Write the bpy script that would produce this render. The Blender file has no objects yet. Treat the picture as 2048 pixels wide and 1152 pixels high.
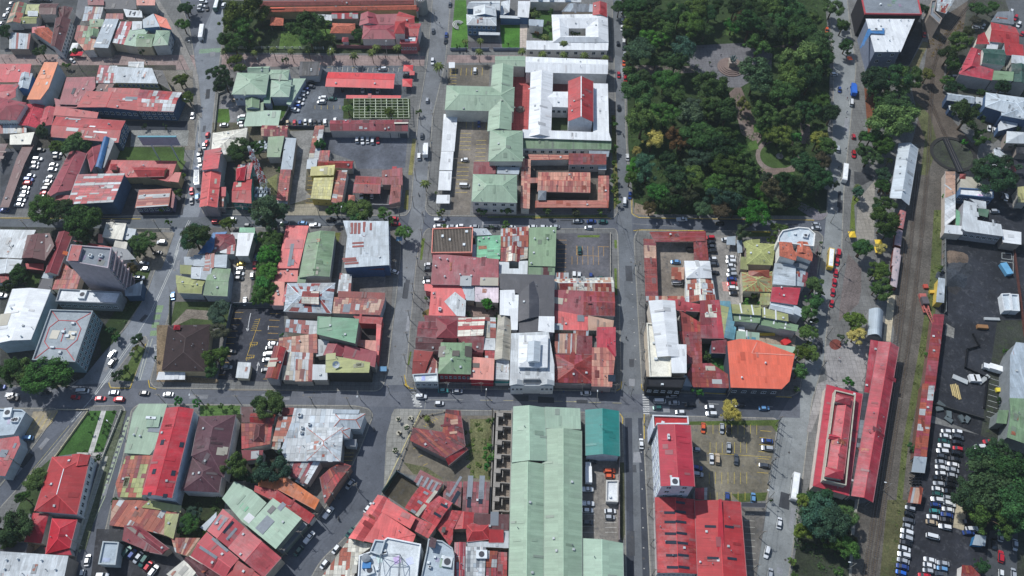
import bpy, math, random
from mathutils import Vector
random.seed(7)
SC = bpy.context.scene
COL = SC.collection
# ---------------------------------------------------------------- camera
F_PX, PITCH, CAM_H = 1593.0, math.radians(57.9), 300.0
cam_d = bpy.data.cameras.new("camera"); cam = bpy.data.objects.new("camera", cam_d); COL.objects.link(cam)
cam_d.sensor_width = 36.0; cam_d.lens = 28.0; cam_d.clip_start = 1.0; cam_d.clip_end = 6000.0
cam.location = (0, 0, CAM_H); cam.rotation_euler = (math.pi/2 - PITCH, 0, 0)
SC.camera = cam
# ---------------------------------------------------------------- light
SUN_TRAVEL = Vector((0.58, -0.60, -1.0)).normalized()      # shadows fall to the lower right
SUN_STRENGTH, SKY_STRENGTH, EXPOSURE = 3.95, 0.115, -0.07
elev = math.asin(-SUN_TRAVEL.z)
to_sun = -SUN_TRAVEL
world = bpy.data.worlds.new("World"); SC.world = world; world.use_nodes = True
wn = world.node_tree.nodes; wl = world.node_tree.links
for n in list(wn): wn.remove(n)
sky = wn.new("ShaderNodeTexSky"); sky.sky_type = 'NISHITA'; sky.sun_disc = False
sky.sun_elevation = elev; sky.sun_rotation = math.atan2(to_sun.x, to_sun.y)
bg = wn.new("ShaderNodeBackground"); bg.inputs[1].default_value = SKY_STRENGTH
wo = wn.new("ShaderNodeOutputWorld"); wl.new(sky.outputs[0], bg.inputs[0]); wl.new(bg.outputs[0], wo.inputs[0])
sd = bpy.data.lights.new("sun", 'SUN'); sd.energy = SUN_STRENGTH; sd.angle = math.radians(0.53); sd.color = (1.0, 0.985, 0.955)
sun = bpy.data.objects.new("sun", sd); COL.objects.link(sun)
sun.rotation_euler = SUN_TRAVEL.to_track_quat('-Z', 'Y').to_euler(); sun.location = (-200, 400, 400)
vs = SC.view_settings; SC.display_settings.display_device = 'sRGB'
vs.view_transform = 'Standard'; vs.look = 'None'; vs.gamma = 1.0; vs.use_curve_mapping = False; vs.exposure = EXPOSURE
SC.render.engine = 'CYCLES'; SC.cycles.max_bounces = 4; SC.cycles.diffuse_bounces = 2

# ---------------------------------------------------------------- mapping of photo positions onto the ground
TILES = dict(A=(0,0,3.84), B=(0,250,3.84), C=(0,500,3.84), D=(0,750,2.865), E=(340,0,4), F=(340,230,4), G=(340,430,3),
    H=(200,768,3), I=(640,768,3), J=(840,0,4), K=(840,230,4), L=(800,430,3), M=(1230,0,4), N=(1230,230,4), O=(1230,430,3),
    P=(1130,768,3), Q=(1536,0,4), R=(1536,260,4), S=(1536,480,3), T=(1536,768,3), X=(0,0,1))
_s, _c = math.sin(PITCH), math.cos(PITCH)
def ab(tile, x, y):
    a, b, s = TILES[tile]; return (a + x/s, b + y/s)
def ray(px, py):
    u, v = px-1024.0, py-576.0
    return Vector((u, F_PX*_c - v*_s, -F_PX*_s - v*_c))
def gp(px, py, z=0.0):
    r = ray(px, py); t = (z-CAM_H)/r.z
    return Vector((r.x*t, r.y*t, z))
def m_per_px(px, py, z=0.0):
    return (CAM_H-z)/(-ray(px, py).z)
def pts(tile, s):
    out = []
    for w in s.split():
        x, y = w.split(','); out.append(ab(tile, float(x), float(y)))
    return out

# ---------------------------------------------------------------- colours
def lin(c):
    return tuple(((v/255.0)/12.92 if v/255.0 <= 0.04045 else ((v/255.0+0.055)/1.055)**2.4) for v in c)
PAL = dict(cr=(190,28,50), rd=(180,52,56), r2=(200,60,66), pk=(190,76,84), pr=(180,50,68), sal=(206,104,98), s2=(220,140,124), br=(92,46,50),
    mar=(134,50,60), m2=(156,66,78), pur=(88,54,64), bk=(52,36,38), cor=(222,92,92), bred=(216,58,64),
    oran=(228,104,76), oc=(222,122,66), gr=(148,174,150), g2=(156,184,162), gd=(124,154,118), gg=(122,190,150), gm=(96,148,116), dkg=(44,84,74),
    ol=(160,166,104), ye=(202,196,116), y2=(196,192,128), wh=(226,231,234), zm=(150,160,166), wg=(206,214,218), lg=(170,184,194), l2=(190,202,210), mg=(126,134,142),
    dg=(66,68,76), bk2=(40,42,48), bl=(60,126,186), tl=(36,132,126), tb=(92,152,168), tt=(186,102,78), t2=(120,60,56), cm=(222,220,206), bg=(186,182,166),
    rs=(168,84,62), ru=(142,52,48), zn=(180,186,188), pw=(228,212,222), bst=(96,90,84), pa=(198,160,136))
PAL.update(r3=(196,116,100), r4=(166,88,82), r5=(206,148,126)); PAL['or'] = (226,110,50)
SHEETS = dict(wx=['wg','l2','wg','lg','zn','wg'], dr=['mar','ru','mar','rs','br','mar'], bl2=['bk2','bk2','dg'], bl3=['mg','mg','lg'], mm=['mar','mar','m2','br'], mm2=['m2','pr','mar','m2','ru'], mc=['mar','mar','mar','m2','pa'], yy=['ye','y2','y2','ye'], dk=['ru','mar','ru','m2','ru'],
    rz2=['ru','ru','rs','pa','mar'], rw2=['cm','rd'], rw3=['cm','cm','rs','pa','ru'], rw4=['cm','wg','ru','cm','rs'], wt=['wh','wg'], pz=['r3','r5','r4','r5','r3'], pk1=['rd','rd','pk','rd','r2'],
    cz2=['cm','cm','cm','rs','bg'], cz3=['zn','lg','zn','wg','mg'], cr2=['pk','m2','zn','pk'], tq=['tb','tb','ol','tb'], tq2=['lg','l2','lg','mar'], gl=['dg','mg','bk2'], rs2=['rs','ru','rs','m2','zn'],
    cz=['zn','zn','wg','ru','rs','lg','bg'], rz=['ru','ru','mar','rs','rd'], rs=['rs','ru','rs','zn','pa'], cr=['rd','rd','pk','zn','wg','m2'],
    rw=['ru','cm','ru','pa','mar'], lz=['lg','lg','l2','zn','lg','ru'], oz=['ol','rs','ru','ol','mar'], gz=['rs','pa','ru','gd'], wr=['wh','wg','wg','ru','pa'])
def colour(key, jit=0.0, rust=0.0):
    c = lin(PAL[key] if isinstance(key, str) else key)
    j = 1.0 + random.uniform(-jit, jit); g = 0.3*c[0]+0.59*c[1]+0.11*c[2]; k = 0.05
    return tuple(min(0.86, (v*(1-k)+g*k)*j) for v in c) + (rust,)

# ---------------------------------------------------------------- materials (colour comes from the object's own colour)
def newmat(name):
    m = bpy.data.materials.new(name); m.use_nodes = True
    nt = m.node_tree
    for n in list(nt.nodes): nt.nodes.remove(n)
    o = nt.nodes.new("ShaderNodeOutputMaterial"); b = nt.nodes.new("ShaderNodeBsdfPrincipled"); nt.links.new(b.outputs[0], o.inputs[0])
    return m, nt, b
def N(nt, t, **kw):
    n = nt.nodes.new(t)
    for k, v in kw.items(): setattr(n, k, v)
    return n
def noise(nt, vec, scale, detail=3, rough=0.6):
    n = N(nt, "ShaderNodeTexNoise"); n.inputs["Scale"].default_value = scale; n.inputs["Detail"].default_value = detail; n.inputs["Roughness"].default_value = rough
    if vec is not None: nt.links.new(vec, n.inputs["Vector"])
    return n.outputs["Fac"]
def ramp(nt, fac, a, b, ca=(0,0,0,1), cb=(1,1,1,1)):
    r = N(nt, "ShaderNodeValToRGB"); e = r.color_ramp.elements
    e[0].position = a; e[0].color = ca; e[1].position = b; e[1].color = cb
    nt.links.new(fac, r.inputs[0]); return r.outputs[0]
def mul(nt, a, b, fac=1.0, mode='MULTIPLY'):
    m = N(nt, "ShaderNodeMix", data_type='RGBA', blend_type=mode)
    if isinstance(fac, float): m.inputs[0].default_value = fac
    else: nt.links.new(fac, m.inputs[0])
    for s, v in ((6, a), (7, b)):
        if isinstance(v, tuple): m.inputs[s].default_value = v
        else: nt.links.new(v, m.inputs[s])
    return m.outputs[2]
def math_(nt, op, a, b=None):
    m = N(nt, "ShaderNodeMath", operation=op)
    for i, v in enumerate((a, b)):
        if v is None: continue
        if isinstance(v, (int, float)): m.inputs[i].default_value = v
        else: nt.links.new(v, m.inputs[i])
    return m.outputs[0]
def bump(nt, b, h, strength=0.3, dist=0.05):
    n = N(nt, "ShaderNodeBump"); n.inputs["Strength"].default_value = strength; n.inputs["Distance"].default_value = dist
    nt.links.new(h, n.inputs["Height"]); nt.links.new(n.outputs[0], b.inputs["Normal"])
def g4(v): return (v, v, v, 1)
def pos(nt):
    return N(nt, "ShaderNodeNewGeometry").outputs["Position"]
def mapped(nt, vec, sx, sy, sz=1.0):
    m = N(nt, "ShaderNodeMapping"); m.inputs["Scale"].default_value = (sx, sy, sz); nt.links.new(vec, m.inputs[0]); return m.outputs[0]
MAT = {}
def mk_metal():
    m, nt, b = newmat("corrugated_metal"); oi = N(nt, "ShaderNodeObjectInfo"); uv = N(nt, "ShaderNodeUVMap").outputs[0]; P = pos(nt)
    br = N(nt, "ShaderNodeTexBrick"); br.offset = 0.0; br.inputs["Color1"].default_value = g4(0.70); br.inputs["Color2"].default_value = g4(1.16)
    br.inputs["Mortar"].default_value = g4(0.62); br.inputs["Scale"].default_value = 1.0; br.inputs["Mortar Size"].default_value = 0.035
    br.inputs["Brick Width"].default_value = 1.05; br.inputs["Row Height"].default_value = 5.2; nt.links.new(uv, br.inputs["Vector"])
    wear = math_(nt, 'MINIMUM', math_(nt, 'ADD', math_(nt, 'MULTIPLY', oi.outputs["Alpha"], 3.0), 0.34), 1.0)
    c = mul(nt, oi.outputs["Color"], br.outputs["Color"], math_(nt, 'ADD', math_(nt, 'MULTIPLY', wear, 0.45), 0.22))
    c = mul(nt, c, ramp(nt, noise(nt, P, 0.16, 4), 0.35, 0.7, g4(0.76), g4(1.2)), wear)
    c = mul(nt, c, ramp(nt, noise(nt, mapped(nt, uv, 1.6, 0.18), 1.4, 5, 0.75), 0.3, 0.75, g4(0.70), g4(1.16)), wear)
    fd = ramp(nt, noise(nt, P, 0.07, 6, 0.8), 0.5, 0.72); c = mul(nt, c, (0.42, 0.40, 0.40, 1), math_(nt, 'MULTIPLY', math_(nt, 'MULTIPLY', fd, 0.3), wear), 'MIX')
    c = mul(nt, c, (0.30, 0.27, 0.25, 1), math_(nt, 'MULTIPLY', ramp(nt, noise(nt, mapped(nt, uv, 0.8, 0.25), 1.1, 6, 0.8), 0.56, 0.72), math_(nt, 'MULTIPLY', wear, 0.45)), 'MIX')
    # rust (amount = alpha of the object's colour): streaks down the slope
    rn = noise(nt, mapped(nt, uv, 0.9, 0.12), 1.3, 5, 0.7); rb = noise(nt, P, 0.12, 3)
    th = math_(nt, 'ADD', math_(nt, 'MULTIPLY', rn, 0.7), math_(nt, 'MULTIPLY', rb, 0.3))
    msk = math_(nt, 'GREATER_THAN', math_(nt, 'ADD', th, math_(nt, 'MULTIPLY', math_(nt, 'SUBTRACT', oi.outputs["Alpha"], 1.0), 0.24)), 0.46)
    msk = math_(nt, 'MULTIPLY', msk, math_(nt, 'MINIMUM', math_(nt, 'MULTIPLY', oi.outputs["Alpha"], 4.0), 0.85))
    rc = ramp(nt, noise(nt, P, 0.9, 4), 0.35, 0.65, (0.19, 0.035, 0.022, 1), (0.42, 0.14, 0.06, 1))
    c = mul(nt, c, rc, msk, 'MIX')
    nt.links.new(c, b.inputs["Base Color"]); b.inputs["Roughness"].default_value = 0.48; b.inputs["Specular IOR Level"].default_value = 0.4
    w = N(nt, "ShaderNodeTexWave", wave_type='BANDS', bands_direction='X'); w.inputs["Scale"].default_value = 0.95; nt.links.new(uv, w.inputs["Vector"])
    bump(nt, b, w.outputs["Fac"], 0.35, 0.08)
    return m
def mk_tile():
    m, nt, b = newmat("clay_tile"); oi = N(nt, "ShaderNodeObjectInfo"); uv = N(nt, "ShaderNodeUVMap").outputs[0]; P = pos(nt)
    c = mul(nt, oi.outputs["Color"], ramp(nt, noise(nt, P, 1.2, 5, 0.8), 0.3, 0.7, g4(0.45), g4(1.35)))
    c = mul(nt, c, ramp(nt, noise(nt, P, 0.25, 3), 0.35, 0.65, g4(0.8), g4(1.2)))
    nt.links.new(c, b.inputs["Base Color"]); b.inputs["Roughness"].default_value = 0.85
    w = N(nt, "ShaderNodeTexWave", wave_type='BANDS', bands_direction='X'); w.inputs["Scale"].default_value = 0.8; nt.links.new(uv, w.inputs["Vector"])
    bump(nt, b, w.outputs["Fac"], 0.5, 0.12); return m
def mk_surface(name, lo1, hi1, s1, lo2, hi2, s2, rough=0.9, stain=0.0, crack=0.0, joint=0.0, tint=None):
    m, nt, b = newmat(name); oi = N(nt, "ShaderNodeObjectInfo"); P = pos(nt)
    c = mul(nt, oi.outputs["Color"], ramp(nt, noise(nt, P, s1, 5), 0.32, 0.68, g4(lo1), g4(hi1)))
    c = mul(nt, c, ramp(nt, noise(nt, P, s2, 4, 0.7), 0.3, 0.7, g4(lo2), g4(hi2)))
    if stain:
        st = ramp(nt, noise(nt, P, 0.22, 6, 0.75), 0.56, 0.72)
        c = mul(nt, c, g4(0.35), math_(nt, 'MULTIPLY', st, stain), 'MULTIPLY')
    if tint:
        tn = ramp(nt, noise(nt, P, 0.35, 6, 0.8), 0.54, 0.66)
        c = mul(nt, c, tint, math_(nt, 'MULTIPLY', tn, 0.75), 'MIX')
    if crack:
        v = N(nt, "ShaderNodeTexVoronoi", feature='DISTANCE_TO_EDGE'); v.inputs["Scale"].default_value = 0.16; nt.links.new(P, v.inputs["Vector"])
        ck = ramp(nt, v.outputs["Distance"], 0.004, 0.02, g4(1), g4(0))
        c = mul(nt, c, g4(0.4), math_(nt, 'MULTIPLY', math_(nt, 'MULTIPLY', ck, ramp(nt, noise(nt, P, 0.3, 4), 0.5, 0.6)), crack), 'MULTIPLY')
        v2 = N(nt, "ShaderNodeTexVoronoi", feature='F1'); v2.inputs["Scale"].default_value = 0.05; nt.links.new(mapped(nt, P, 1, 0.8), v2.inputs["Vector"])
        sp = N(nt, "ShaderNodeSeparateColor"); nt.links.new(v2.outputs["Color"], sp.inputs[0])
        c = mul(nt, c, ramp(nt, sp.outputs[0], 0.2, 0.9, g4(0.90), g4(1.08)))
        sn = ramp(nt, noise(nt, mapped(nt, P, 0.7, 0.45), 0.5, 7, 0.8), 0.50, 0.74, g4(1.0), g4(1.28)); c = mul(nt, c, sn)
    if joint:
        br = N(nt, "ShaderNodeTexBrick"); br.offset = 0.0; br.inputs["Color1"].default_value = g4(0.92); br.inputs["Color2"].default_value = g4(1.06); br.inputs["Mortar"].default_value = g4(0.6)
        br.inputs["Scale"].default_value = 1.0; br.inputs["Brick Width"].default_value = joint; br.inputs["Row Height"].default_value = joint; br.inputs["Mortar Size"].default_value = 0.06
        nt.links.new(P, br.inputs["Vector"]); c = mul(nt, c, br.outputs["Color"])
    nt.links.new(c, b.inputs["Base Color"]); b.inputs["Roughness"].default_value = rough; b.inputs["Specular IOR Level"].default_value = 0.25
    bump(nt, b, noise(nt, P, 2.5, 4), 0.3, 0.1); return m
def mk_plain(name, rough, spec=0.4, metal=0.0, coat=0.0, const=None, var=0.12):
    m, nt, b = newmat(name)
    if const: 
        src = N(nt, "ShaderNodeRGB"); src.outputs[0].default_value = const + (1,); src = src.outputs[0]
    else: src = N(nt, "ShaderNodeObjectInfo").outputs["Color"]
    c = mul(nt, src, ramp(nt, noise(nt, pos(nt), 0.7, 4), 0.3, 0.7, g4(1-var), g4(1+var)))
    nt.links.new(c, b.inputs["Base Color"]); b.inputs["Roughness"].default_value = rough; b.inputs["Specular IOR Level"].default_value = spec
    b.inputs["Metallic"].default_value = metal; b.inputs["Coat Weight"].default_value = coat; return m
def mk_leaf():
    m, nt, b = newmat("leaves"); oi = N(nt, "ShaderNodeObjectInfo"); ge = N(nt, "ShaderNodeNewGeometry")
    c = mul(nt, oi.outputs["Color"], ramp(nt, ge.outputs["Random Per Island"], 0.0, 1.0, g4(0.5), g4(1.75)))
    c = mul(nt, c, ramp(nt, noise(nt, ge.outputs["Position"], 0.35, 3), 0.35, 0.65, (0.75, 0.8, 0.8, 1), (1.25, 1.25, 1.0, 1)))
    nt.links.new(c, b.inputs["Base Color"]); b.inputs["Roughness"].default_value = 0.8; b.inputs["Specular IOR Level"].default_value = 0.1
    return m
MAT['metal'] = mk_metal(); MAT['tile'] = mk_tile()
MAT['asphalt'] = mk_surface("asphalt", 0.82, 1.16, 0.09, 0.88, 1.12, 1.5, 0.85, 0.6, 0.35)
MAT['lot'] = mk_surface("worn_asphalt", 0.6, 1.45, 0.07, 0.8, 1.25, 0.9, 0.8, 0.5, 0.5, tint=(0.085, 0.09, 0.10, 1))
MAT['concrete'] = mk_surface("concrete_paving", 0.8, 1.15, 0.12, 0.85, 1.15, 1.3, 0.9, 0.7, 0.0, 1.9)
MAT['grass'] = mk_surface("mown_grass", 0.7, 1.3, 0.12, 0.6, 1.45, 1.8, 1.0, 0.3)
MAT['dirt'] = mk_surface("dirt_and_ballast", 0.7, 1.3, 0.10, 0.6, 1.4, 1.6, 1.0, 0.5)
MAT['weedy'] = mk_surface("weedy_ground", 0.6, 1.3, 0.10, 0.6, 1.4, 1.6, 1.0, 0.5, tint=(0.055, 0.085, 0.03, 1))
MAT['wall'] = mk_surface("painted_wall", 0.86, 1.08, 0.4, 0.88, 1.08, 2.0, 0.85, 0.35)
MAT['deck'] = mk_surface("flat_roof_deck", 0.82, 1.12, 0.25, 0.85, 1.12, 1.5, 0.8, 0.5)
MAT['paint'] = mk_plain("flat_paint", 0.7); MAT['marking'] = mk_surface("worn_marking_paint", 0.8, 1.1, 0.4, 0.5, 1.15, 2.2, 0.8)
MAT['glass'] = mk_plain("window_glass", 0.12, 0.7, const=(0.02, 0.03, 0.045)); MAT['car'] = mk_plain("car_paint", 0.28, 0.6, 0.15, 0.8, var=0.02)
MAT['tyre'] = mk_plain("rubber", 0.9, 0.2, const=(0.015, 0.015, 0.016)); MAT['steel'] = mk_plain("weathered_steel", 0.5, 0.5)
MAT['leaf'] = mk_leaf(); MAT['bark'] = mk_plain("bark", 0.95, 0.1, const=(0.09, 0.065, 0.045), var=0.4); MAT['rail'] = mk_plain("rail_steel", 0.35, 0.5, 0.8, const=(0.30, 0.27, 0.25))

# ---------------------------------------------------------------- object helpers
THINGS = []   # (object, photo position) for labels
def empty(name, loc):
    o = bpy.data.objects.new(name, None); COL.objects.link(o); o.location = loc; o.empty_display_size = 0.5; return o
def mesh_obj(name, verts, faces, mat, col, parent=None, uvs=None, loc=None, mesh=None, smooth=False):
    if mesh is None:
        mesh = bpy.data.meshes.new(name); mesh.from_pydata([tuple(v) for v in verts], [], faces)
        if uvs:
            l = mesh.uv_layers.new(name="UVMap"); flat = [c for f in uvs for uv in f for c in uv]; l.data.foreach_set("uv", flat)
        mesh.materials.append(MAT[mat]); 
        if smooth: mesh.polygons.foreach_set("use_smooth", [True]*len(mesh.polygons))
    o = bpy.data.objects.new(name, mesh); COL.objects.link(o)
    if col is not None: o.color = col
    if parent is not None: o.parent = parent
    if loc is not None: o.location = loc
    return o
def tag(o, label, cat, group=None, at=None):
    o["label"] = label; o["category"] = cat
    if group: o["group"] = group
    THINGS.append((o, at)); return o
def struct(o, kind="structure"):
    o["kind"] = kind; return o
class MB:
    def __init__(s): s.v = []; s.f = []
    def add(s, v, f):
        k = len(s.v); s.v += [tuple(p) for p in v]; s.f += [tuple(i+k for i in q) for q in f]
    def box(s, c, sx, sy, sz, ax=None, ay=None):
        ax = ax or Vector((1,0,0)); ay = ay or Vector((0,1,0)); az = ax.cross(ay).normalized(); c = Vector(c)
        v = [c + ax*(i*sx/2) + ay*(j*sy/2) + az*(k*sz/2) for k in (-1,1) for j in (-1,1) for i in (-1,1)]
        s.add(v, [(0,2,3,1),(4,5,7,6),(0,1,5,4),(2,6,7,3),(0,4,6,2),(1,3,7,5)])
    def cyl(s, a, b, ra, rb, n=8, caps=True):
        a, b = Vector(a), Vector(b); d = (b-a).normalized(); u = d.orthogonal().normalized(); w = d.cross(u)
        v = []
        for p, r in ((a, ra), (b, rb)):
            for i in range(n):
                t = 2*math.pi*i/n; v.append(p + u*(r*math.cos(t)) + w*(r*math.sin(t)))
        f = [(i, (i+1) % n, n+(i+1) % n, n+i) for i in range(n)]
        if caps: f += [tuple(reversed(range(n))), tuple(range(n, 2*n))]
        s.add(v, f)
    def obj(s, name, mat, col, parent=None, loc=None, smooth=False):
        return mesh_obj(name, s.v, s.f, mat, col, parent, None, loc, None, smooth)
def area(p): return sum(p[i][0]*p[(i+1) % len(p)][1]-p[(i+1) % len(p)][0]*p[i][1] for i in range(len(p)))/2
def inset(p, d):
    n = len(p); out = []
    for i in range(n):
        a, b, c = Vector(p[i-1][:2]), Vector(p[i][:2]), Vector(p[(i+1) % n][:2])
        e1, e2 = (b-a), (c-b)
        if e1.length < 1e-4 or e2.length < 1e-4: out.append(b.copy()); continue
        e1.normalize(); e2.normalize()
        n1, n2 = Vector((-e1.y, e1.x)), Vector((-e2.y, e2.x)); m = n1+n2
        k = m.length_squared/2
        if k < 0.25: m = n1; k = 1
        out.append(b + m*(d/k))
    return out
def inside(p, poly):
    c = False; x, y = p[0], p[1]; n = len(poly)
    for i in range(n):
        x1, y1 = poly[i][0], poly[i][1]; x2, y2 = poly[i-1][0], poly[i-1][1]
        if (y1 > y) != (y2 > y) and x < (x2-x1)*(y-y1)/(y2-y1)+x1: c = not c
    return c
def prism(mb, poly, z0, z1, top=True):
    n = len(poly); v = [(p[0], p[1], z0) for p in poly] + [(p[0], p[1], z1) for p in poly]
    f = [(i, (i+1) % n, n+(i+1) % n, n+i) for i in range(n)] + [tuple(reversed(range(n)))]
    if top: f.append(tuple(range(n, 2*n)))
    mb.add(v, f)
# ---------------------------------------------------------------- buildings
WALLS = [(214,210,200),(196,190,178),(170,168,162),(222,218,212),(150,140,132),(190,176,158),(160,172,178),(206,196,170)]
def face_uv(face3, up=None):
    """u along the eave (first edge), v across it, in metres"""
    a, b = face3[0], face3[1]; u = (b-a); u = u.normalized() if u.length > 1e-6 else Vector((1,0,0))
    nrm = Vector((0,0,0)); n = len(face3)
    for i in range(n): nrm += (face3[i]-a).cross(face3[(i+1) % n]-a)
    w = nrm.normalized().cross(u)
    return [((p-a).dot(u), (p-a).dot(w)) for p in face3]
def roof_mesh(faces, thick):
    """faces: lists of Vectors, CCW seen from above, eave edge first. Each becomes a thin slab."""
    V, Fc, UV = [], [], []
    for f in faces:
        k = len(V); n = len(f); uv = face_uv(f)
        V += f; V += [p - Vector((0, 0, thick)) for p in f]
        Fc.append(tuple(range(k, k+n))); UV.append(uv)
        Fc.append(tuple(k+n+i for i in reversed(range(n)))); UV.append([uv[i] for i in reversed(range(n))])
        for i in range(n):
            j = (i+1) % n; Fc.append((k+i, k+n+i, k+n+j, k+j)); UV.append([uv[i], uv[i], uv[j], uv[j]])
    return V, Fc, UV
def clip_rect(poly, x0, y0, x1, y1):
    for ax, lim, sg in ((0, x0, 1), (0, x1, -1), (1, y0, 1), (1, y1, -1)):
        out = []
        for i in range(len(poly)):
            p, q = poly[i-1], poly[i]; dp, dq = (p[ax]-lim)*sg, (q[ax]-lim)*sg
            if (dp >= 0) != (dq >= 0): t = dp/(dp-dq); out.append((p[0]+(q[0]-p[0])*t, p[1]+(q[1]-p[1])*t))
            if dq >= 0: out.append(q)
        poly = out
        if len(poly) < 3: return []
    return poly
def sheets(root, f, nu, nv, pal, off, fine=True):
    """lay separate corrugated sheets over a roof face"""
    a, b = f[0], f[1]; u = (b-a).normalized(); nrm = Vector((0,0,0))
    for i in range(len(f)): nrm += (f[i]-a).cross(f[(i+1) % len(f)]-a)
    nrm.normalize(); w = nrm.cross(u); P2 = [((p-a).dot(u), (p-a).dot(w)) for p in f]
    quad = len(f) == 4
    u0, u1 = min(p[0] for p in P2), max(p[0] for p in P2); v0, v1 = min(p[1] for p in P2), max(p[1] for p in P2)
    def at(s, t):
        if quad:
            return (f[0]*(1-s)+f[1]*s)*(1-t) + (f[3]*(1-s)+f[2]*s)*t
        return a + u*(u0+(u1-u0)*s) + w*(v0+(v1-v0)*t)
    cur = random.choice(pal)
    for i in range(nu):
        if random.random() < 0.6: cur = random.choice(pal)
        for j in range(nv):
            if random.random() < 0.38: cur = random.choice(pal)
            g = 0.02; s0, s1, t0, t1 = (i+g)/nu, (i+1-g)/nu, (j+g)/nv, (j+1-g)/nv
            q = [at(s0, t0), at(s1, t0), at(s1, t1), at(s0, t1)]
            if not quad:
                U, W = u1-u0, v1-v0; cp = clip_rect(P2, u0+U*s0, v0+W*t0, u0+U*s1, v0+W*t1)
                if len(cp) < 3 or abs(area(cp)) < 0.15: continue
                q = [a+u*c[0]+w*c[1] for c in cp]
            lift = nrm*(off + random.uniform(0.0, 0.05)); top = [p+lift for p in q]; low = [p+nrm*(0.012) for p in q]
            m = len(q); V = top + low; F = [tuple(range(m))] + [(k, m+k, m+(k+1) % m, (k+1) % m) for k in range(m)]
            uq = [((p-a).dot(u), (p-a).dot(w)) for p in q]
            UV = [uq] + [[uq[0], uq[0], uq[1], uq[1]]]*m
            mesh_obj("roof_sheet", V, F, 'metal', colour(cur, 0.14, random.choice([0, 0.1, 0.3, 0.5])), root, UV)
def clutter(root, faces, kind, rc, opt):
    rn = random.Random(int(abs(root.location.x*13+root.location.y*7))+len(root.children))
    for f in faces:
        ar = 0.0
        for i in range(1, len(f)-1): ar += (f[i]-f[0]).cross(f[i+1]-f[0]).length/2
        if ar < 25: continue
        n = (f[1]-f[0]).cross(f[2]-f[0])
        if n.length < 1e-5: continue
        n.normalize(); n = n if n.z > 0 else -n; u = (f[1]-f[0]).normalized(); w = n.cross(u); c = sum(f, Vector())/len(f)
        for _ in range(min(7, int(ar/45)+1) if rc[3] > .03 else min(5, int(ar/90)+1)):
            i = rn.randrange(len(f)); p = c.lerp(f[i].lerp(f[(i+1) % len(f)], rn.random()), rn.uniform(.1, .78)); t = rn.random()
            if not inside(p, f): continue
            p = p - n*(n.dot(p-f[0]))
            mb = MB()
            if kind == 'F':
                if t < .5: mb.box(p+Vector((0,0,.4)), rn.uniform(.7,1.6), rn.uniform(.7,1.4), .8, Vector((u.x,u.y,0)).normalized(), Vector((-u.y,u.x,0)).normalized()); mb.obj("rooftop_unit", 'paint', colour('wg', .15), root)
                else: mb.box(p+n*.03, rn.uniform(1,3), rn.uniform(1,3), .05, u, w); mb.obj("deck_patch", 'deck', tuple(x*rn.uniform(.7,1.25) for x in rc[:3])+(0,), root)
            elif t < .62 and 'tile' not in opt:
                k = rn.uniform(.62, 1.3) if rc[3] > .03 else rn.uniform(.8, 1.1); col = tuple(min(.8, x*k) for x in rc[:3]) if t < .42 else tuple(x*.6+.1 for x in rc[:3]); mb.box(p+n*.10, rn.choice([.9, 1.8, .9]), rn.uniform(2, 4.5), .04, u, w); mb.obj("roof_sheet", 'metal', col+(min(.8, rc[3]*rn.choice([.8, 1.5, 3])),), root)
            elif t < .8: mb.cyl(p, p+Vector((0,0,rn.uniform(.5,1.1))), .11, .11, 6); mb.cyl(p+Vector((0,0,.8)), p+Vector((0,0,.95)), .24, .1, 6); mb.obj("vent_pipe", 'steel', colour('mg', .3), root)
            elif t < .93: mb.box(p+n*.25, .8, .8, .5, u, w); mb.obj("vent_box", 'paint', colour('zn', .2), root)
            else: mb.cyl(p, p+Vector((0,0,2.6)), .05, .04, 5); [mb.cyl(p+Vector((-.7+.0*z,0,z)), p+Vector((.7,0,z)), .03, .03, 4) for z in (1.9, 2.2, 2.5)]; mb.obj("aerial", 'steel', colour('mg'), root)
    if kind in 'GHD' and 'tile' not in opt and faces:
        for f in faces[:2]:
            a, b = f[0], f[1]
            if (b-a).length < 5: continue
            d = (b-a).normalized(); s_ = Vector((d.y, -d.x, 0)).normalized(); mb = MB(); mb.box((a+b)/2+s_*.1-Vector((0,0,.08)), (b-a).length, .22, .16, d, -s_); mb.obj("gutter", 'paint', tuple(x*.5+.12 for x in rc[:3])+(0,), root)
def plane_hit(faces, px, py, root_loc):
    r = ray(px, py).normalized(); o = Vector((0, 0, CAM_H)) - root_loc
    for f in faces:
        n = (f[1]-f[0]).cross(f[2]-f[0])
        if n.length < 1e-6: continue
        n.normalize(); d = n.dot(r)
        if abs(d) < 1e-6: continue
        t = n.dot(f[0]-o)/d; p = o + r*t
        if inside(p, f): return p, f, n
    return None
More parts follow.
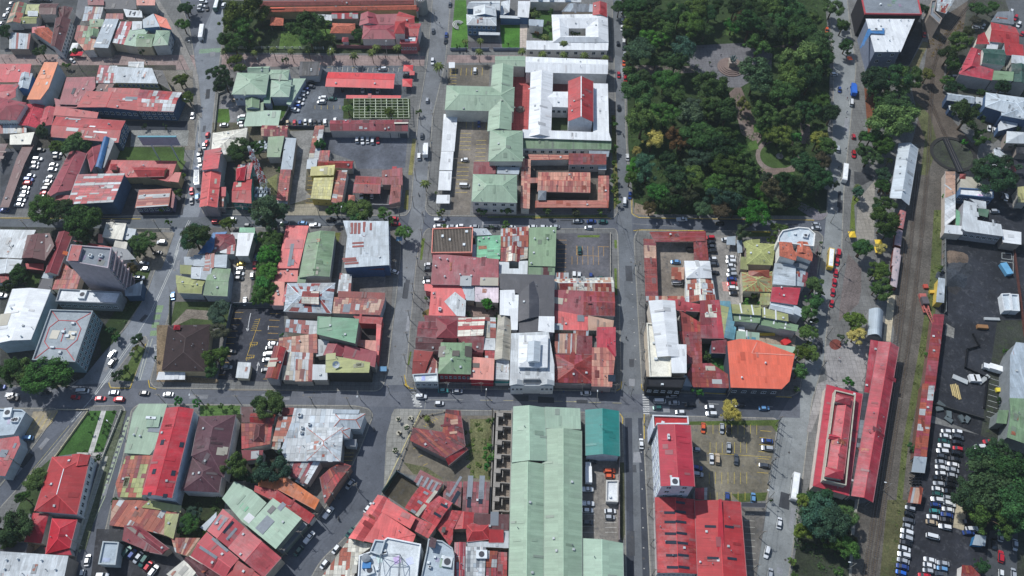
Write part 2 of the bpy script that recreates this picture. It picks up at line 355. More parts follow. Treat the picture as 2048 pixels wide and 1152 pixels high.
def wing(root, kind, h, P, rc, wc, opt):
    """P: photo positions of the eave outline; adds wall, roof and fittings to root"""
    R = Vector(root.location); h = h + random.uniform(-0.12, 0.12)
    W = [gp(x, y, h) - R for x, y in P]
    poly = [Vector((w.x, w.y)) for w in W]
    court = kind == 'C'
    if not court and area(poly) < 0: poly.reverse()
    rise = float(opt.get('r', 1.2)); th = 0.14; rust = float(opt.get('rust', 0.06)); faces = []; ridge = []
    if kind in 'GHDPV' and len(poly) == 4:
        # make the ridge follow the gable ends p0p1 and p2p3 in photo order
        a, b, c, d = [Vector((w.x, w.y)) for w in W]
        if 'ax' in opt: a, b, c, d = b, c, d, a
        if area([a, b, c, d]) < 0: a, b, c, d = b, a, d, c
        v3 = lambda p, z: Vector((p.x, p.y, z)); m1, m2 = (a+b)/2, (c+d)/2
        if kind == 'H':
            L = (m2-m1).length; k = min(0.45, 0.42*(a-b).length/max(L, 0.1)); m1, m2 = m1.lerp(m2, k), m2.lerp(m1, k)
        if kind == 'P': m1 = m2 = (a+b+c+d)/4
        if kind in 'GHPV':
            A, B, C_, D_, M1, M2 = v3(a, h), v3(b, h), v3(c, h), v3(d, h), v3(m1, h+rise), v3(m2, h+rise)
            if kind == 'V':   # barrel vault in six strips
                K = 8; ring = []
                for i in range(K+1):
                    t = i/K; zz = h + rise*math.sin(math.pi*t); ring.append((v3(a.lerp(b, t), zz), v3(d.lerp(c, t), zz)))
                faces = [[ring[i][1], ring[i+1][1], ring[i+1][0], ring[i][0]] for i in range(K)]
                faces = [[q[0], q[1], q[2], q[3]] if area(q) > 0 else list(reversed(q)) for q in faces]
            elif kind == 'P': faces = [[A, B, M1], [B, C_, M1], [C_, D_, M1], [D_, A, M1]]
            else:
                faces = [[B, C_, M2, M1], [D_, A, M1, M2]]
                if kind == 'H': faces += [[A, B, M1], [C_, D_, M2]]
                ridge = [(M1, M2)]
                if kind == 'H': ridge += [(A, M1), (B, M1), (C_, M2), (D_, M2)]
        else:
            faces = [[v3(c, h), v3(d, h), v3(a, h+rise), v3(b, h+rise)]]
        poly = [a, b, c, d]
    elif court:
        O = poly[:4]; I_ = poly[4:]
        if area(O) < 0: O.reverse(); I_.reverse()
        v3 = lambda p, z: Vector((p.x, p.y, z)); Mr = [o.lerp(i, 0.45) for o, i in zip(O, I_)]
        for i in range(4):
            j = (i+1) % 4
            faces.append([v3(O[i], h), v3(O[j], h), v3(Mr[j], h+rise), v3(Mr[i], h+rise)])
            faces.append([v3(I_[j], h), v3(I_[i], h), v3(Mr[i], h+rise), v3(Mr[j], h+rise)])
            ridge += [(v3(Mr[i], h+rise), v3(Mr[j], h+rise)), (v3(O[i], h), v3(Mr[i], h+rise))]
        poly = O
    elif kind != 'F':
        # nearly flat sheet roof; eave edge = the lowest in the photo
        i0 = min(range(len(poly)), key=lambda i: poly[i].y + poly[(i+1) % len(poly)].y)
        q = poly[i0:]+poly[:i0]
        ymin = min(p.y for p in q); ymax = max(p.y for p in q); sl = float(opt.get('r', 0.5))
        faces = [[Vector((p.x, p.y, h + sl*(p.y-ymin)/max(ymax-ymin, 0.1))) for p in q]]
    # walls
    if 'nowall' in opt: pass
    elif 'open' not in opt:
        mb = MB()
        if court:
            O, I_ = inset(poly, 0.35), I_
            OO = [p for p in O]; II = [i.lerp(o, 0.06) for i, o in zip(I_, poly)]
            for i in range(4):
                j = (i+1) % 4; prism(mb, [OO[i], OO[j], II[j], II[i]], 0, h-0.02-0.003*i)
        else:
            ip = inset(poly, 0.05 if kind == 'F' else 0.32)
            top = h if kind != 'F' else h-0.6
            prism(mb, ip, 0.0, top-0.03)
            if kind in 'G' and len(poly) == 4:      # gable ends
                a, b, c, d = ip; m1, m2 = (a+b)/2, (c+d)/2; z = top-0.03; zr = h+rise-0.12
                mb.add([(a.x,a.y,z),(b.x,b.y,z),(m1.x,m1.y,zr),(d.x,d.y,z),(c.x,c.y,z),(m2.x,m2.y,zr)], [(0,1,2),(4,3,5),(1,4,5,2),(3,0,2,5)])
            if kind in 'D' or (faces and kind == 'S'):
                f = faces[0]; fi = inset([Vector((p.x, p.y)) for p in f], 0.32); n = len(f)
                mb.add([(p.x, p.y, h-0.2) for p in fi] + [(p.x, p.y, q.z-0.16) for p, q in zip(fi, f)], [(i, (i+1) % n, n+(i+1) % n, n+i) for i in range(n)])
        mb.obj("wall", 'wall', wc, root)
    else:
        ip = inset(poly, 0.5); n = len(ip)
        for i in range(n):
            p, q = ip[i], ip[(i+1) % n]; k = max(1, int((q-p).length/6))
            for s in range(k):
                m = MB(); c = p.lerp(q, s/k); m.cyl((c.x, c.y, 0), (c.x, c.y, h-0.1), 0.11, 0.11, 6); m.obj("post", 'steel', colour('mg'), root)
    # roof
    if kind == 'F':
        n = len(poly); deck = inset(poly, 0.4)
        V = [(p.x, p.y, h-0.38) for p in deck]; mesh_obj("roof", V, [tuple(range(n))], 'deck', rc, root)
        ou = inset(poly, -0.05); V = [(p.x, p.y, h-0.6) for p in ou] + [(p.x, p.y, h+0.35) for p in ou] + [(p.x, p.y, h+0.35) for p in deck] + [(p.x, p.y, h-0.4) for p in deck]
        Fc = []
        for r0 in range(3):
            for i in range(n): j = (i+1) % n; Fc.append((r0*n+i, r0*n+j, (r0+1)*n+j, (r0+1)*n+i))
        pc = colour(opt['par']) if 'par' in opt else wc
        mesh_obj("parapet", V, Fc, 'wall', pc, root)
        faces = [[Vector((p.x, p.y, h-0.37)) for p in deck]]
    else:
        V, Fc, UV = roof_mesh(faces, th)
        mesh_obj("roof", V, Fc, 'tile' if 'tile' in opt else 'metal', rc, root, UV, smooth=False)
    if ridge and 'norid' not in opt:
        rcap = opt.get('rid'); cc = colour(rcap) if rcap else tuple(min(1, x*1.28+0.015) for x in rc[:3]) + (0.0,)
        for ri, (a, b) in enumerate(ridge):
            if 'mrid' in opt: cc = colour(opt['mrid']) if ri == 0 else tuple(min(1, x*1.28+0.015) for x in rc[:3]) + (0.0,)
            if (b-a).length < 0.5: continue
            mb = MB(); d = (b-a).normalized(); s = Vector((-d.y, d.x, 0)); s = s.normalized() if s.length > 0 else Vector((1, 0, 0))
            w = float(opt.get('rw', 0.26)); mb.box((a+b)/2 + Vector((0,0,0.03)), (b-a).length, w, 0.09, d, s); mb.obj("ridge_cap", 'paint', cc, root)
    # separate sheets
    if 'n' in opt:
        g, pal = opt['n'].split(':'); nu, nv = map(int, g.split('x'))
        for f in faces: sheets(root, f, nu, nv, SHEETS[pal], 0.045)
    if 'clean' not in opt: clutter(root, faces, kind, rc, opt)
    # fittings at photo positions
    for key, nm in (('sky', 'skylight'), ('vent', 'roof_vent'), ('dark', 'roof_opening'), ('box', 'rooftop_unit'), ('patch', 'roof_sheet'), ('dish', 'satellite_dish')):
        if key in opt:
            for it in opt[key].split(';'):
                q = it.split(','); x, y = ab(opt['_t'], float(q[0]), float(q[1])); hit = plane_hit(faces, x, y, R)
                if not hit: continue
                p, f, nrm = hit
                if nrm.z < 0: nrm = -nrm
                u = (f[1]-f[0]).normalized(); w = nrm.cross(u)
                su = float(q[2]) if len(q) > 2 else 1.0; sv = float(q[3]) if len(q) > 3 else 2.2
                if abs(u.x) < abs(u.y): su, sv = sv, su
                mb = MB()
                if key == 'vent':
                    mb.cyl(p, p+Vector((0,0,0.7)), 0.28, 0.28, 10); mb.cyl(p+Vector((0,0,0.7)), p+Vector((0,0,1.0)), 0.42, 0.1, 10); mb.obj(nm, 'paint', colour('wg'), root)
                elif key == 'box':
                    mb.box(p+Vector((0,0,0.55)), su, sv, 1.1, Vector((u.x,u.y,0)).normalized(), Vector((-u.y,u.x,0)).normalized()); o = mb.obj(nm, 'paint', colour('wg', 0.1), root)
                    m2 = MB(); m2.cyl(p+Vector((0,0,1.1)), p+Vector((0,0,1.2)), min(su,sv)*0.35, min(su,sv)*0.35, 10); m2.obj("fan", 'paint', colour('dg'), o)
                elif key == 'dish':
                    mb.cyl(p, p+Vector((0,0,1.2)), 0.1, 0.1, 6); d = Vector((0.2,-0.6,0.75)).normalized(); c = p+Vector((0,0,1.3)); mb.cyl(c, c+d*0.5, 0.3, 1.5, 16, False); mb.obj(nm, 'paint', colour('wg'), root)
                elif key == 'patch':
                    mb.box(p+nrm*0.09, su, sv, 0.05, u, w); mb.obj(nm, 'metal', colour(q[4] if len(q) > 4 else 'zn', 0.08), root)
                else:
                    mb.box(p+nrm*0.08, su, sv, 0.14, u, w); mb.obj(nm, 'glass' if key == 'dark' else 'paint', colour('mg') if key == 'sky' else None, root)
    for it in opt.get('line', '').split(';'):
        if not it: continue
        q = list(map(float, it.split(','))); A_, B_ = plane_hit(faces, *ab(opt['_t'], q[0], q[1]), R), plane_hit(faces, *ab(opt['_t'], q[2], q[3]), R)
        if A_ and B_:
            mb = MB(); d = (B_[0]-A_[0]).normalized(); mb.box((A_[0]+B_[0])/2+Vector((0,0,.06)), (B_[0]-A_[0]).length, float(opt.get('lw', .4)), .12, d, Vector((-d.y, d.x, 0)).normalized()); mb.obj("roof_rib", 'paint', colour(opt.get('lc', 'rd')), root)
    if 'ribs' in opt and len(poly) == 4:
        k = int(opt['ribs']); z = Vector((0,0,h-.28)); f = faces[0]; i0 = max(range(4), key=lambda i: f[i].y - abs(f[i].x)*.001 - (f[(i+1) % 4]-f[i]).x*.01)
        tp = sorted(f, key=lambda p: -p.y)[:2]; bt = sorted(f, key=lambda p: -p.y)[2:]; tp.sort(key=lambda p: p.x); bt.sort(key=lambda p: p.x)
        for i in range(1, k):
            A_, B_ = tp[0].lerp(tp[1], i/k), bt[0].lerp(bt[1], i/k); mb = MB(); d = (B_-A_).normalized(); mb.box((A_+B_)/2+Vector((0,0,.2)), (B_-A_).length-.1, .3, .35, d, Vector((-d.y, d.x, 0))); mb.obj("rib", 'deck', colour((126,116,106), .15), root)
    # windows
    for side, spec in [(k[3:], v) for k, v in opt.items() if k.startswith('win')]:
        nx, ny = map(int, spec.split(':')[0].split('x')); dirv = dict(S=Vector((0,-1)), E=Vector((1,0)), W=Vector((-1,0)), N=Vector((0,1)))[side]
        ip = inset(poly, 0.05 if kind == 'F' else 0.32); best = None
        for i in range(len(ip)):
            e = ip[(i+1) % len(ip)]-ip[i]
            if e.length < 1: continue
            nrm = Vector((e.y, -e.x)).normalized(); sc = nrm.dot(dirv)*e.length
            if best is None or sc > best[0]: best = (sc, ip[i], ip[(i+1) % len(ip)], nrm)
        _, a, b, nrm = best; L = (b-a).length; e = (b-a)/L; fh = (h-0.5)/ny
        ww = min(1.7, L/nx*0.55); wh = min(1.7, fh*0.5)
        for r in range(ny):
            for i in range(nx):
                c = a + e*(L*(i+0.5)/nx) + nrm*0.02; mb = MB(); z = 0.3 + fh*(r+0.55)
                mb.box((c.x, c.y, z), ww, 0.1, wh, Vector((e.x, e.y, 0)), Vector((-nrm.x, -nrm.y, 0))); wdw = mb.obj("window", 'glass', None, root)
                mb = MB(); ex = Vector((e.x, e.y, 0)); ny_ = Vector((-nrm.x, -nrm.y, 0)); mb.box((c.x+nrm.x*0.06, c.y+nrm.y*0.06, z-wh/2-0.08), ww+0.3, 0.3, 0.14, ex, ny_); mb.obj("sill", 'wall', colour('wg'), wdw)
                mb = MB(); [mb.box((c.x+e.x*k*ww/2+nrm.x*.05, c.y+e.y*k*ww/2+nrm.y*.05, z), .1, .16, wh, ex, ny_) for k in (-1, 0, 1)]; mb.box((c.x+nrm.x*.05, c.y+nrm.y*.05, z+wh/2), ww+.1, .16, .1, ex, ny_); mb.obj("frame", 'paint', colour('wg'), wdw)
                if 'balc' in opt:
                    mb = MB(); mb.box((c.x+nrm.x*.7, c.y+nrm.y*.7, z-wh/2-.35), ww+1.2, 1.3, .18, ex, ny_); mb.box((c.x+nrm.x*1.3, c.y+nrm.y*1.3, z-wh/2+.15), ww+1.2, .1, .9, ex, ny_); mb.obj("balcony", 'wall', colour((196,176,180)), root)
    return faces
KIND_NAMES = {}
def parse_opts(s, tile):
    o = {'_t': tile}
    for w in s.split():
        if '=' in w: k, v = w.split('=', 1); o[k] = v
        else: o[w] = '1'
    return o
def buildings(text):
    root = None
    for line in text.strip().splitlines():
        line = line.strip()
        if not line or line[0] == '#': continue
        cont = line[0] == '+'
        if cont: line = line[1:]
        parts = [q.strip() for q in line.split('|')]
        head = parts[0].split(); tile, kind, h = head[0], head[1], float(head[2]); P = pts(tile, ' '.join(head[3:]))
        rk = parts[1] or 'lg'; wk = parts[2] if len(parts) > 2 else ''; opt = parse_opts(parts[3] if len(parts) > 3 else '', tile)
        if not cont:
            label = parts[4] if len(parts) > 4 else 'building'; name = opt.get('name', 'building'); cat = opt.get('cat', name.replace('_', ' ').split()[-1])
            cx = sum(p[0] for p in P)/len(P); cy = sum(p[1] for p in P)/len(P)
            root = empty(name, gp(cx, cy, h).xy.to_3d() + Vector((0, 0, 0.12))); tag(root, label, cat, opt.get('g', '').replace('_', ' ') or None, (cx, cy))
            lastw = None
        if wk: lastw = colour(wk) if wk in PAL else colour(tuple(map(int, wk.split(','))))
        elif lastw is None: lastw = colour(random.choice(WALLS), 0.1)
        wing(root, kind, h, P, colour(rk, 0.05, float(opt.get('rust', 0.02 if rk in ('wh','gr','g2','bred','tl','oran','dg') else random.choice([.05,.1,.2,.3])))), lastw, opt)

# ---------------------------------------------------------------- ground pieces
def sheet(name, P, z, mat, col, kind="structure", base=None):
    W = [gp(x, y, z) for x, y in P]
    if area(W) < 0: W.reverse()
    if base is None: o = mesh_obj(name, W, [tuple(range(len(W)))], mat, col)
    else:
        mb = MB(); prism(mb, W, base, z); o = mb.obj(name, mat, col)
    return struct(o, kind)
def round_corners(W, r=2.5, k=4):
    out = []; n = len(W)
    for i in range(n):
        a, b, c = W[i-1], W[i], W[(i+1) % n]; d1, d2 = (a-b), (c-b); t = min(r, d1.length*0.4, d2.length*0.4)
        p, q = b+d1.normalized()*t, b+d2.normalized()*t
        for s in range(k+1):
            u = s/k; out.append(p*(1-u)**2 + b*2*u*(1-u) + q*u*u)
    return out
def block(P, col=(114,115,114)):
    W = [gp(x, y, 0).xy for x, y in P]
    if area(W) < 0: W.reverse()
    W = round_corners(W, 3.5); mb = MB(); prism(mb, W, -0.3, 0.12); o = struct(mb.obj("pavement", 'concrete', colour(col)))
    inn = inset(W, 0.35); n = len(W); V = [(p.x, p.y, 0.0) for p in inset(W, -0.06)] + [(p.x, p.y, 0.136) for p in inset(W, -0.06)] + [(p.x, p.y, 0.136) for p in inn]
    Fc = [(r*n+i, r*n+(i+1) % n, (r+1)*n+(i+1) % n, (r+1)*n+i) for r in (0, 1) for i in range(n)]
    k = mesh_obj("kerb", V, Fc, 'concrete', colour((148,146,138)), o); return o
YZ = [0.14]; YBOX = []
def yard(name, tile, s, mat, col, kind="structure"):
    """a sheet lying on the block, 4 mm above every earlier sheet it may overlap"""
    P = pts(tile, s); W = [gp(x, y) for x, y in P]; bb = (min(p.x for p in W), min(p.y for p in W), max(p.x for p in W), max(p.y for p in W))
    lv = 1 + max([l for l, o in YBOX if o[0] < bb[2] and o[2] > bb[0] and o[1] < bb[3] and o[3] > bb[1]] or [0]); YBOX.append((lv, bb))
    YZ[0] = 0.136 + 0.004*lv
    return sheet(name, P, YZ[0], mat, colour(col), kind)
def line_strip(mb, a, b, w, z):
    a, b = Vector(a), Vector(b); d = (b-a); 
    if d.length < 1e-3: return
    d.normalize(); s = Vector((-d.y, d.x))*w/2
    mb.add([(a.x-s.x, a.y-s.y, z), (b.x-s.x, b.y-s.y, z), (b.x+s.x, b.y+s.y, z), (a.x+s.x, a.y+s.y, z)], [(0,1,2,3)])
def marking(name, tile, segs, w, col, z=0.012, dash=None):
    """segs: list of strings of points; each a polyline"""
    mb = MB()
    for s in segs:
        P = [gp(x, y, 0).xy for x, y in pts(tile, s)]
        for a, b in zip(P, P[1:]):
            if dash:
                L = (b-a).length; t = 0
                while t < L: line_strip(mb, a.lerp(b, t/L), a.lerp(b, min(1, (t+dash[0])/L)), w, z); t += dash[0]+dash[1]
            else: line_strip(mb, a, b, w, z)
    return struct(mb.obj(name, 'marking', colour(col)))
def bays(tile, a, b, n, vec, z=None, col=(206,176,60), spine=False):
    """n parking lines from a to b (photo), each drawn along vec (photo)"""
    z = z or YZ[0]+0.003; a, b = ab(tile, *a), ab(tile, *b); s = TILES[tile][2]; mb = MB()
    for i in range(n):
        t = i/(n-1); p = (a[0]+(b[0]-a[0])*t, a[1]+(b[1]-a[1])*t); q = (p[0]+vec[0]/s, p[1]+vec[1]/s)
        line_strip(mb, gp(*p, 0).xy, gp(*q, 0).xy, 0.16, z)
    if spine:
        q0 = (a[0]+vec[0]/s, a[1]+vec[1]/s); q1 = (b[0]+vec[0]/s, b[1]+vec[1]/s); line_strip(mb, gp(*q0).xy, gp(*q1).xy, 0.16, z+0.002)
    return struct(mb.obj("bay_marking", 'marking', colour(col)))
def wall_line(tile, s, h, label, col='mg', th=0.25, name="boundary_wall", cat="wall", rails=False):
    P = pts(tile, s); W = [gp(x, y, 0).xy for x, y in P]; root = empty(name, W[0].to_3d()+Vector((0,0,0.12))); R = W[0]
    tag(root, label, cat, None, (sum(p[0] for p in P)/len(P), sum(p[1] for p in P)/len(P)))
    for a, b in zip(W, W[1:]):
        L = (b-a).length; d = (b-a)/L; n = max(1, int(L/4)); mb = MB()
        if not rails: mb.box(((a+b)/2-R).to_3d()+Vector((0,0,h/2)), L, th, h, d.to_3d(), Vector((-d.y, d.x, 0))); mb.obj("panel", 'wall', colour(col), root)
        else:
            for z in (0.25, h*0.6, h-0.1): mb.box(((a+b)/2-R).to_3d()+Vector((0,0,z)), L, 0.06, 0.07, d.to_3d(), Vector((-d.y, d.x, 0)))
            for i in range(int(L/0.8)): c = a+d*(i*0.8)-R; mb.box((c.x, c.y, h/2), 0.05, 0.05, h-0.2)
            mb.obj("railing", 'steel', colour(col), root)
        for i in range(n+1):
            c = a+d*(L*i/n)-R; mb = MB(); mb.box((c.x, c.y, (h+0.15)/2), th+0.15, th+0.15, h+0.15, d.to_3d(), Vector((-d.y, d.x, 0))); mb.obj("post", 'wall', colour(col, 0.1), root)

# ---------------------------------------------------------------- cars
CC = dict(w=(232,236,238), s=(176,182,188), k=(26,28,32), d=(74,80,88), b=(44,72,140), B=(30,100,200), r=(196,24,44), g=(36,92,86), G=(60,150,150), y=(226,190,40), o=(232,96,40), t=(190,170,140), l=(104,158,206))
CN = dict(w='white', s='silver', k='black', d='dark grey', b='blue', B='bright blue', r='red', g='dark green', G='turquoise', y='yellow', o='orange', t='beige', l='light blue')
def loft(profile, width_fn, name):
    """side profile loft: list of (y, z, halfwidth) rings -> closed body"""
    pass
def car_meshes(kind):
    zh = 0
    """returns {part: (mesh, offset list)}; x across, y along (front +y)"""
    P = {}
    if kind == 'car':   L, W, zb, zh, zt = 4.4, 1.78, 0.28, 0.86, 1.45; cab = (-1.75, -1.15, 0.55, 1.35)
    elif kind == 'hatch': L, W, zb, zh, zt = 3.75, 1.68, 0.27, 0.9, 1.5; cab = (-1.8, -1.45, 0.45, 1.2)
    elif kind == 'suv': L, W, zb, zh, zt = 4.6, 1.88, 0.35, 1.02, 1.75; cab = (-2.1, -1.85, 0.6, 1.2)
    elif kind == 'pickup': L, W, zb, zh, zt = 5.2, 1.88, 0.4, 1.05, 1.75; cab = (-0.45, -0.2, 0.95, 1.5)
    elif kind == 'van': L, W, zb, zh, zt = 4.9, 1.9, 0.3, 1.15, 2.05; cab = (-2.4, -2.3, 1.45, 2.1)
    h = L/2; w = W/2
    # lower body: stations along y with half width and hood height
    st = [(-h, w*0.80, zh*0.80), (-h+0.12, w*0.92, zh*0.97), (-h+0.7, w, zh), (0, w*1.0, zh+0.02), (h-1.1, w*0.99, zh-0.02), (h-0.35, w*0.92, zh*0.86), (h, w*0.74, zh*0.70)]
    V, Fc = [], []
    for y, ww, zz in st: V += [(-ww*0.95, y, zb), (-ww, y, (zb+zz)/2), (-ww*0.93, y, zz), (ww*0.93, y, zz), (ww, y, (zb+zz)/2), (ww*0.95, y, zb)]
    for i in range(len(st)-1):
        for j in range(6): k = (j+1) % 6; Fc.append((i*6+j, (i+1)*6+j, (i+1)*6+k, i*6+k))
    Fc.append((0,1,2,3,4,5)); n = (len(st)-1)*6; Fc.append((n+5,n+4,n+3,n+2,n+1,n))
    # roof panel (paint) on the cabin
    y0, y1, y2, y3 = cab; rw = w*0.74; k = len(V)
    V += [(-rw, y1, zt), (rw, y1, zt), (rw, y2, zt), (-rw, y2, zt), (-rw*0.96, y1+.05, zt+0.05), (rw*0.96, y1+.05, zt+0.05), (rw*0.96, y2-.05, zt+0.05), (-rw*0.96, y2-.05, zt+0.05)]
    Fc += [(k+4,k+5,k+6,k+7), (k,k+1,k+5,k+4), (k+1,k+2,k+6,k+5), (k+2,k+3,k+7,k+6), (k+3,k,k+4,k+7)]
    if kind == 'pickup':   # bed walls
        for sx in (-1, 1):
            k = len(V); x0, x1 = sx*w*0.93, sx*w*0.80; a, b, z = -h+0.1, y0-0.05, zh+0.22
            V += [(x0,a,zh-.05),(x1,a,zh-.05),(x1,b,zh-.05),(x0,b,zh-.05),(x0,a,z),(x1,a,z),(x1,b,z),(x0,b,z)]; Fc += [(k+4,k+5,k+6,k+7),(k,k+1,k+5,k+4),(k+1,k+2,k+6,k+5),(k+2,k+3,k+7,k+6),(k+3,k,k+4,k+7)]
    P['body'] = (V, Fc, 'car')
    gw = w*0.90
    def pane(v, f): return (v, f)
    P['windscreen'] = ([(-gw*0.93, y3, zh), (gw*0.93, y3, zh), (rw, y2, zt), (-rw, y2, zt)], [(0,1,2,3)], 'glass')
    P['rear_window'] = ([(-gw*0.93, y0, zh), (gw*0.93, y0, zh), (rw, y1, zt), (-rw, y1, zt)], [(1,0,3,2)], 'glass')
    P['side_window'] = ([(gw, y0, zh), (gw, y3, zh), (rw, y2, zt), (rw, y1, zt)], [(0,1,2,3)], 'glass')
    P['side_window2'] = ([(-gw, y0, zh), (-gw, y3, zh), (-rw, y2, zt), (-rw, y1, zt)], [(1,0,3,2)], 'glass')
    mb = MB(); mb.cyl((-0.11, 0, 0), (0.11, 0, 0), 0.33, 0.33, 12); P['wheel'] = (mb.v, mb.f, 'tyre')
    mb = MB(); mb.box((0, 0, 0), 0.36, 0.10, 0.16); P['headlight'] = (mb.v, mb.f, 'paint')
    out = {}
    for kk, (v, f, m) in P.items():
        me = bpy.data.meshes.new(kk); me.from_pydata([tuple(q) for q in v], [], f); me.materials.append(MAT[m]); out[kk] = me
    out['_d'] = (h, w, zh); return out
CARM = {}
def put_vehicle(kind, col, p, ang, label, group, cat=None, at=None):
    name = {'hatch': 'car', 'car': 'car', 'suv': 'car', 'pickup': 'pickup_truck', 'van': 'van', 'bus': 'bus', 'truck': 'box_truck'}[kind]
    z = p.z; root = empty(name, p); root.rotation_euler = (0, 0, ang)
    tag(root, label, cat or {'hatch': 'car', 'car': 'car', 'suv': 'car', 'pickup': 'pickup', 'van': 'van', 'bus': 'bus', 'truck': 'truck'}[kind], group, at)
    c = colour(CC[col], 0.06, 1.0)
    if kind in ('bus', 'truck'):
        key = kind
        if key not in CARM:
            D = {}
            L = 11.0 if kind == 'bus' else 8.5; w = 1.25; 
            def M(nm, mb, mat): me = bpy.data.meshes.new(nm); me.from_pydata(mb.v, [], mb.f); me.materials.append(MAT[mat]); D[nm] = me
            if kind == 'bus':
                mb = MB(); st = [(-L/2, .97, 2.85), (-L/2+.25, 1, 3.0), (L/2-.3, 1, 3.0), (L/2, .93, 2.75)]
                V, Fc = [], []
                for y, s, zt in st: V += [(-w*s, y, .4), (-w*s, y, 2.6), (-w*s*.9, y, zt), (w*s*.9, y, zt), (w*s, y, 2.6), (w*s, y, .4)]
                for i in range(3):
                    for j in range(6): k = (j+1) % 6; Fc.append((i*6+j, (i+1)*6+j, (i+1)*6+k, i*6+k))
                Fc += [(0,1,2,3,4,5), (23,22,21,20,19,18)]; mb.add(V, Fc); M('body', mb, 'car')
                mb = MB(); mb.box((0, -0.3, 2.0), 2*w+0.04, L-1.6, 0.8); M('side_windows', mb, 'glass')
                mb = MB(); mb.box((0, L/2-0.04, 1.8), 2*w*0.86, 0.12, 1.2); M('windscreen', mb, 'glass')
                mb = MB(); mb.box((0, -2.2, 3.07), 1.1, 1.8, 0.2); mb.box((0, 1.8, 3.05), 0.7, 0.7, 0.14); M('roof_hatch', mb, 'paint')
                mb = MB(); mb.box((0, 0, 3.0), 1.9, L-1.4, 0.07); M('roof_panel', mb, 'paint')
            else:
                mb = MB(); mb.box((0, -1.1, 2.0), 2.5, L-2.2, 2.5); M('body', mb, 'paint')
                mb = MB(); mb.box((0, L/2-1.05, 1.35), 2.2, 1.9, 1.9); M('cab', mb, 'car')
                mb = MB(); mb.box((0, L/2-0.12, 1.75), 1.9, 0.16, 0.75); M('windscreen', mb, 'glass')
            mb = MB(); mb.cyl((-0.16, 0, 0), (0.16, 0, 0), 0.5, 0.5, 12); M('wheel', mb, 'tyre'); D['_d'] = (L/2, w); CARM[key] = D
        D = CARM[key]; hl, w = D['_d']
        for nm, me in D.items():
            if nm[0] == '_': continue
            if nm == 'wheel':
                for sx in (-1, 1):
                    for yy in (-hl*0.6, hl*0.62): mesh_obj('wheel', None, None, None, c, root, loc=(sx*(w-0.14), yy, 0.5), mesh=me)
            else: mesh_obj(nm, None, None, None, colour(CC['w'], 0, 1) if nm in ('roof_hatch', 'roof_panel') else c, root, mesh=me)
        return root
    if kind not in CARM: CARM[kind] = car_meshes(kind)
    D = CARM[kind]; h, w, zh = D['_d']
    mesh_obj('body', None, None, None, c, root, mesh=D['body'])
    for nm in ('windscreen', 'rear_window', 'side_window', 'side_window2'): mesh_obj(nm.rstrip('2'), None, None, None, c, root, mesh=D[nm])
    for sx in (-1, 1):
        for yy in (-h*0.6, h*0.62): mesh_obj('wheel', None, None, None, None, root, loc=(sx*(w-0.1), yy, 0.33), mesh=D['wheel'])
    return root
def cars(tile, direction, items, where, group, z=0.02):
    """direction: photo vector of the car's long axis; items 'x,y,c[kind]' """
    DIRS = {'h': (1, 0), 'v': (0.0, -1)}; dv = DIRS.get(direction) or tuple(map(float, direction.split(',')))
    for it in items.split():
        q = it.split(','); x, y = ab(tile, float(q[0]), float(q[1])); c = q[2][0]; kd = {'': random.choice(['car', 'car', 'hatch', 'suv']), 'p': 'pickup', 'v': 'van', 'B': 'bus', 'T': 'truck'}[q[2][1:]]
        hz = {'bus': 1.8, 'truck': 1.8, 'van': 1.2}.get(kd, 0.8); p = gp(x, y, z+hz); p.z = z
        d = (gp(x+dv[0]*20, y+dv[1]*20) - gp(x-dv[0]*20, y-dv[1]*20)).xy
        ang = math.atan2(d.y, d.x) - math.pi/2 + random.uniform(-0.05, 0.05)
        if random.random() < 0.5 and kd in ('car', 'suv', 'hatch'): ang += math.pi
        nm = {'hatch': 'car', 'car': 'car', 'suv': 'car', 'pickup': 'pickup truck', 'van': 'van', 'bus': 'bus', 'truck': 'truck'}[kd]
        put_vehicle(kd, c, p, ang, f"{CN[c]} {nm} {where}", group, at=(x, y))

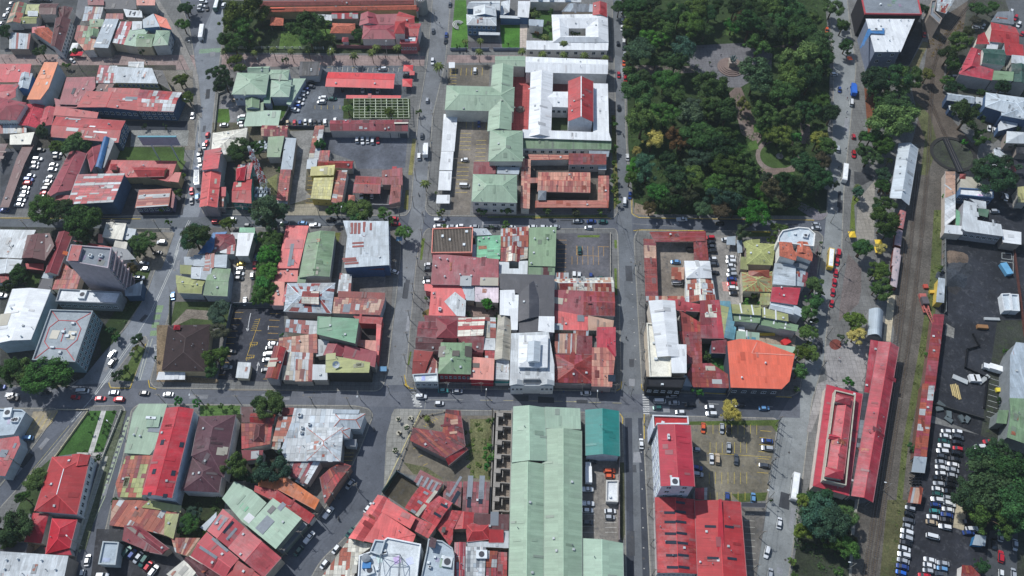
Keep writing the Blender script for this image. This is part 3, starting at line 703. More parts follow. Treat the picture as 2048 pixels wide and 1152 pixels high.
# ---------------------------------------------------------------- trees
def crown_mesh(seed, nlobes, nleaf, flat, leaf):
    rnd = random.Random(seed); V, Fc = [], []; lobes = []; k0 = rnd.randint(3, 5); mains = []
    for i in range(k0):
        t = 6.28*i/k0 + rnd.uniform(-.5, .5); mains.append((Vector((math.cos(t)*rnd.uniform(.2,.6), math.sin(t)*rnd.uniform(.2,.6), rnd.uniform(-.15,.4)*flat)), rnd.uniform(.34,.62)))
    for i in range(nlobes):
        c, r0 = mains[rnd.randrange(k0)]; d = Vector((rnd.gauss(0,1), rnd.gauss(0,1), rnd.gauss(.3,.8))).normalized(); lobes.append((c+Vector((d.x*r0, d.y*r0, d.z*r0*flat)), rnd.uniform(.10, .27)))
    wts = [r*r for _, r in lobes]; pick = rnd.choices(range(len(lobes)), weights=wts, k=nleaf)
    for i in pick:
        c, r = lobes[i]; d = Vector((rnd.gauss(0,1), rnd.gauss(0,1), rnd.gauss(0.35,1))).normalized(); p = c + d*r*(rnd.uniform(0.7, 1.1) if rnd.random() < .9 else rnd.uniform(1.1, 1.5))
        p.z = c.z + (p.z-c.z)*0.85
        n = (d + Vector((rnd.gauss(0,.35), rnd.gauss(0,.35), rnd.gauss(0.15,.35)))).normalized(); u = n.orthogonal().normalized(); w = n.cross(u)
        t = rnd.uniform(0, 6.28); u, w = u*math.cos(t)+w*math.sin(t), w*math.cos(t)-u*math.sin(t); q = leaf*rnd.uniform(0.5, 1.35)
        k = len(V); V += [p+u*q, p+w*q*0.6, p-u*q*0.9, p-w*q*0.6+n*q*0.3]; Fc.append((k, k+1, k+2, k+3))
    me = bpy.data.meshes.new("crown"); me.from_pydata([tuple(v) for v in V], [], Fc); me.materials.append(MAT['leaf']); return me
CROWNS = [crown_mesh(i, 34+9*(i % 4), 11000, [0.75, 1.0, 0.55, 0.85][i % 4], 0.047) for i in range(14)]
SMALLC = [crown_mesh(50+i, 16, 2200, 0.8, 0.10) for i in range(6)]
def trunk_mesh(seed):
    rnd = random.Random(seed); mb = MB(); mb.cyl((0,0,0), (0.02,0.01,0.62), 0.05, 0.032, 8)
    for i in range(5):
        t = i*1.26+rnd.uniform(0, .8); a = (0.01, 0, rnd.uniform(0.45, 0.6)); b = (math.cos(t)*rnd.uniform(.2,.36), math.sin(t)*rnd.uniform(.2,.36), rnd.uniform(0.72, 0.95)); mb.cyl(a, b, 0.022, 0.008, 6)
    me = bpy.data.meshes.new("trunk"); me.from_pydata(mb.v, [], mb.f); me.materials.append(MAT['bark']); return me
TRUNKS = [trunk_mesh(i) for i in range(4)]
TONE = dict(d=((0.028,0.054,0.024), 'dark green'), m=((0.050,0.090,0.030), 'mid green'), g=((0.044,0.075,0.048), 'grey-green'), l=((0.080,0.125,0.036), 'light green'), b=((0.050,0.140,0.032), 'bright green'),
    y=((0.30,0.27,0.09), 'yellow flowering'), r=((0.115,0.068,0.03), 'rusty orange'), n=((0.07,0.06,0.038), 'brownish'), o=((0.12,0.135,0.04), 'yellowish green'))
LM = []
def near(x, y):
    return min(LM, key=lambda l: (l[1]-x)**2 + ((l[2]-y)*1.15)**2)
def tree(x, y, rpx, tone, name=None, where=None, group=None, hz=None, zb=0.12):
    if tone == 'd' and random.random() < .38: tone = 'm'
    elif tone == 'm' and random.random() < .22: tone = 'l'
    mp = m_per_px(x, y, 8); r = max(0.8, rpx*mp*1.06)
    zc = hz if hz is not None else (min(11.0, 2.4+r*1.05) if r > 2.6 else 1.2+r*0.9)
    c = gp(x, y, zc+0.15*r); root = empty("tree", (c.x, c.y, zb))
    (cr, word) = TONE[tone]; j = random.uniform(0.75, 1.4); hu = random.uniform(.68, 1.15) if tone not in 'yro' else 1.05; col = (cr[0]*j*hu, cr[1]*j, cr[2]*j*random.uniform(.7, 1.25), 1)
    size = 'large' if r > 6.5 else ('small' if r < 3.0 else '')
    if where is None: lm = near(x, y); where = lm[0]
    lab = f"{size+' ' if size else ''}{word} {'tree' if r > 1.6 else 'bush'} {where}"
    if r <= 1.6: root.name = "bush"
    tag(root, lab, 'tree' if r > 1.6 else 'bush', group or (near(x, y)[3]), (x, y))
    k = mesh_obj("crown", None, None, None, col, root, loc=(0, 0, zc-zb), mesh=random.choice(CROWNS if r > 2.6 else SMALLC))
    k.scale = (r*random.uniform(.88, 1.25), r*random.uniform(.88, 1.25), r*random.uniform(0.75, 1.1)); k.rotation_euler = (0, 0, random.uniform(0, 6.28))
    t = mesh_obj("trunk", None, None, None, None, root, mesh=random.choice(TRUNKS)); s = (zc-zb)/0.82; t.scale = (max(s, r*1.2), max(s, r*1.2), s)
    return root
def trees(tile, s, where=None, group=None):
    for it in s.split():
        q = it.split(',')
        if tile in 'MN' and len(q) < 4 and random.random() < .16: continue
        x, y = ab(tile, float(q[0]), float(q[1])); tree(x, y, float(q[2])/TILES[tile][2], q[3] if len(q) > 3 else 'd', where=where, group=group)
def undergrowth(name, tile, sp, dens, hmax, cols, sc=3.0, avoid=()):
    """low plants over an area: leaves scattered in clumps, one mass nobody could count"""
    W = [gp(x, y).xy for x, y in pts(tile, sp)]; x0, x1 = min(p.x for p in W), max(p.x for p in W); y0, y1 = min(p.y for p in W), max(p.y for p in W); V, Fc = [], []
    n = int((x1-x0)*(y1-y0)/10); C_ = [(random.uniform(x0, x1), random.uniform(y0, y1), random.uniform(.5, 1)*sc) for _ in range(n)]; av = [(gp(x, y).xy, rr) for x, y, rr in avoid]; C_ = [q for q in C_ if inside(q, W) and all((Vector(q[:2])-c).length > rr for c, rr in av)]
    for cx, cy, cr in C_:
        hh = hmax*random.uniform(.3, 1)
        for _ in range(int(dens*10)):
            dx, dy = random.gauss(0, .5)*cr, random.gauss(0, .5)*cr; e = max(0.05, 1-(dx*dx+dy*dy)/(cr*cr)); p = Vector((cx+dx, cy+dy, .16+hh*e*random.uniform(.6, 1)))
            if not inside(p, W): continue
            t = random.uniform(0, 6.28); u = Vector((math.cos(t), math.sin(t), random.uniform(-.4, .4))); w = Vector((-math.sin(t), math.cos(t), random.uniform(-.4, .6))); q = random.uniform(.18, .45); k = len(V); V += [p+u*q, p+w*q*.7, p-u*q, p-w*q*.7]; Fc.append((k, k+1, k+2, k+3))
    return struct(mesh_obj(name, V, Fc, 'leaf', cols + (1,)), "stuff")
def palm_mesh():
    mb = MB(); rnd = random.Random(3)
    for i in range(16):
        t = i*2*math.pi/16+rnd.uniform(-.1,.1); L = rnd.uniform(2.2, 2.9); up = rnd.uniform(0.2, 1.1) if i % 2 else rnd.uniform(-0.2, 0.4); d = Vector((math.cos(t), math.sin(t), 0)); s = Vector((-d.y, d.x, 0)); prev = None
        for k in range(6):
            u = k/5; p = d*(L*u) + Vector((0,0, up*u*1.2 - 1.9*u*u)); w = 0.42*math.sin(math.pi*min(1, 0.12+u*0.88))+0.03
            cur = (p-s*w-Vector((0,0,.12*w)), p+Vector((0,0,.1)), p+s*w-Vector((0,0,.12*w)))
            if prev: mb.add(list(prev)+list(cur), [(0,1,4,3), (1,2,5,4)])
            prev = cur
    me = bpy.data.meshes.new("fronds"); me.from_pydata(mb.v, [], mb.f); me.materials.append(MAT['leaf'])
    mb = MB(); mb.cyl((0,0,0), (0.1,0.05,1), 0.2, 0.13, 8); m2 = bpy.data.meshes.new("trunk"); m2.from_pydata(mb.v, [], mb.f); m2.materials.append(MAT['bark']); return me, m2
PALM = palm_mesh()
def palms(tile, s, where, group, h=8.0):
    for it in s.split():
        q = it.split(','); x, y = ab(tile, float(q[0]), float(q[1])); hh = h*random.uniform(.85, 1.1); c = gp(x, y, hh); root = empty("palm_tree", (c.x, c.y, 0.12))
        tag(root, f"palm tree with arching fronds {where}", 'palm', group, (x, y))
        sc = float(q[2]) if len(q) > 2 else 1.0
        k = mesh_obj("fronds", None, None, None, (0.085, 0.11, 0.035, 1), root, loc=(0.1, 0.05, hh-0.12), mesh=PALM[0]); k.rotation_euler = (0, 0, random.uniform(0, 6)); k.scale = (sc,)*3
        t = mesh_obj("trunk", None, None, None, None, root, mesh=PALM[1]); t.scale = (1, 1, hh-0.12)
def pole(tile, x, y, ang, label, h=8.5, arm=2.2, lamp=True, group="street lamps along the streets"):
    px, py = ab(tile, x, y); p = gp(px, py, 0.12); root = empty("street_lamp" if lamp else "utility_pole", p); tag(root, label, 'lamp' if lamp else 'pole', group, (px, py))
    mb = MB(); mb.cyl((0,0,0), (0,0,h), 0.16, 0.10, 8); mb.obj("post", 'steel', colour((150,148,140)), root)
    d = Vector((math.cos(ang), math.sin(ang), 0))
    if lamp:
        mb = MB(); mb.cyl((0,0,h-0.3), tuple(d*arm+Vector((0,0,h+0.3))), 0.06, 0.05, 6); mb.obj("arm", 'steel', colour((150,148,140)), root)
        mb = MB(); mb.box(d*(arm+0.3)+Vector((0,0,h+0.3)), 0.8, 0.35, 0.16, d, Vector((-d.y, d.x, 0))); mb.obj("lamp_head", 'paint', colour('wg'), root)
    else:
        mb = MB(); mb.box((0,0,h-0.6), 2.0, 0.12, 0.12, d, Vector((-d.y, d.x, 0))); mb.box((0,0,h-1.5), 1.4, 0.1, 0.1, d, Vector((-d.y, d.x, 0))); mb.obj("crossarm", 'steel', colour((120,112,100)), root)
        mb = MB(); mb.cyl((0.3,0,h-2.6), (0.3,0,h-1.7), 0.25, 0.25, 10); mb.obj("transformer", 'paint', colour('mg'), root)
# ================================================================ THE GROUND
gr = struct(mesh_obj("ground", [(-900,-60,-0.02),(900,-60,-0.02),(900,1500,-0.02),(-900,1500,-0.02)], [(0,1,2,3)], 'weedy', colour((96,100,84))))
hz = MB(); hz.box((0, 700, 150.25), 1900, 1700, 302.5); hzo = hz.obj("haze", 'paint', None); hzo["kind"] = "stuff"; hzo.data.materials.clear()
hm = bpy.data.materials.new("haze_air"); hm.use_nodes = True; hn = hm.node_tree
for n_ in list(hn.nodes): hn.nodes.remove(n_)
ho = hn.nodes.new("ShaderNodeOutputMaterial"); hv = hn.nodes.new("ShaderNodeVolumePrincipled"); hv.inputs["Color"].default_value = (0.80, 0.93, 1.0, 1); hv.inputs["Density"].default_value = 0.00009; hv.inputs["Anisotropy"].default_value = 0.2
hn.links.new(hv.outputs[0], ho.inputs["Volume"]); hzo.data.materials.append(hm)
def ribbon(name, s, col, z, mat='asphalt'): return sheet(name, pts('X', s), z, mat, colour(col))
ribbon("road", "-400,-300 2500,-300 2500,1300 -400,1300", (91,96,105), -0.008)
ribbon("road", "1236,-80 1256,-80 1263,430 1286,790 1302,1250 1252,1250 1243,790 1236,430 1224,-80", (104,109,114), -0.003)
ribbon("road", "1652,-80 1716,-80 1712,130 1702,290 1690,470 1662,617 1655,700 1626,801 1605,968 1570,1250 1485,1250 1508,1152 1536,1001 1558,845 1600,790 1620,663 1648,480 1666,287 1662,60", (130,135,136), 0.0)
ribbon("road", "388,100 452,-40 440,140 422,275 402,415 372,515 338,625 299,760 150,770 250,659 325,500 372,400 397,230", (121,127,134), 0.002)
ribbon("road", "850,-80 910,-80 892,125 866,230 850,430 835,513 813,770 772,770 803,513 822,418 838,230 856,125", (115,119,123), 0.004)
ribbon("road", "-80,437 800,432 800,456 -80,458", (96,102,108), 0.006)
ribbon("road", "-80,772 130,775 300,778 1600,792 1600,836 1240,824 700,812 -80,816", (99,103,111), 0.008)
ribbon("road", "1290,792 1580,796 1556,836 1290,826", (81,86,94), 0.011)
ribbon("road", "1250,836 1264,836 1270,1250 1256,1250", (66,71,80), 0.0)
ribbon("road", "1276,836 1289,836 1304,1250 1288,1250", (66,71,80), 0.0)
for P in ["-80,-80 333,-80 380,60 388,108 398,175 397,230 385,330 372,400 362,432 -80,436",
          "458,-80 872,-80 855,125 837,230 822,418 812,432 408,430 402,415 422,275 432,175 442,100",
          "908,-80 1222,-80 1234,288 1235,425 1228,437 860,432 850,420 865,230 890,125",
          "1242,-80 1650,-80 1662,60 1668,140 1665,287 1655,430 1645,441 1268,435 1262,425 1252,288",
          "1686,-80 1700,60 1712,130 1700,250 1687,380 1682,518 1657,617 1650,687 1648,720 1630,780 1623,801 1603,968 1577,1152 1560,1280 2500,1280 2500,-80",
          "-80,457 345,457 345,470 325,500 292,591 250,659 198,708 156,760 140,773 -80,773",
          "398,456 780,452 800,458 802,513 775,747 763,783 310,777 299,765 320,687 338,625 349,596 372,515 395,462",
          "855,457 1232,457 1236,470 1243,763 1238,783 815,777 810,765 833,513 848,465",
          "1275,460 1635,462 1647,473 1635,547 1617,663 1600,785 1577,795 1290,783 1283,770 1267,475",
          "290,670 296,680 263,776 221,776 217,762 262,703",
          "-80,816 110,816 117,822 70,890 0,973 -80,1060",
          "175,812 245,810 251,820 154,1106 140,1270 -200,1270 -80,1110 0,1015 105,900 168,822",
          "277,808 712,811 740,818 747,831 720,901 693,955 630,1045 562,1115 430,1270 165,1270 188,1152 209,1064 248,904 262,820",
          "790,818 1240,825 1245,835 1253,1152 1256,1270 560,1270 640,1121 697,1068 770,981 783,830",
          "1290,830 1550,836 1557,845 1535,1001 1507,1152 1490,1270 1304,1270 1300,1152 1285,840"]:
    block(pts('X', P))
PINK = (150,132,128)
yard("path", 'X', "-60,108 388,110 392,140 -60,134", 'concrete', PINK)
yard("path", 'X', "445,108 850,112 848,132 442,134", 'concrete', PINK)
yard("path", 'X', "895,110 1222,112 1226,122 893,126", 'concrete', PINK)
yard("path", 'X', "305,0 318,0 366,80 396,150 404,235 398,235 390,160 355,90", 'concrete', (140,138,134))
# --- top left block
yard("asphalt_yard", 'A', "0,-60 640,-60 560,230 480,420 0,380", 'lot', (66,70,73))
yard("lane", 'A', "600,0 690,0 560,240 500,450 440,450 560,200", 'asphalt', (108,110,114))
yard("asphalt_yard", 'A', "0,500 1350,500 1400,1152 0,1152", 'weedy', (76,74,70))
yard("concrete_yard", 'A', "1210,540 1480,540 1500,1152 1340,1152", 'dirt', (120,116,108))
yard("asphalt_yard", 'A', "960,930 1440,930 1440,1010 950,1010", 'asphalt', (44,50,60))
yard("asphalt_yard", 'B', "0,180 470,180 480,280 360,560 220,640 0,650", 'lot', (75,79,86))
bays('B', (345,260), (225,560), 2, (0,0)); 
yard("grass", 'B', "900,170 1420,170 1410,280 850,272", 'grass', (65,87,41), "stuff")
yard("rubble_yard", 'A', "1010,1000 1450,1000 1440,1120 1000,1125", 'dirt', (136,138,134))
yard("asphalt_yard", 'B', "620,380 1460,280 1400,690 600,700", 'lot', (63,66,73))
yard("grass", 'X', "300,320 372,322 362,345 300,345", 'weedy', (80,100,52), "stuff")
# --- west block with tower
yard("asphalt_yard", 'C', "0,-180 1240,-160 1200,0 1100,330 950,600 640,980 500,1040 0,1040", 'weedy', (66,68,66))
yard("car_park", 'B', "1040,820 1340,825 1240,1110 1000,1110", 'lot', (122,117,106))
yard("grass", 'C', "1010,160 1160,150 1130,220 1010,200", 'grass', (63,80,43), "stuff")
yard("grass", 'C', "200,160 320,165 290,290 190,280", 'grass', (60,80,40), "stuff")
yard("grass", 'C', "960,370 1100,380 860,720 780,790 760,640", 'grass', (48,64,36), "stuff")
yard("grass", 'C', "1060,730 1115,760 1015,1010 905,1000 985,870", 'grass', (76,93,48), "stuff")
# --- block T2
yard("gardens", 'E', "420,0 1990,60 1990,430 440,420", 'weedy', (54,66,44))
yard("grass", 'E', "890,250 1010,240 1060,390 870,390", 'grass', (78,104,46), "stuff")
yard("grass", 'E', "1190,210 1290,240 1290,330 1230,320", 'grass', (73,100,45), "stuff")
yard("concrete_yard", 'E', "400,440 700,470 690,560 470,560", 'concrete', PINK)
yard("asphalt_yard", 'E', "440,760 640,760 600,1020 380,1050 360,900", 'lot', (111,111,112))
yard("grass", 'E', "385,870 470,870 480,960 430,1040 370,1055", 'grass', (74,104,43), "stuff")
yard("grass", 'E', "750,830 960,810 910,930 880,960 770,900", 'grass', (71,101,43), "stuff")
yard("car_park", 'E', "1210,525 1960,525 1930,760 1380,960 960,1010 900,1000 1090,640 1210,640", 'lot', (93,99,106))
bays('E', (1300,540), (1830,545), 14, (-5,35), col=(230,220,200)); bays('E', (1260,540), (1830,545), 4, (30,0))
mk = bays('E', (1160,845), (1360,845), 5, (0,30))
yard("grass", 'E', "1390,790 1920,790 1925,950 1385,950", 'grass', (55,69,36), "stuff")
yard("kitchen_yard", 'F', "340,60 1240,60 1240,720 340,760", 'weedy', (96,92,78))
yard("car_park", 'F', "960,130 1150,120 1100,360 1080,600 1140,660 950,720 990,440", 'lot', (124,124,121))
bays('F', (1110,455), (1085,705), 8, (70,3), col=(214,180,70))
yard("asphalt_yard", 'F', "440,380 520,380 490,760 420,760", 'asphalt', (74,76,80))
yard("car_park", 'F', "1240,170 1900,180 1880,420 1720,450 1500,480 1480,370 1280,300 1240,260", 'lot', (86,91,101))
yard("asphalt_yard", 'F', "1380,430 1720,430 1860,600 1840,740 1380,720", 'lot', (90,90,93))
yard("grass", 'F', "690,560 860,470 850,640 700,640", 'weedy', (118,122,80), "stuff")
yard("concrete_yard", 'F', "940,720 1250,700 1260,800 940,800", 'concrete', (150,144,126))
yard("grass", 'F', "1940,190 1970,190 1940,480 1905,480", 'grass', (129,124,77), "stuff"); yard("grass", 'F', "1885,600 1910,600 1905,760 1870,750", 'grass', (120,116,65), "stuff")
# --- block T3
yard("grass", 'J', "280,0 370,0 385,390 245,395", 'grass', (74,116,45), "stuff")
yard("grass", 'J', "640,200 800,200 795,395 660,395", 'grass', (66,111,40), "stuff")
yard("path", 'J', "800,190 860,190 850,380 800,385", 'concrete', (190,178,166))
yard("path", 'J', "385,330 640,340 650,395 385,395", 'concrete', (90,88,92))
yard("grass", 'J', "870,60 1060,60 1060,330 900,300", 'grass', (55,84,40), "stuff")
yard("car_park", 'J', "225,520 560,520 550,690 220,680", 'lot', (100,95,86))
bays('J', (245,545), (500,545), 7, (-4,60), col=(220,190,60)); bays('J', (240,575), (236,670), 5, (55,0), col=(220,190,60)); bays('J', (235,543), (500,543), 2, (0,0))
yard("car_park", 'K', "200,-20 560,-20 540,380 420,480 400,800 240,800 260,600 300,20", 'lot', (115,109,101))
bays('K', (410,148), (405,280), 5, (-90,0), col=(224,200,60), spine=False); bays('K', (395,385), (380,620), 8, (-95,0), col=(224,196,60)); bays('K', (530,205), (520,365), 6, (-80,0), col=(214,190,80))
bays('J', (370,960), (530,965), 4, (0,70), col=(224,200,60))
yard("tiled_court", 'J', "740,570 890,580 870,1050 720,1040", 'concrete', (176,84,84))
yard("tiled_court", 'J', "1055,580 1495,590 1190,740 1055,740", 'concrete', (128,70,68))
yard("grass", 'J', "1050,880 1190,880 1190,1040 1050,1040", 'grass', (55,68,43), "stuff")
yard("concrete_yard", 'K', "800,280 1520,280 1520,780 780,790", 'lot', (100,93,86))
yard("grass", 'K', "540,810 830,805 1500,800 1500,822 540,822", 'grass', (104,112,65), "stuff"); yard("grass", 'K', "1530,0 1560,0 1590,700 1550,760", 'grass', (104,104,60), "stuff")
# --- park
yard("grass", 'X', "1250,-60 1645,-60 1655,60 1660,140 1655,280 1645,425 1640,432 1275,428 1268,415 1256,288", 'weedy', (52,70,38), "stuff")
for s in ["M 480,370 1080,340 1260,430 1250,560 1000,700 850,700 620,550", ]:
    yard("monument_plaza", 'M', s[2:], 'concrete', (112,112,116))
yard("path", 'M', "150,520 620,530 640,580 200,600", 'concrete', (120,110,106)); yard("path", 'M', "960,700 1010,700 1180,1110 1130,1130 850,800", 'concrete', (118,104,98))
yard("path", 'M', "1260,370 1480,340 1500,400 1280,420", 'concrete', (100,92,84)); yard("path", 'M', "1330,850 1540,820 1560,860 1340,900", 'concrete', (100,92,84)); yard("path", 'M', "1480,980 1560,1000 1560,1152 1490,1152", 'concrete', (116,104,98))
import math as _m
def ell(cx, cy, rx, ry, n=28): return ' '.join(f"{cx+rx*_m.cos(2*_m.pi*i/n):.1f},{cy+ry*_m.sin(2*_m.pi*i/n):.1f}" for i in range(n))
yard("path", 'N', ell(1310,320,185,150), 'concrete', (132,120,114)); yard("lawn", 'N', ell(1310,320,150,110), 'grass', (65,87,43), "stuff")
yard("path", 'N', "980,30 1060,80 1180,180 1140,230 1010,150", 'concrete', (128,116,110)); yard("path", 'N', "1140,430 1440,420 1440,450 1260,480 1310,560 1290,570 1230,470 1150,460", 'concrete', (128,112,104))
yard("path", 'N', "160,700 330,760 300,810 150,790", 'concrete', (140,126,110)); yard("path", 'N', "1490,700 1700,790 1660,840 1600,845 1450,740", 'concrete', (120,116,122)); yard("grass", 'N', "1600,560 1700,600 1690,780 1640,790 1600,700", 'grass', (42,52,40), "stuff")
for s in ["410,280 520,320 490,370 520,430 470,470 410,400", "1030,230 1130,200 1150,270 1060,290", "1090,480 1180,470 1200,560 1100,600", "1300,480 1420,460 1480,520 1320,530", "1360,700 1420,740 1500,710 1470,740 1390,760", "680,400 740,410 730,450 690,440"]: yard("grass", 'N', s, 'grass', (71,98,45), "stuff")
for s in ["430,20 510,30 520,80 440,80", "130,190 170,210 165,260 130,260", "880,150 960,180 950,290 890,280", "1270,380 1380,390 1370,440 1270,440", "1110,990 1190,1000 1200,1060 1110,1060","520,800 600,800 590,840 530,830"]: yard("grass", 'M', s, 'grass', (74,101,46), "stuff")
# --- M2 block
yard("asphalt_yard", 'G', "190,70 560,90 500,540 0,520", 'lot', (99,97,95)); yard("car_park", 'G', "385,250 510,260 470,530 360,540", 'lot', (153,147,139))
yard("wild_plot", 'G', "560,100 690,110 600,540 480,540", 'grass', (55,77,40), "stuff"); yard("grass", 'G', "30,520 370,520 340,680 0,660", 'grass', (65,80,46), "stuff"); yard("path", 'G', "100,565 240,575 230,630 130,620 20,670 10,660", 'dirt', (128,120,110))
yard("concrete_yard", 'G', "-80,660 0,660 -10,960 290,985 290,1010 -80,1000", 'dirt', (128,112,90))
yard("car_park", 'G', "385,555 680,560 690,700 640,790 580,1000 285,985 300,900", 'lot', (54,57,66))
bays('G', (440,585), (330,960), 11, (-52,0), col=(214,170,70)); bays('G', (600,592), (560,985), 11, (62,2), col=(214,170,70)); bays('G', (540,625), (512,690), 6, (-28,4)); bays('G', (524,765), (484,780), 4, (-6,18)); bays('G', (505,842), (465,858), 4, (-6,18)); bays('G', (545,622), (458,860), 2, (0,0))
marking("parking_line", 'G', ["541,622 455,868", "549,695 508,695", "527,765 484,765 480,780 522,780 527,765", "507,842 463,842 460,858 503,858 507,842"], 0.16, (222,184,60), YZ[0]+0.006)
marking("arrow_marking", 'G', ["465,700 478,620 485,590", "458,680 465,700 474,682", "519,950 530,890", "522,905 531,882 537,905", "590,690 592,665"], 0.3, (215,218,220), YZ[0]+0.006)
yard("asphalt_yard", 'G', "1080,370 1300,370 1300,470 1080,470", 'lot', (117,111,108)); yard("asphalt_yard", 'G', "835,380 1000,380 1040,60 980,60", 'lot', (93,90,86)); yard("grass", 'G', "990,105 1025,105 1010,165 985,160", 'grass', (96,100,48), "stuff")
yard("asphalt_yard", 'G', "1120,680 1245,680 1240,760 1120,760", 'lot', (59,55,57)); yard("concrete_yard", 'G', "1310,80 1360,80 1300,960 1260,960", 'concrete', (112,108,104))
# --- M3 block
yard("car_park", 'L', "937,110 1262,110 1262,390 930,375", 'lot', (88,88,93)); 
bays('L', (1000,152), (995,368), 9, (-55,0), col=(206,160,90)); bays('L', (1062,185), (1222,190), 6, (0,58), col=(206,160,80)); bays('L', (1032,248), (1192,250), 6, (0,50), col=(206,160,80)); marking("parking_line", 'L', ["1060,185 1060,243 1195,248", "1187,190 1255,192"], 0.16, (206,160,70), YZ[0]+0.006)
yard("garden_court", 'L', "395,530 590,530 590,610 395,610", 'dirt', (140,120,112)); yard("grass", 'L', "140,580 175,560 175,610 135,610", 'grass', (112,100,57), "stuff")
for s in ["1285,150 1300,150 1302,200 1288,200","1285,320 1300,320 1305,480 1290,480","130,140 150,140 132,270 120,270","60,820 70,820 55,900 45,900","1065,122 1200,120 1195,134 1065,134"]: yard("grass", 'L', s, 'grass', (91,109,48), "stuff")
# --- M4 block
yard("asphalt_yard", 'O', "240,160 480,160 570,270 600,510 250,490", 'lot', (126,118,108)); yard("car_park", 'O', "550,110 730,130 750,540 600,530", 'lot', (127,124,119))
yard("tiled_court", 'O', "640,400 690,400 690,460 650,455", 'concrete', (196,150,140)); yard("grass", 'O', "740,95 940,95 930,130 740,130", 'grass', (79,92,48), "stuff"); yard("weedy_yard", 'O', "750,440 950,440 930,560 760,540", 'weedy', (74,84,60))
yard("grass", 'O', "570,825 680,830 680,940 640,940 575,890", 'grass', (55,103,50), "stuff"); yard("weedy_yard", 'O', "510,740 580,745 580,890 520,890", 'weedy', (40,52,36)); yard("concrete_yard", 'O', "700,640 1090,720 1070,820 860,770 720,720", 'concrete', (160,146,128)); yard("asphalt_yard", 'O', "375,575 510,575 505,640 400,650", 'weedy', (60,50,48)); yard("concrete_yard", 'O', "1180,270 1220,180 1210,370 1160,370", 'concrete', (110,98,104))
# --- L2 lawn
yard("grass", 'D', "515,205 670,205 590,440 470,445 325,465", 'grass', (56,90,40), "stuff"); yard("path", 'D', "580,205 608,205 535,445 505,445", 'concrete', (190,190,186)); yard("path", 'D', "440,443 585,447 580,465 440,458", 'concrete', (176,174,168))
yard("grass", 'D', "200,560 290,480 200,800 90,780", 'grass', (60,77,45), "stuff"); yard("weedy_yard", 'D', "90,790 165,790 140,950 0,960 0,900", 'weedy', (46,60,38)); yard("tracks_bed", 'D', "690,205 725,205 620,560 490,1000 430,1000 560,560", 'weedy', (92,100,80))
yard("path", 'D', "590,465 620,465 450,1000 425,1000", 'concrete', (168,170,160)); yard("path", 'D', "150,950 250,965 180,1020 150,1015", 'dirt', (176,150,120))
# --- L1, L3
yard("car_park", 'D', "190,210 335,200 300,270 200,370 150,340", 'lot', (144,135,115)); bays('D', (215,240), (330,210), 4, (-60,90), col=(214,190,60)); yard("asphalt_yard", 'D', "0,350 150,340 60,560 0,620", 'lot', (63,66,73))
yard("asphalt_yard", 'H', "-20,870 460,880 520,1050 400,1200 -60,1200", 'lot', (54,55,60)); yard("grass", 'H', "490,880 620,860 590,930 480,925", 'grass', (71,90,43), "stuff"); yard("weedy_yard", 'H', "500,640 760,620 740,800 600,940 460,900", 'weedy', (52,60,40)); yard("grass", 'H', "600,128 840,130 840,190 600,192", 'grass', (78,106,53), "stuff"); yard("asphalt_yard", 'H', "820,180 1060,180 1130,560 760,590", 'weedy', (50,48,44)); yard("car_park", 'H', "1460,380 1560,380 1500,480 1440,470", 'lot', (99,93,84)); bays('I', (215,410), (140,440), 2, (0,0)); bays('I', (145,415), (135,460), 3, (60,0), col=(210,180,90))
# --- L4
yard("concrete_yard", 'I', "445,150 600,155 380,640 400,300", 'concrete', (140,140,134)); yard("car_park", 'I', "590,190 1035,190 1030,590 740,590 480,530 540,340", 'lot', (115,109,97)); yard("weedy_yard", 'I', "900,210 1030,210 1030,580 900,560", 'weedy', (104,106,72)); yard("weedy_yard", 'I', "500,470 640,500 740,570 560,540", 'weedy', (96,98,70)); yard("asphalt_yard", 'I', "465,535 595,605 510,745 385,660", 'lot', (75,70,58)); bays('I', (560,390), (620,490), 3, (25,-12)); bays('I', (620,250), (690,205), 6, (18,10), col=(214,190,60)); bays('I', (945,540), (1010,545), 2, (0,0))
marking("parking_line", 'I', ["605,160 380,640"], 0.35, (214,204,150), YZ[0]+0.006); yard("concrete_yard", 'I', "1040,165 1155,165 1140,780 1020,780", 'dirt', (130,120,110))
yard("car_park", 'P', "95,430 325,430 325,950 95,925", 'lot', (124,120,114)); bays('P', (100,745), (100,890), 5, (80,0), col=(200,200,196)); bays('P', (240,745), (240,890), 6, (70,0), col=(200,200,196)); yard("grass", 'P', "330,470 355,470 360,900 345,950 330,900", 'grass', (74,77,57), "stuff")
# --- L5
yard("car_park", 'P', "740,240 1270,240 1210,700 850,695 770,600", 'lot', (109,104,90)); yard("grass", 'P', "745,225 1285,215 1270,290 1240,250 745,245", 'grass', (76,92,43), "stuff"); yard("grass", 'P', "1000,660 1215,650 1200,700 1050,710", 'grass', (74,87,43), "stuff")
bays('P', (850,240), (1150,245), 9, (0,60), col=(200,180,70)); bays('P', (870,350), (1090,350), 7, (0,65), col=(200,180,70)); bays('P', (865,530), (1090,530), 7, (0,70), col=(200,180,70)); bays('P', (1170,280), (1150,530), 7, (68,6), col=(210,180,60)); bays('P', (775,290), (775,520), 2, (0,0)); bays('P', (870,650), (1080,650), 6, (0,50), col=(200,180,70)); marking("parking_line", 'P', ["855,415 1235,440"], 0.16, (206,180,60), YZ[0]+0.006)
yard("car_park", 'P', "1060,730 1210,735 1150,1152 1090,1152", 'lot', (111,108,103)); bays('P', (1075,780), (1085,1090), 9, (60,4), col=(190,190,180))
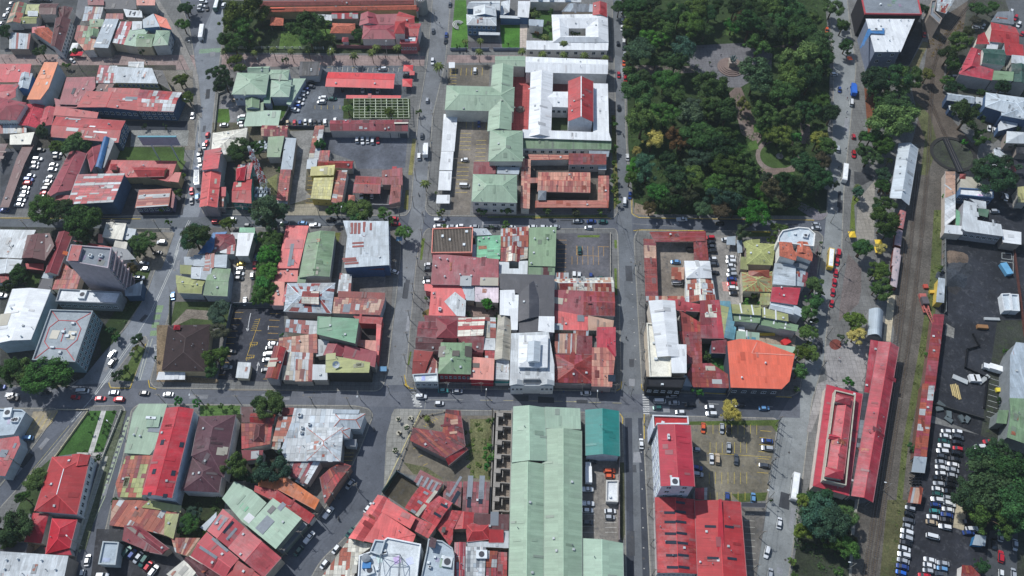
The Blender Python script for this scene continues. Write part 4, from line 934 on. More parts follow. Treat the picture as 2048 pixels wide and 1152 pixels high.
# --- east side: square, railway land, yards
yard("paved_square", 'S', "345,640 600,560 610,600 570,910 350,870 320,1000 260,1152 230,1152 300,860 355,840 340,700", 'concrete', (150,148,147))
yard("flower_bed", 'S', ell(405,627,36,32), 'dirt', (120,66,58)); yard("rough_paving", 'S', "480,80 560,170 560,300 545,380 425,490 430,400 460,200", 'dirt', (108,100,98)); yard("concrete_yard", 'R', "720,560 855,400 850,880 700,890", 'concrete', (150,146,138)); yard("grass", 'R', "680,520 740,555 690,600 700,830 655,800 665,600", 'grass', (91,106,45), "stuff"); yard("asphalt_yard", 'R', "690,330 850,360 830,400 760,440 690,430", 'lot', (64,66,69))
yard("railway_land", 'Q', "1700,-60 2060,-60 1600,200 1420,500 1400,720 1480,960 1640,1152 1150,1152 1200,960 1150,700 1250,540 1300,200", 'dirt', (92,84,76)); yard("asphalt_yard", 'Q', "1010,530 1130,190 1230,110 1240,300 1130,520", 'lot', (46,50,55)); yard("grass", 'Q', "1120,550 1240,330 1290,340 1230,470 1200,560", 'weedy', (110,104,76), "stuff"); yard("dirt_strip", 'Q', "770,700 860,760 840,1000 800,1080", 'dirt', (120,74,52))
yard("railway_land", 'X', "1835,285 1960,285 1945,345 1895,350 1885,480 1880,640 1850,740 1800,1250 1690,1250 1710,1010 1752,1000 1800,690 1775,620 1800,480", 'dirt', (92,88,82))
yard("grass", 'X', "1868,420 1886,420 1880,560 1868,640 1850,720 1815,900 1795,1100 1782,1250 1770,1250 1785,1080 1803,900 1838,700 1860,560", 'weedy', (88,96,56), "stuff"); yard("grass", 'X', "1822,1000 1815,1080 1800,1250 1735,1250 1760,1152 1775,1000", 'weedy', (84,84,56), "stuff")
yard("grass", 'X', "1830,200 1860,230 1876,290 1855,350 1840,350 1850,280 1838,240", 'weedy', (88,92,60), "stuff"); yard("east_yard", 'Q', "1600,0 2060,-60 2060,900 1800,1152 1500,900 1420,700 1430,500 1560,250", 'weedy', (72,74,68))
yard("east_yard", 'X', "1895,340 2100,300 2100,640 1995,640 2048,800 2048,880 1960,870 1862,830 1880,640 1890,470", 'lot', (41,44,51)); yard("asphalt_yard", 'Q', "1900,0 2060,0 2060,500 2000,300", 'asphalt', (90,94,98)); yard("east_yard", 'X', "1995,640 2100,640 2100,1250 1990,1250 1960,880", 'weedy', (56,60,54))
yard("car_park", 'X', "1862,845 1960,870 2010,890 2000,1100 1975,1250 1780,1250 1800,1080 1815,1000", 'lot', (41,43,50)); yard("road", 'T', "1330,880 1500,870 1490,1300 1290,1300", 'asphalt', (72,76,80)); yard("concrete_yard", 'T', "1130,715 1190,760 1175,880 1110,860", 'concrete', (176,166,140))
yard("dark_soil", 'S', "1060,200 1190,110 1200,230 1130,330 1060,300", 'dirt', (60,60,62)); yard("concrete_yard", 'S', "1070,500 1120,530 1115,590 1060,570", 'dirt', (120,120,116))
yard("grass", 'T', "265,1020 400,1030 440,1152 250,1152", 'grass', (48,76,43), "stuff"); yard("weedy_yard", 'T', "240,620 520,700 500,1250 120,1250", 'weedy', (54,60,48)); yard("platform", 'T', "525,690 545,690 520,880 495,1250 480,1250 500,870", 'concrete', (150,148,138)); yard("platform", 'S', "720,335 765,330 735,610 690,605", 'concrete', (196,184,156))
bays('R', (1870,985), (1850,1060), 2, (0,0)); marking("parking_line", 'R', ["1870,985 1945,990 1950,1040 1870,1030 1870,985", "1860,1050 1960,1065", "1960,960 1960,1152"], 0.2, (190,200,200), YZ[0]+0.004); bays('S', (1330,830), (1310,1060), 8, (60,18), col=(190,196,196)); bays('T', (1060,1110), (1090,1130), 2, (0,0))
# --- street markings
WHT = (214,218,214)
marking("centre_line", 'C', ["1360,0 1315,130 1160,470", "1010,700 860,910 700,1140"], 0.22, WHT); marking("centre_line", 'C', ["1372,0 1327,130 1172,475", "1022,705 872,915 712,1145", "1165,470 1060,640"], 0.22, WHT, 0.016)
marking("centre_line", 'B', ["1450,730 1400,830 1370,900 1340,1000", "1462,735 1412,835 1382,905 1352,1005"], 0.22, WHT)
marking("centre_line", 'D', ["470,205 410,270", "640,0 470,200"], 0.22, WHT); marking("edge_line", 'D', ["395,290 0,770"], 0.15, (190,180,120)); marking("edge_line", 'D', ["750,225 600,700 455,1020", "725,260 590,620 440,1015"], 0.3, (176,190,160)); marking("edge_line", 'D', ["738,240 595,660 450,1015"], 0.9, (170,186,160), 0.02, (1.3, 0.9))
marking("lane_panel", 'C', ["1232,425 1215,480"], 3.0, (136,164,124)); marking("lane_panel", 'C', ["1210,495 1175,660"], 3.0, (136,164,124), 0.016, (2.6, 1.4)); marking("edge_line", 'C', ["1140,690 1060,1000", "1170,680 1075,1000"], 0.25, (200,206,190))
marking("lane_panel", 'E', ["370,385 365,420"], 18.0, (136,164,140)); marking("give_way_marking", 'C', ["1180,730 1225,730 1192,780 1180,730"], 0.3, WHT); marking("edge_line", 'E', ["175,420 210,560 235,760 240,1150", "160,440 195,580 222,780 228,1150"], 0.25, (190,190,180))
marking("edge_line", 'F', ["230,0 225,130", "215,0 215,60"], 0.25, (190,190,180)); marking("lane_line", 'I', ["640,95 860,95"], 0.15, (180,180,170)); marking("lane_line", 'I', ["960,97 1536,105"], 0.15, (200,190,140), 0.012, (5,4.6)); marking("lane_line", 'P', ["0,105 340,115"], 0.15, (200,190,140), 0.012, (5,4.6)); marking("stop_line", 'I', ["642,45 628,148"], 0.3, (150,152,150))
marking("lane_line", 'P', ["700,110 1290,140"], 0.15, WHT, 0.016, (4,7)); marking("lane_line", 'K', ["1700,870 2040,890"], 0.14, (170,170,165)); marking("lane_line", 'P', ["455,300 475,1110"], 0.5, (190,190,186), 0.016, (0.4,7))
marking("lane_line", 'L', ["1385,260 1415,920"], 0.5, (180,180,176), 0.016, (0.4,6)); marking("edge_line", 'G', ["350,1050 1000,1055"], 0.15, (180,160,120))
YEL = (206,176,60)
for t, s in [('L', "28,985 40,1035 60,1042"), ('L', "1330,1000 1325,1040 1300,1055"), ('I', "508,0 520,22 560,28"), ('P', "330,180 347,205 345,240"), ('P', "458,0 460,30 495,48"), ('O', "160,1040 175,1060 240,1065"), ('C', "835,1020 850,1060 1000,1062 1120,720"), ('C', "1140,1000 1150,1055 1200,1070"), ('O', "110,95 160,90 540,95"), ('N', "135,640 135,790 190,822 550,830 1600,842"), ('K', "900,825 1500,822 1530,832"), ('P', "475,180 475,330"), ('N', "1090,935 1245,938"), ('B', "0,715 1080,722"), ('G', "1405,960 1420,1020 1440,1040"), ('O', "540,1068 1060,1095")]:
    marking("yellow_kerb", t, [s], 0.35, YEL, 0.142)
def zebra(tile, a, b, n, vec, w=0.55):
    a, b = ab(tile, *a), ab(tile, *b); s = TILES[tile][2]; p0 = gp(*a); root = empty("zebra_crossing", (p0.x, p0.y, 0)); struct(root)
    for i in range(n):
        t = i/(n-1); p = (a[0]+(b[0]-a[0])*t, a[1]+(b[1]-a[1])*t); q = (p[0]+vec[0]/s, p[1]+vec[1]/s); mb = MB(); line_strip(mb, gp(*p).xy-p0.xy, gp(*q).xy-p0.xy, w, 0.02); mb.obj("stripe", 'marking', colour((206,208,206)), root)
zebra('I', (540,40), (575,135), 7, (38,0)); zebra('P', (464,65), (470,178), 9, (38,0)); zebra('G', (1440,1055), (1462,1145), 6, (38,0))
# --- tracks
def track(s, lab, tile='X', gauge=1.07):
    P = [gp(x, y).xy for x, y in pts(tile, s)]; root = empty("railway_track", P[0].to_3d()+Vector((0,0,0.15))); struct(root); R = P[0]; sl = MB()
    rl = [MB(), MB()]; 
    for a, b in zip(P, P[1:]):
        d = b-a; L = d.length; d.normalize(); s_ = Vector((-d.y, d.x)); k = int(L/0.75)
        for q, sg in ((0, -1), (1, 1)): rl[q].box(((a+b)/2+s_*sg*gauge/2-R).to_3d()+Vector((0,0,0.16)), L+0.1, 0.1, 0.14, d.to_3d(), s_.to_3d())
        for i in range(k): c = a+d*(i*0.75)-R; sl.box((c.x, c.y, 0.05), 0.25, 2.0+random.uniform(-.1,.1), 0.09, d.to_3d(), s_.to_3d())
    for m in rl: m.obj("rail", 'rail', None, root)
    o = sl.obj("sleepers", 'bark', None, root); o["kind"] = "stuff"
track("1835,345 1822,480 1806,620 1788,760 1760,960 1738,1100 1715,1260", '')
track("1856,330 1842,480 1824,640 1800,800 1770,990 1750,1120 1730,1260", '')
track("1810,480 1795,640 1790,690", ''); track("1990,-40 1930,20 1880,90 1866,140 1862,200 1858,280 1856,330", '')
track("1860,200 1880,250 1900,290", '')

# --- patches, manholes and stains on the streets
for s in ["1242,100 1258,430", "1250,470 1262,780", "880,60 850,420", "820,520 792,760", "500,442 780,445", "880,445 1220,447", "1300,450 1600,452", "350,790 760,798", "820,800 1230,806", "1310,808 1560,815", "1690,200 1672,500", "1650,600 1630,790", "1600,850 1560,1130", "1262,860 1278,1140", "760,830 600,1110", "430,60 410,260", "400,300 350,560", "330,600 190,760", "130,830 20,960", "240,850 180,1120"]:
    A_, B_ = pts('X', s)
    for k in range(5):
        t = random.random(); p = gp(A_[0]+(B_[0]-A_[0])*t, A_[1]+(B_[1]-A_[1])*t).xy + Vector((random.uniform(-2.5, 2.5), random.uniform(-2.5, 2.5))); mb = MB()
        if k < 3:
            d = (gp(*B_)-gp(*A_)).xy.normalized(); s_ = Vector((-d.y, d.x)); a, b = random.uniform(1, 6), random.uniform(.4, 1.8); q = [p+d*a*i+s_*b*j*random.uniform(.8, 1.2) for i, j in ((-1,-1),(1,-1),(1,1),(-1,1))]
            mb.add([(v.x, v.y, .0165+.0012*k) for v in q], [(0,1,2,3)]); v = random.choice([62, 74, 84, 130, 138]); struct(mb.obj("asphalt_patch", 'asphalt', colour((v, v+3, v+8))))
        else: mb.cyl((p.x, p.y, 0), (p.x, p.y, .024), .42, .42, 12); struct(mb.obj("manhole_cover", 'steel', colour((70, 68, 66))))
# ================================================================ BUILDINGS
buildings("""
# ---- A
A G 5 110,25 205,25 155,180 50,180|gd||n=2x3:gz|green gabled roof at the top left corner beside parked cars
+A S 4.4 200,40 320,40 300,120 190,110|ol
+A G 4.2 160,130 300,125 280,180 150,180|ol||ax
+A S 5 215,90 295,90 290,125 215,125|l2
A G 6 310,30 452,30 430,110 300,110|br|200,190,180|ax|dark brown block at the top left with a cream cornice
A G 5.5 445,60 560,60 522,150 462,135|br|210,206,200||brown tiled corner house with white window wall facing the lane
+A G 6 430,140 545,150 470,400 392,352|br|214,216,216|winE=9x2 r=1.8
+A G 5 245,240 370,210 425,270 400,345 |rs||tile r=1.0
+A S 5.2 250,215 350,205 345,250 245,255|pk
A S 4.4 75,250 240,262 222,380 70,378|dg||n=9x1:lz r=0.2|dark grey slatted canopy behind the brown corner house
A S 5 660,55 800,60 770,155 630,165|rs||n=7x2:cz|small rust and grey striped roof by the narrow lane
A S 6 675,-10 800,0 800,40 675,40|mar|||maroon roof cut by the top edge beside a dark shed
+A S 5 800,-10 1040,0 1050,72 802,70|dg
+A S 6 1050,-10 1195,0 1190,42 1050,42|s2
A S 5 820,110 950,110 948,150 810,148|ru||n=5x1:rz|brown patchy lean-to roof behind the light grey hall
+A S 5 950,75 1090,90 1095,135 970,132|wg||dark=1000,100,0.7,3;1035,105,0.7,3
A S 5 600,200 760,215 722,385 650,390 572,300|gr||n=6x4:gz|patched pale green roofs west of the long light grey roof
+A S 5.6 690,155 800,155 795,205 690,210|gd||vent=740,165
+A G 6 690,230 760,225 745,285 690,285|gd
A S 7 810,150 915,150 830,370 715,365|lg|150,146,140|patch=800,200,1,2.5,wh;830,200,1,2.5,wh;855,200,1,2.5,wh;760,330,3,1,wh r=0.4|long light grey roof with bright metal patches facing the pink path
A S 6 920,170 1020,170 960,345 860,330|pk||n=7x5:cr r=0.3|red and white patchwork roof between grey and green roofs
A S 6 1000,235 1150,230 1055,360 950,345|g2||sky=1000,300|blue-green roof beside the red and white patchwork roof
+A S 6.6 1020,170 1095,170 1090,222 1012,235|wg
A G 6.4 1060,262 1195,265 1165,360 1045,357|gd||ax|bright green roof in the row along the pink path
A H 7 1200,235 1310,235 1290,345 1170,352|gr|190,196,200|ax winE=3x2|pale green corner roof above a white angled facade
A S 8 1100,160 1185,118 1228,206 1100,216|lg|90,130,170|r=1.2|half grey half orange hipped corner building
+A S 8 1190,118 1282,152 1318,228 1230,206|oran||r=1.0
A S 5 -40,500 248,500 220,632 -40,632|cr||r=0.8|bright crimson shed roof at the left edge south of the pink path
+A G 5 150,565 250,565 215,685 140,685|l2|60,110,170|
A S 9 345,485 452,485 376,680 310,765 205,765 285,602|oc|176,190,200|patch=330,590,3,3,oc;360,640,1,2,zn r=0.6|long orange roof with a curved blue-grey side wall
A G 6 -30,650 145,652 120,745 -30,800|pk||ax patch=95,645,5,1,zn|pink-red roof at the left edge beside a brown yard
A P 8 -20,745 205,790 125,922 -40,922|m2|230,230,226|winS=8x1 winE=4x1 r=2.5|steep maroon pyramid roof on a white house with small windows
A G 5 205,800 345,812 300,990 140,962|pr||tile r=1|crimson low roof between the pyramid house and the pink gable
A G 5.4 350,820 430,825 395,960 300,990|pk||r=0.8|faded pink gable beside the crimson low roof
A H 6 515,600 735,596 735,680 602,805 452,800|m2||dark=565,700,1.5,4|broad dusty maroon hipped roof in the middle of the west block
+A S 5 420,760 600,805 590,830 430,825|m2
A S 6 765,505 905,510 890,640 730,640|zn||n=7x7:cr r=0.3|white and red chequered metal roof beside the grey hipped building
A S 8 870,520 1172,532 1215,642 890,637|l2|186,176,120|winS=9x2 r=0.8|wide pale blue roof above a yellowish wall with windows
+A S 7 1175,540 1250,545 1318,702 1220,642|bk2||r=0.3
+A S 6 990,480 1110,480 1105,520 985,512|wg
A S 5.5 765,650 882,650 838,722 722,700|br|||small dark brown roof in the gap beside the blue-walled school
A G 7 590,825 665,700 1080,740 1050,850|rd|64,92,122|ax winS=10x1 sky=1010,755,6,2 patch=980,765,5,2,zn|long faded red roof with translucent patches over blue walls
+A G 7 1075,690 1400,712 1335,858 1050,850|rd|64,92,122|ax n=9x3:cr winS=6x2
+A S 6 835,680 1080,685 1075,742 830,728|rd
A G 6.5 430,895 965,930 910,1095 385,1050|rd|66,94,124|ax winE=4x2 patch=560,915,8,1,zn;555,995,6,2,zn;770,1015,7,1,wh;710,972,3,1,wh;680,1052,4,1,zn;850,1070,6,1.5,zn|large red gabled roof with scattered pale sheets and a blue east wall
+A S 6.2 430,820 760,867 745,910 410,888|rd|||
+A S 5.6 440,890 495,895 480,925 430,920|zn
A S 4 -10,965 210,965 205,1022 -10,1030|bg||n=12x1:cz|striped brown and grey lean-to at the left edge
+A S 4.4 80,1040 270,1020 236,1110 75,1112|cm
# ---- B
B S 3.2 -40,150 65,150 -20,330|br||open name=carport|brown canopy strip cut by the left edge of the car park
B S 3.2 180,155 262,155 190,300 68,632 0,632 128,262|br||open name=carport r=0.2|long dark brown carport roof west of the row of parked cars
B G 6.5 540,205 667,220 555,500 345,572|m2|200,190,190|r=1.6|big plum red gabled roof east of the west car park
+B S 5.6 435,545 560,545 550,582 425,580|pk
+B G 6 665,215 772,150 772,280 700,360|m2
B V 7.5 795,100 842,100 778,338 730,328|bl|150,150,148|r=1.2 norid|narrow building with a shiny blue rounded roof and pale side wall
+B S 7 840,97 882,132 802,325 778,338|mg
B D 8.5 600,380 965,380 875,602 515,612|zn|66,96,126|ax n=13x7:cr r=0.8|large red and grey patchwork roof in front of two dark trees
B S 5 840,275 1365,282 1305,440 1120,400 985,405 800,372|rd|176,160,120|vent=1105,315 vent2=1|wide red roof with a dark dormer and cream south wall
+B P 7 850,300 900,300 895,345 845,345|rd||r=1
+B G 6.2 1010,320 1290,330 1260,395 1060,400|rd||ax r=1.4
+B S 5.2 1345,370 1395,370 1370,442 1290,432|sal
B D 4.6 1070,500 1320,495 1300,628 1040,638|rs|92,92,120|ax n=14x1:rs r=0.6 winS=6x1|orange rust striped roof near the street corner
+B S 4 1322,500 1347,540 1330,640 1303,630|mar
B S 6 820,755 975,760 940,885 785,862|cm|||cream hipped roof north of the tall slab
+B S 5 975,795 1050,805 1025,890 945,880|l2
+B S 5 890,885 985,905 970,955 872,937|cm
+B S 5.5 760,840 800,850 790,906 752,906|s2
+B S 4.8 860,940 980,960 1045,1032 900,1042|mg
B S 6 -40,808 282,812 165,1026 -40,1016|wg|||long pale roof at the left edge south of the side street
+B G 5.6 -40,1035 170,1035 130,1142 -40,1148|wg||r=0.8
B P 8 215,850 385,835 420,930 345,1042 170,1022|br|70,52,48||dark brown block with a steep roof beside the pale long roof
+B G 8 215,850 385,838 345,1042 170,1022|br|70,50,50|
+B S 4 200,1068 342,1070 335,1117 205,1106|rd
B G 6 455,820 560,835 440,1150 345,1140|mar||patch=500,985,2,2,or r=1.4|long maroon gable running down to the slab tower
B S 5 560,890 860,940 840,970 640,925|rd|||thin red roof strip touching the tower's back
# ---- tower
B F 23 548,922 860,948 832,1102 512,1046|mg|176,166,174|name=tower balc winE=4x7 box=700,1010,1.4,1.4;780,1010,1.4,1.4|tall mauve slab tower with a parapet box on its roof
+B S 24 560,928 635,932 600,1045 520,1042|rd|||
C F 6.5 460,300 935,325 895,415 430,397|wh|140,146,152|winS=9x1 box=640,350,3,4|low white flat roofed wing at the foot of the tall tower
+C S 5 960,300 1100,240 1080,350 960,355|lg|60,90,120
# ---- C
C G 9 98,300 388,306 235,690 -45,722|wh|170,190,200|r=1.2 norid vent=90,450;65,662;165,665 patch=30,535,5,6,bg|huge white hall roof at the left edge with grey vents
C F 10 390,460 716,470 580,862 250,846|zm|120,150,160|par=zm lw=.28 winE=9x3 patch=420,650,3.4,4,bg;550,655,3.4,4,bg line=392,468,712,477;712,477,582,856;582,856,258,842;258,842,392,468;400,470,450,540;450,540,585,547;585,547,705,480;450,540,380,595;585,547,622,605;622,605,592,692;380,595,342,705;342,705,375,752;375,752,510,762;510,762,592,692;375,752,265,838;510,762,572,850;500,600,468,705|grey roofed block with red painted lines and a blue-green east face
C S 4 478,90 562,160 632,172 592,300 400,305|ru||n=10x6:rz|deep red rusty roof west of the tower's leaning shadow
C S 4 330,225 415,225 395,302 285,302|dg|||small black shed beside a lawn patch
+C S 4 345,175 420,182 400,226 320,216|l2
C S 4.4 -20,190 75,190 68,248 -20,256|rs||n=6x2:rz|small rusty roof at the left edge by a round tree
G H 5.2 -12,664 245,656 215,940 -50,935|bk|196,176,140|r=2.4 tile|very dark brown hipped villa beside the white lined street
+G S 3.2 -65,945 95,945 90,988 -82,990|wh||open
+G P 7 25,660 62,660 60,690 20,690|cr
# ---- D
D F 6 -20,195 128,200 150,216 82,342 -20,352|lg|176,190,200|box=100,260,2,2;80,262,1.5,1.5;50,220,3,4|blue-grey flat roof at the left edge beside the diagonal street
+D S 6 -20,372 112,352 120,400 30,580 -20,575|pk||sky=20,450,3,3;85,405,1,2
D H 7 300,470 518,458 440,800 198,780|rd|216,222,226|r=2.6 mrid=wh winE=8x1|big red hipped villa below the triangular lawn
+D G 7.4 415,455 518,460 500,515 400,540|rd||r=1.2
D P 5 190,790 282,795 236,966 140,956|cr||r=1.8|small crimson pyramid roof next to the lane behind the villa
D H 5 300,822 442,830 400,992 262,1026|cr|190,190,190|r=1.8|crimson hipped roof with a grey gutter south of the red villa
+D S 4 262,990 400,992 412,1032 262,1028|pr
D S 8 -60,1010 400,1040 340,1300 -60,1300|wg||vent=40,1060;105,1055;240,1062;30,1112;320,1115 r=1|broad whitish roof in the bottom left corner with vents
+D S 5 -20,960 165,965 150,1020 -20,1010|dg
D S 5.5 800,168 962,168 905,400 858,458 712,448 765,220|gr|170,180,170|sky=890,300,5,4 vent=770,345;805,352 box=870,250,4,1|sage green roof with a rounded corner at the street bend
+D S 6.2 850,232 925,232 908,300 835,300|g2
H G 11 400,143 562,150 430,685 253,665|cr|200,214,226|r=1.6 rid=cr dark=375,350,1.5,2;490,365,1.5,2;325,525,1.5,2;440,535,1.5,2;390,672,1.5,1.5;298,662,1.5,1.5|tall crimson roofed block with notched dormers and pale blue side
H H 8 595,195 815,185 742,562 550,432|pur|206,210,214|r=2.4 patch=725,405,3,3,bg;750,400,2,3,bg|large purple-brown hipped roof between two blocks
+H H 7.2 555,440 745,470 712,652 487,640|pur||r=2
H S 4.6 160,435 330,430 250,682 110,680 95,600|ol||n=8x9:oz|mossy patchwork roof beneath the sage green roof
H S 5 80,700 240,700 490,732 440,935 378,905 240,872 60,850|rs||n=14x7:rs vent=220,745;295,722|orange rust sheets mixed with yellow-green south of the crimson block
+H S 5.6 300,700 492,732 485,772 250,742|ol
+H S 5.4 395,780 478,782 440,930 385,905|ol
H G 5 150,850 245,856 415,985 378,1022 298,1008 135,940|mar|||angular maroon roof over the slanted row of cars
+H G 5.2 150,852 240,858 415,990 375,1020|mar||r=0.8 vent=375,985
H F 4.6 20,945 116,950 95,1086 -8,1082|lg|176,186,190||square grey flat roof with a mast beside the lane
+H S 3.6 60,850 165,852 140,940 55,935|bk2
H S 4.2 430,925 606,926 520,1032 452,1010|rs||n=8x3:rs|rust and grey sheet roof beside the slanted car park
H S 6 850,140 922,140 912,232 850,232|br|||small dark brown roof west of the avenue tree
+H G 6.2 905,175 1062,182 1045,242 900,232|br||ax n=6x2:rz
+H H 6 930,235 1000,235 985,350 920,345|br||r=1
H S 5.6 850,240 1038,240 1022,362 850,392|ru||n=8x6:rz|patchy brown and red roofs around a dark gable
+H S 5 850,400 982,400 972,452 860,462|mar||patch=930,425,3,3,zn
H S 6.4 1072,200 1157,200 1130,350 1033,346|rs||n=3x9:rs|orange striped roof beside the whitish complex
+H S 6 1100,145 1167,145 1160,185 1090,195|ru
+H S 5.5 1040,352 1090,352 1080,400 1030,390|rs||n=3x3:cz
H S 7 1168,150 1412,155 1440,465 1120,465 1085,400 1150,230|wg|150,150,150|box=1200,190,1.5,1.5;1215,265,1,1;1258,245,1,1;1210,295,1,1;1300,360,1,1 r=0.6 n=12x7:wx dark=1415,365,1,3|whitish metal roof complex on the corner with small rooftop units
+H H 8 1240,262 1460,262 1440,465 1240,460|wg||rid=rs r=1 n=7x5:wx patch=1290,390,1,3,rs;1300,350,2,1,rs;1340,430,1,1,rs;1250,330,2,3,lg
+I H 7.4 90,180 272,180 242,266 80,262|l2|190,196,200|ax rid=rs
+I H 7 60,258 187,262 177,326 130,328|l2||rid=rs
+I S 4 145,335 222,335 215,377 145,372|mg
+H S 7.6 1400,155 1560,158 1550,180 1395,178|l2
H D 5 1150,470 1330,470 1245,602 1120,540|ru||n=8x5:cr|red and white patched roof beside the orange roof
+H S 4.6 1200,548 1262,570 1222,612 1170,585|wg
I G 6 0,560 128,470 190,492 30,722|br|150,120,110|n=2x12:rz r=1.6|long weathered brown gable along the curved street
H D 6 1110,555 1322,702 1290,752 1070,632|oc|||bright orange sheet roof between red roofs
+H S 5.6 955,580 1105,560 1068,640 950,612|oc
H D 5 930,610 1062,642 1290,792 1255,838 1040,702 925,646|rd||r=0.3|long red strip roof below the orange roof
+H D 5 1065,640 1290,792 1255,838 1050,704|rd|
H S 6 810,588 915,640 1002,716 882,852 855,830 735,690|g2||patch=865,740,3,2,gg;900,810,4,3,wh r=0.8|pale green angular roof in the diagonal group
H D 8 1040,685 1215,812 1060,996 885,852|g2|120,130,124|ax sky=990,845,4,6;1090,735,2,3 dark=1030,755,2,3|large pale green slab roof with skylights by the diagonal street
+H S 4 1222,830 1246,846 1095,1020 1072,1002|mg
H G 8 740,750 872,862 770,982 645,882|pk||sky=710,815,1,4;735,840,1,5;790,900,1,5 dark=770,860,1,5 r=1|pinkish red hall with dark skylights, northern bay of the diagonal hall
H G 8.2 872,862 1087,1042 980,1162 770,985|pk||r=1.6|pinkish red gable with a pale ridge beside the pale green slab
H G 8 640,890 832,1052 750,1165 545,1030|pk||ax sky=720,965,8,1;650,1010,8,1|pink hall roof with long grey strips, southern bay
+H G 7.6 540,1030 740,1160 700,1260 500,1062|br||ax
H S 7.6 400,1142 540,1032 620,1080 500,1230|cm|||cream roof cut by the bottom edge beside the pink halls
+H S 8 832,1060 980,1165 900,1260 750,1165|rd
H S 4 668,802 702,770 700,800 632,882 600,862|l2|||small blue-grey lean-to beside a grass patch
# ---- E
E G 5.5 730,60 1972,42 1975,78 730,98|rs|176,150,110|ax tile r=0.8 patch=815,65,14,2,oran|very long low range with terracotta tiles along the top
E G 5.5 690,8 1955,-4 1955,36 690,50|t2||ax tile r=0.8|long brown tiled range at the top edge
E S 5 1960,-20 2000,-20 1985,90 1965,90|pk|||narrow pinkish roof joining the round turret
E P 3.6 805,135 910,148 905,206 800,206|tt||open tile name=gazebo|small clay tiled gazebo among the garden trees
E S 4 1182,120 1300,125 1296,166 1180,166|wg|||small white roof beside the red sheet roof in the gardens
E G 4.4 1295,105 1508,105 1506,150 1293,150|rd||ax patch=1385,130,1.5,3,wh;1445,120,1.5,2,bg n=9x1:cr|narrow red sheet roof north of the tiled hip roof
E H 4.6 1300,185 1482,190 1482,268 1280,266|tt||ax tile r=1.6|clay tiled hip roof in the walled gardens
E G 7 1530,110 1642,110 1672,200 1515,206|m2|216,206,200|r=1.6|red mansion with a pyramid turret and white cornices
+E S 7 1642,122 1830,118 1800,196 1670,196|m2||r=0.6
+E G 7.4 1830,95 1957,132 1957,186 1800,190|rd||ax r=1.4
+E H 7 1545,203 1802,200 1802,312 1535,312|m2||ax r=1.8
+E P 11 1800,172 1882,172 1878,270 1794,270|rd||r=2.6
+E G 7.2 1880,190 2010,190 1985,290 1880,292|rd||ax r=1.2
+E F 7 1845,288 1985,288 1972,352 1840,352|pk|178,96,100|winS=6x1 patch=1935,310,4,4,wh
E P 4 1378,298 1428,300 1428,336 1375,336|pk|220,210,206||little red roofed gatehouse by the palm lined path
E H 8 540,582 792,590 765,757 495,757|gr|170,180,196|r=1.6 winS=7x1|sage green roofed house with many wings by a lawn
+E G 7.2 628,540 802,533 790,585 620,580|gr||ax
+E H 7 800,560 957,560 945,642 760,625|gr||ax r=1
+E H 6.4 810,642 972,642 950,777 805,777|g2||r=1
+E S 4 972,630 1088,630 962,842 932,832|g2||r=0.1
+E S 5.6 768,640 812,640 804,828 748,826|gm
+E G 5.6 605,782 715,792 710,867 610,867|gd||r=1
+E S 4.6 605,868 752,820 748,890 610,900|gd
E S 4 620,890 892,890 867,1006 590,1012|g2||open r=0.5 name=carport|pale green carport roof south of the sage green house
E S 4.6 1040,495 1212,495 1190,606 1030,612|bk2|190,190,190|n=14x1:bl2 r=0.2|black striped roof beside the car park entrance
E G 5.2 1265,578 1802,592 1790,708 1242,692|bred|60,60,64|ax open rid=bred r=0.9 name=canopy|long bright red canopy roof over parked cars
E P 3.4 1870,520 1946,522 1942,572 1864,572|bred||open name=kiosk r=0.6|small bright red canopy north of the cars by the exit
E P 3.4 1858,632 1940,632 1936,696 1860,692|bred||open name=kiosk r=0.6|small bright red canopy south of the cars by the exit
E S 3 1918,575 1958,575 1956,602 1916,602|bred||open name=kiosk|tiny bright red awning between two red canopies
E D 3.4 1410,765 1850,768 1846,787 1408,787|bred||open name=canopy r=0.3|thin bright red strip roof above the plant frame
# ---- F
F G 5.5 1282,45 1912,40 1905,130 1280,126|mar|196,190,184|ax r=1.4 patch=1850,65,7,1.5,cm;1545,102,4,1.5,zn n=12x1:mm|long maroon gabled shed between the two car parks
F H 6 345,145 618,105 598,235 330,318|cm||r=1.2|large cream roof beside the double lined street
+F S 5.6 330,300 505,240 498,312 430,318|cm
F D 9 280,285 418,275 392,440 258,442|cr|196,190,196|ax|crimson roofed tall house in the narrow corner lot
F G 7.4 265,456 407,460 376,742 238,737|cor|176,164,168|r=1.2 vent=335,675 patch=365,530,1,3,bg;345,620,1,3,bg|coral red gable on the street corner with a grey east wall
+F S 6 400,582 452,582 445,652 390,652|cr
+F S 5 385,655 437,655 428,735 380,730|rs||n=3x4:rs
F S 6 545,405 668,385 640,515 530,530|rd|60,140,132|n=6x6:cr|red and white sheet roof behind the lattice mast
+F H 7 532,430 612,410 592,526 530,526|cr|
F G 6 510,540 657,515 652,706 494,696|rd|40,140,130|ax winS=4x1 patch=550,555,2.5,4,bg;570,690,3,1.5,pk|red roofed house with teal walls near the lattice mast
F S 3.4 665,450 711,448 711,490 660,492|g2||name=shed|small green square cabin roof at the mast base
F D 5 790,190 920,180 882,336 775,336|gd|196,196,190||medium green roof beside a long pale grey roof
F S 4.6 925,185 1012,190 977,440 885,440|lg||r=0.3|long pale grey roof beside the narrow car park
F D 4.6 885,440 972,440 940,687 852,680|ru||n=4x14:rz r=0.3|long rust striped roof beside the narrow car park
+F S 3 860,690 945,690 940,715 860,712|wg
F G 5 735,85 947,90 940,176 730,168|mar||ax n=9x3:mc|maroon sheet roof with pale patches behind the mast
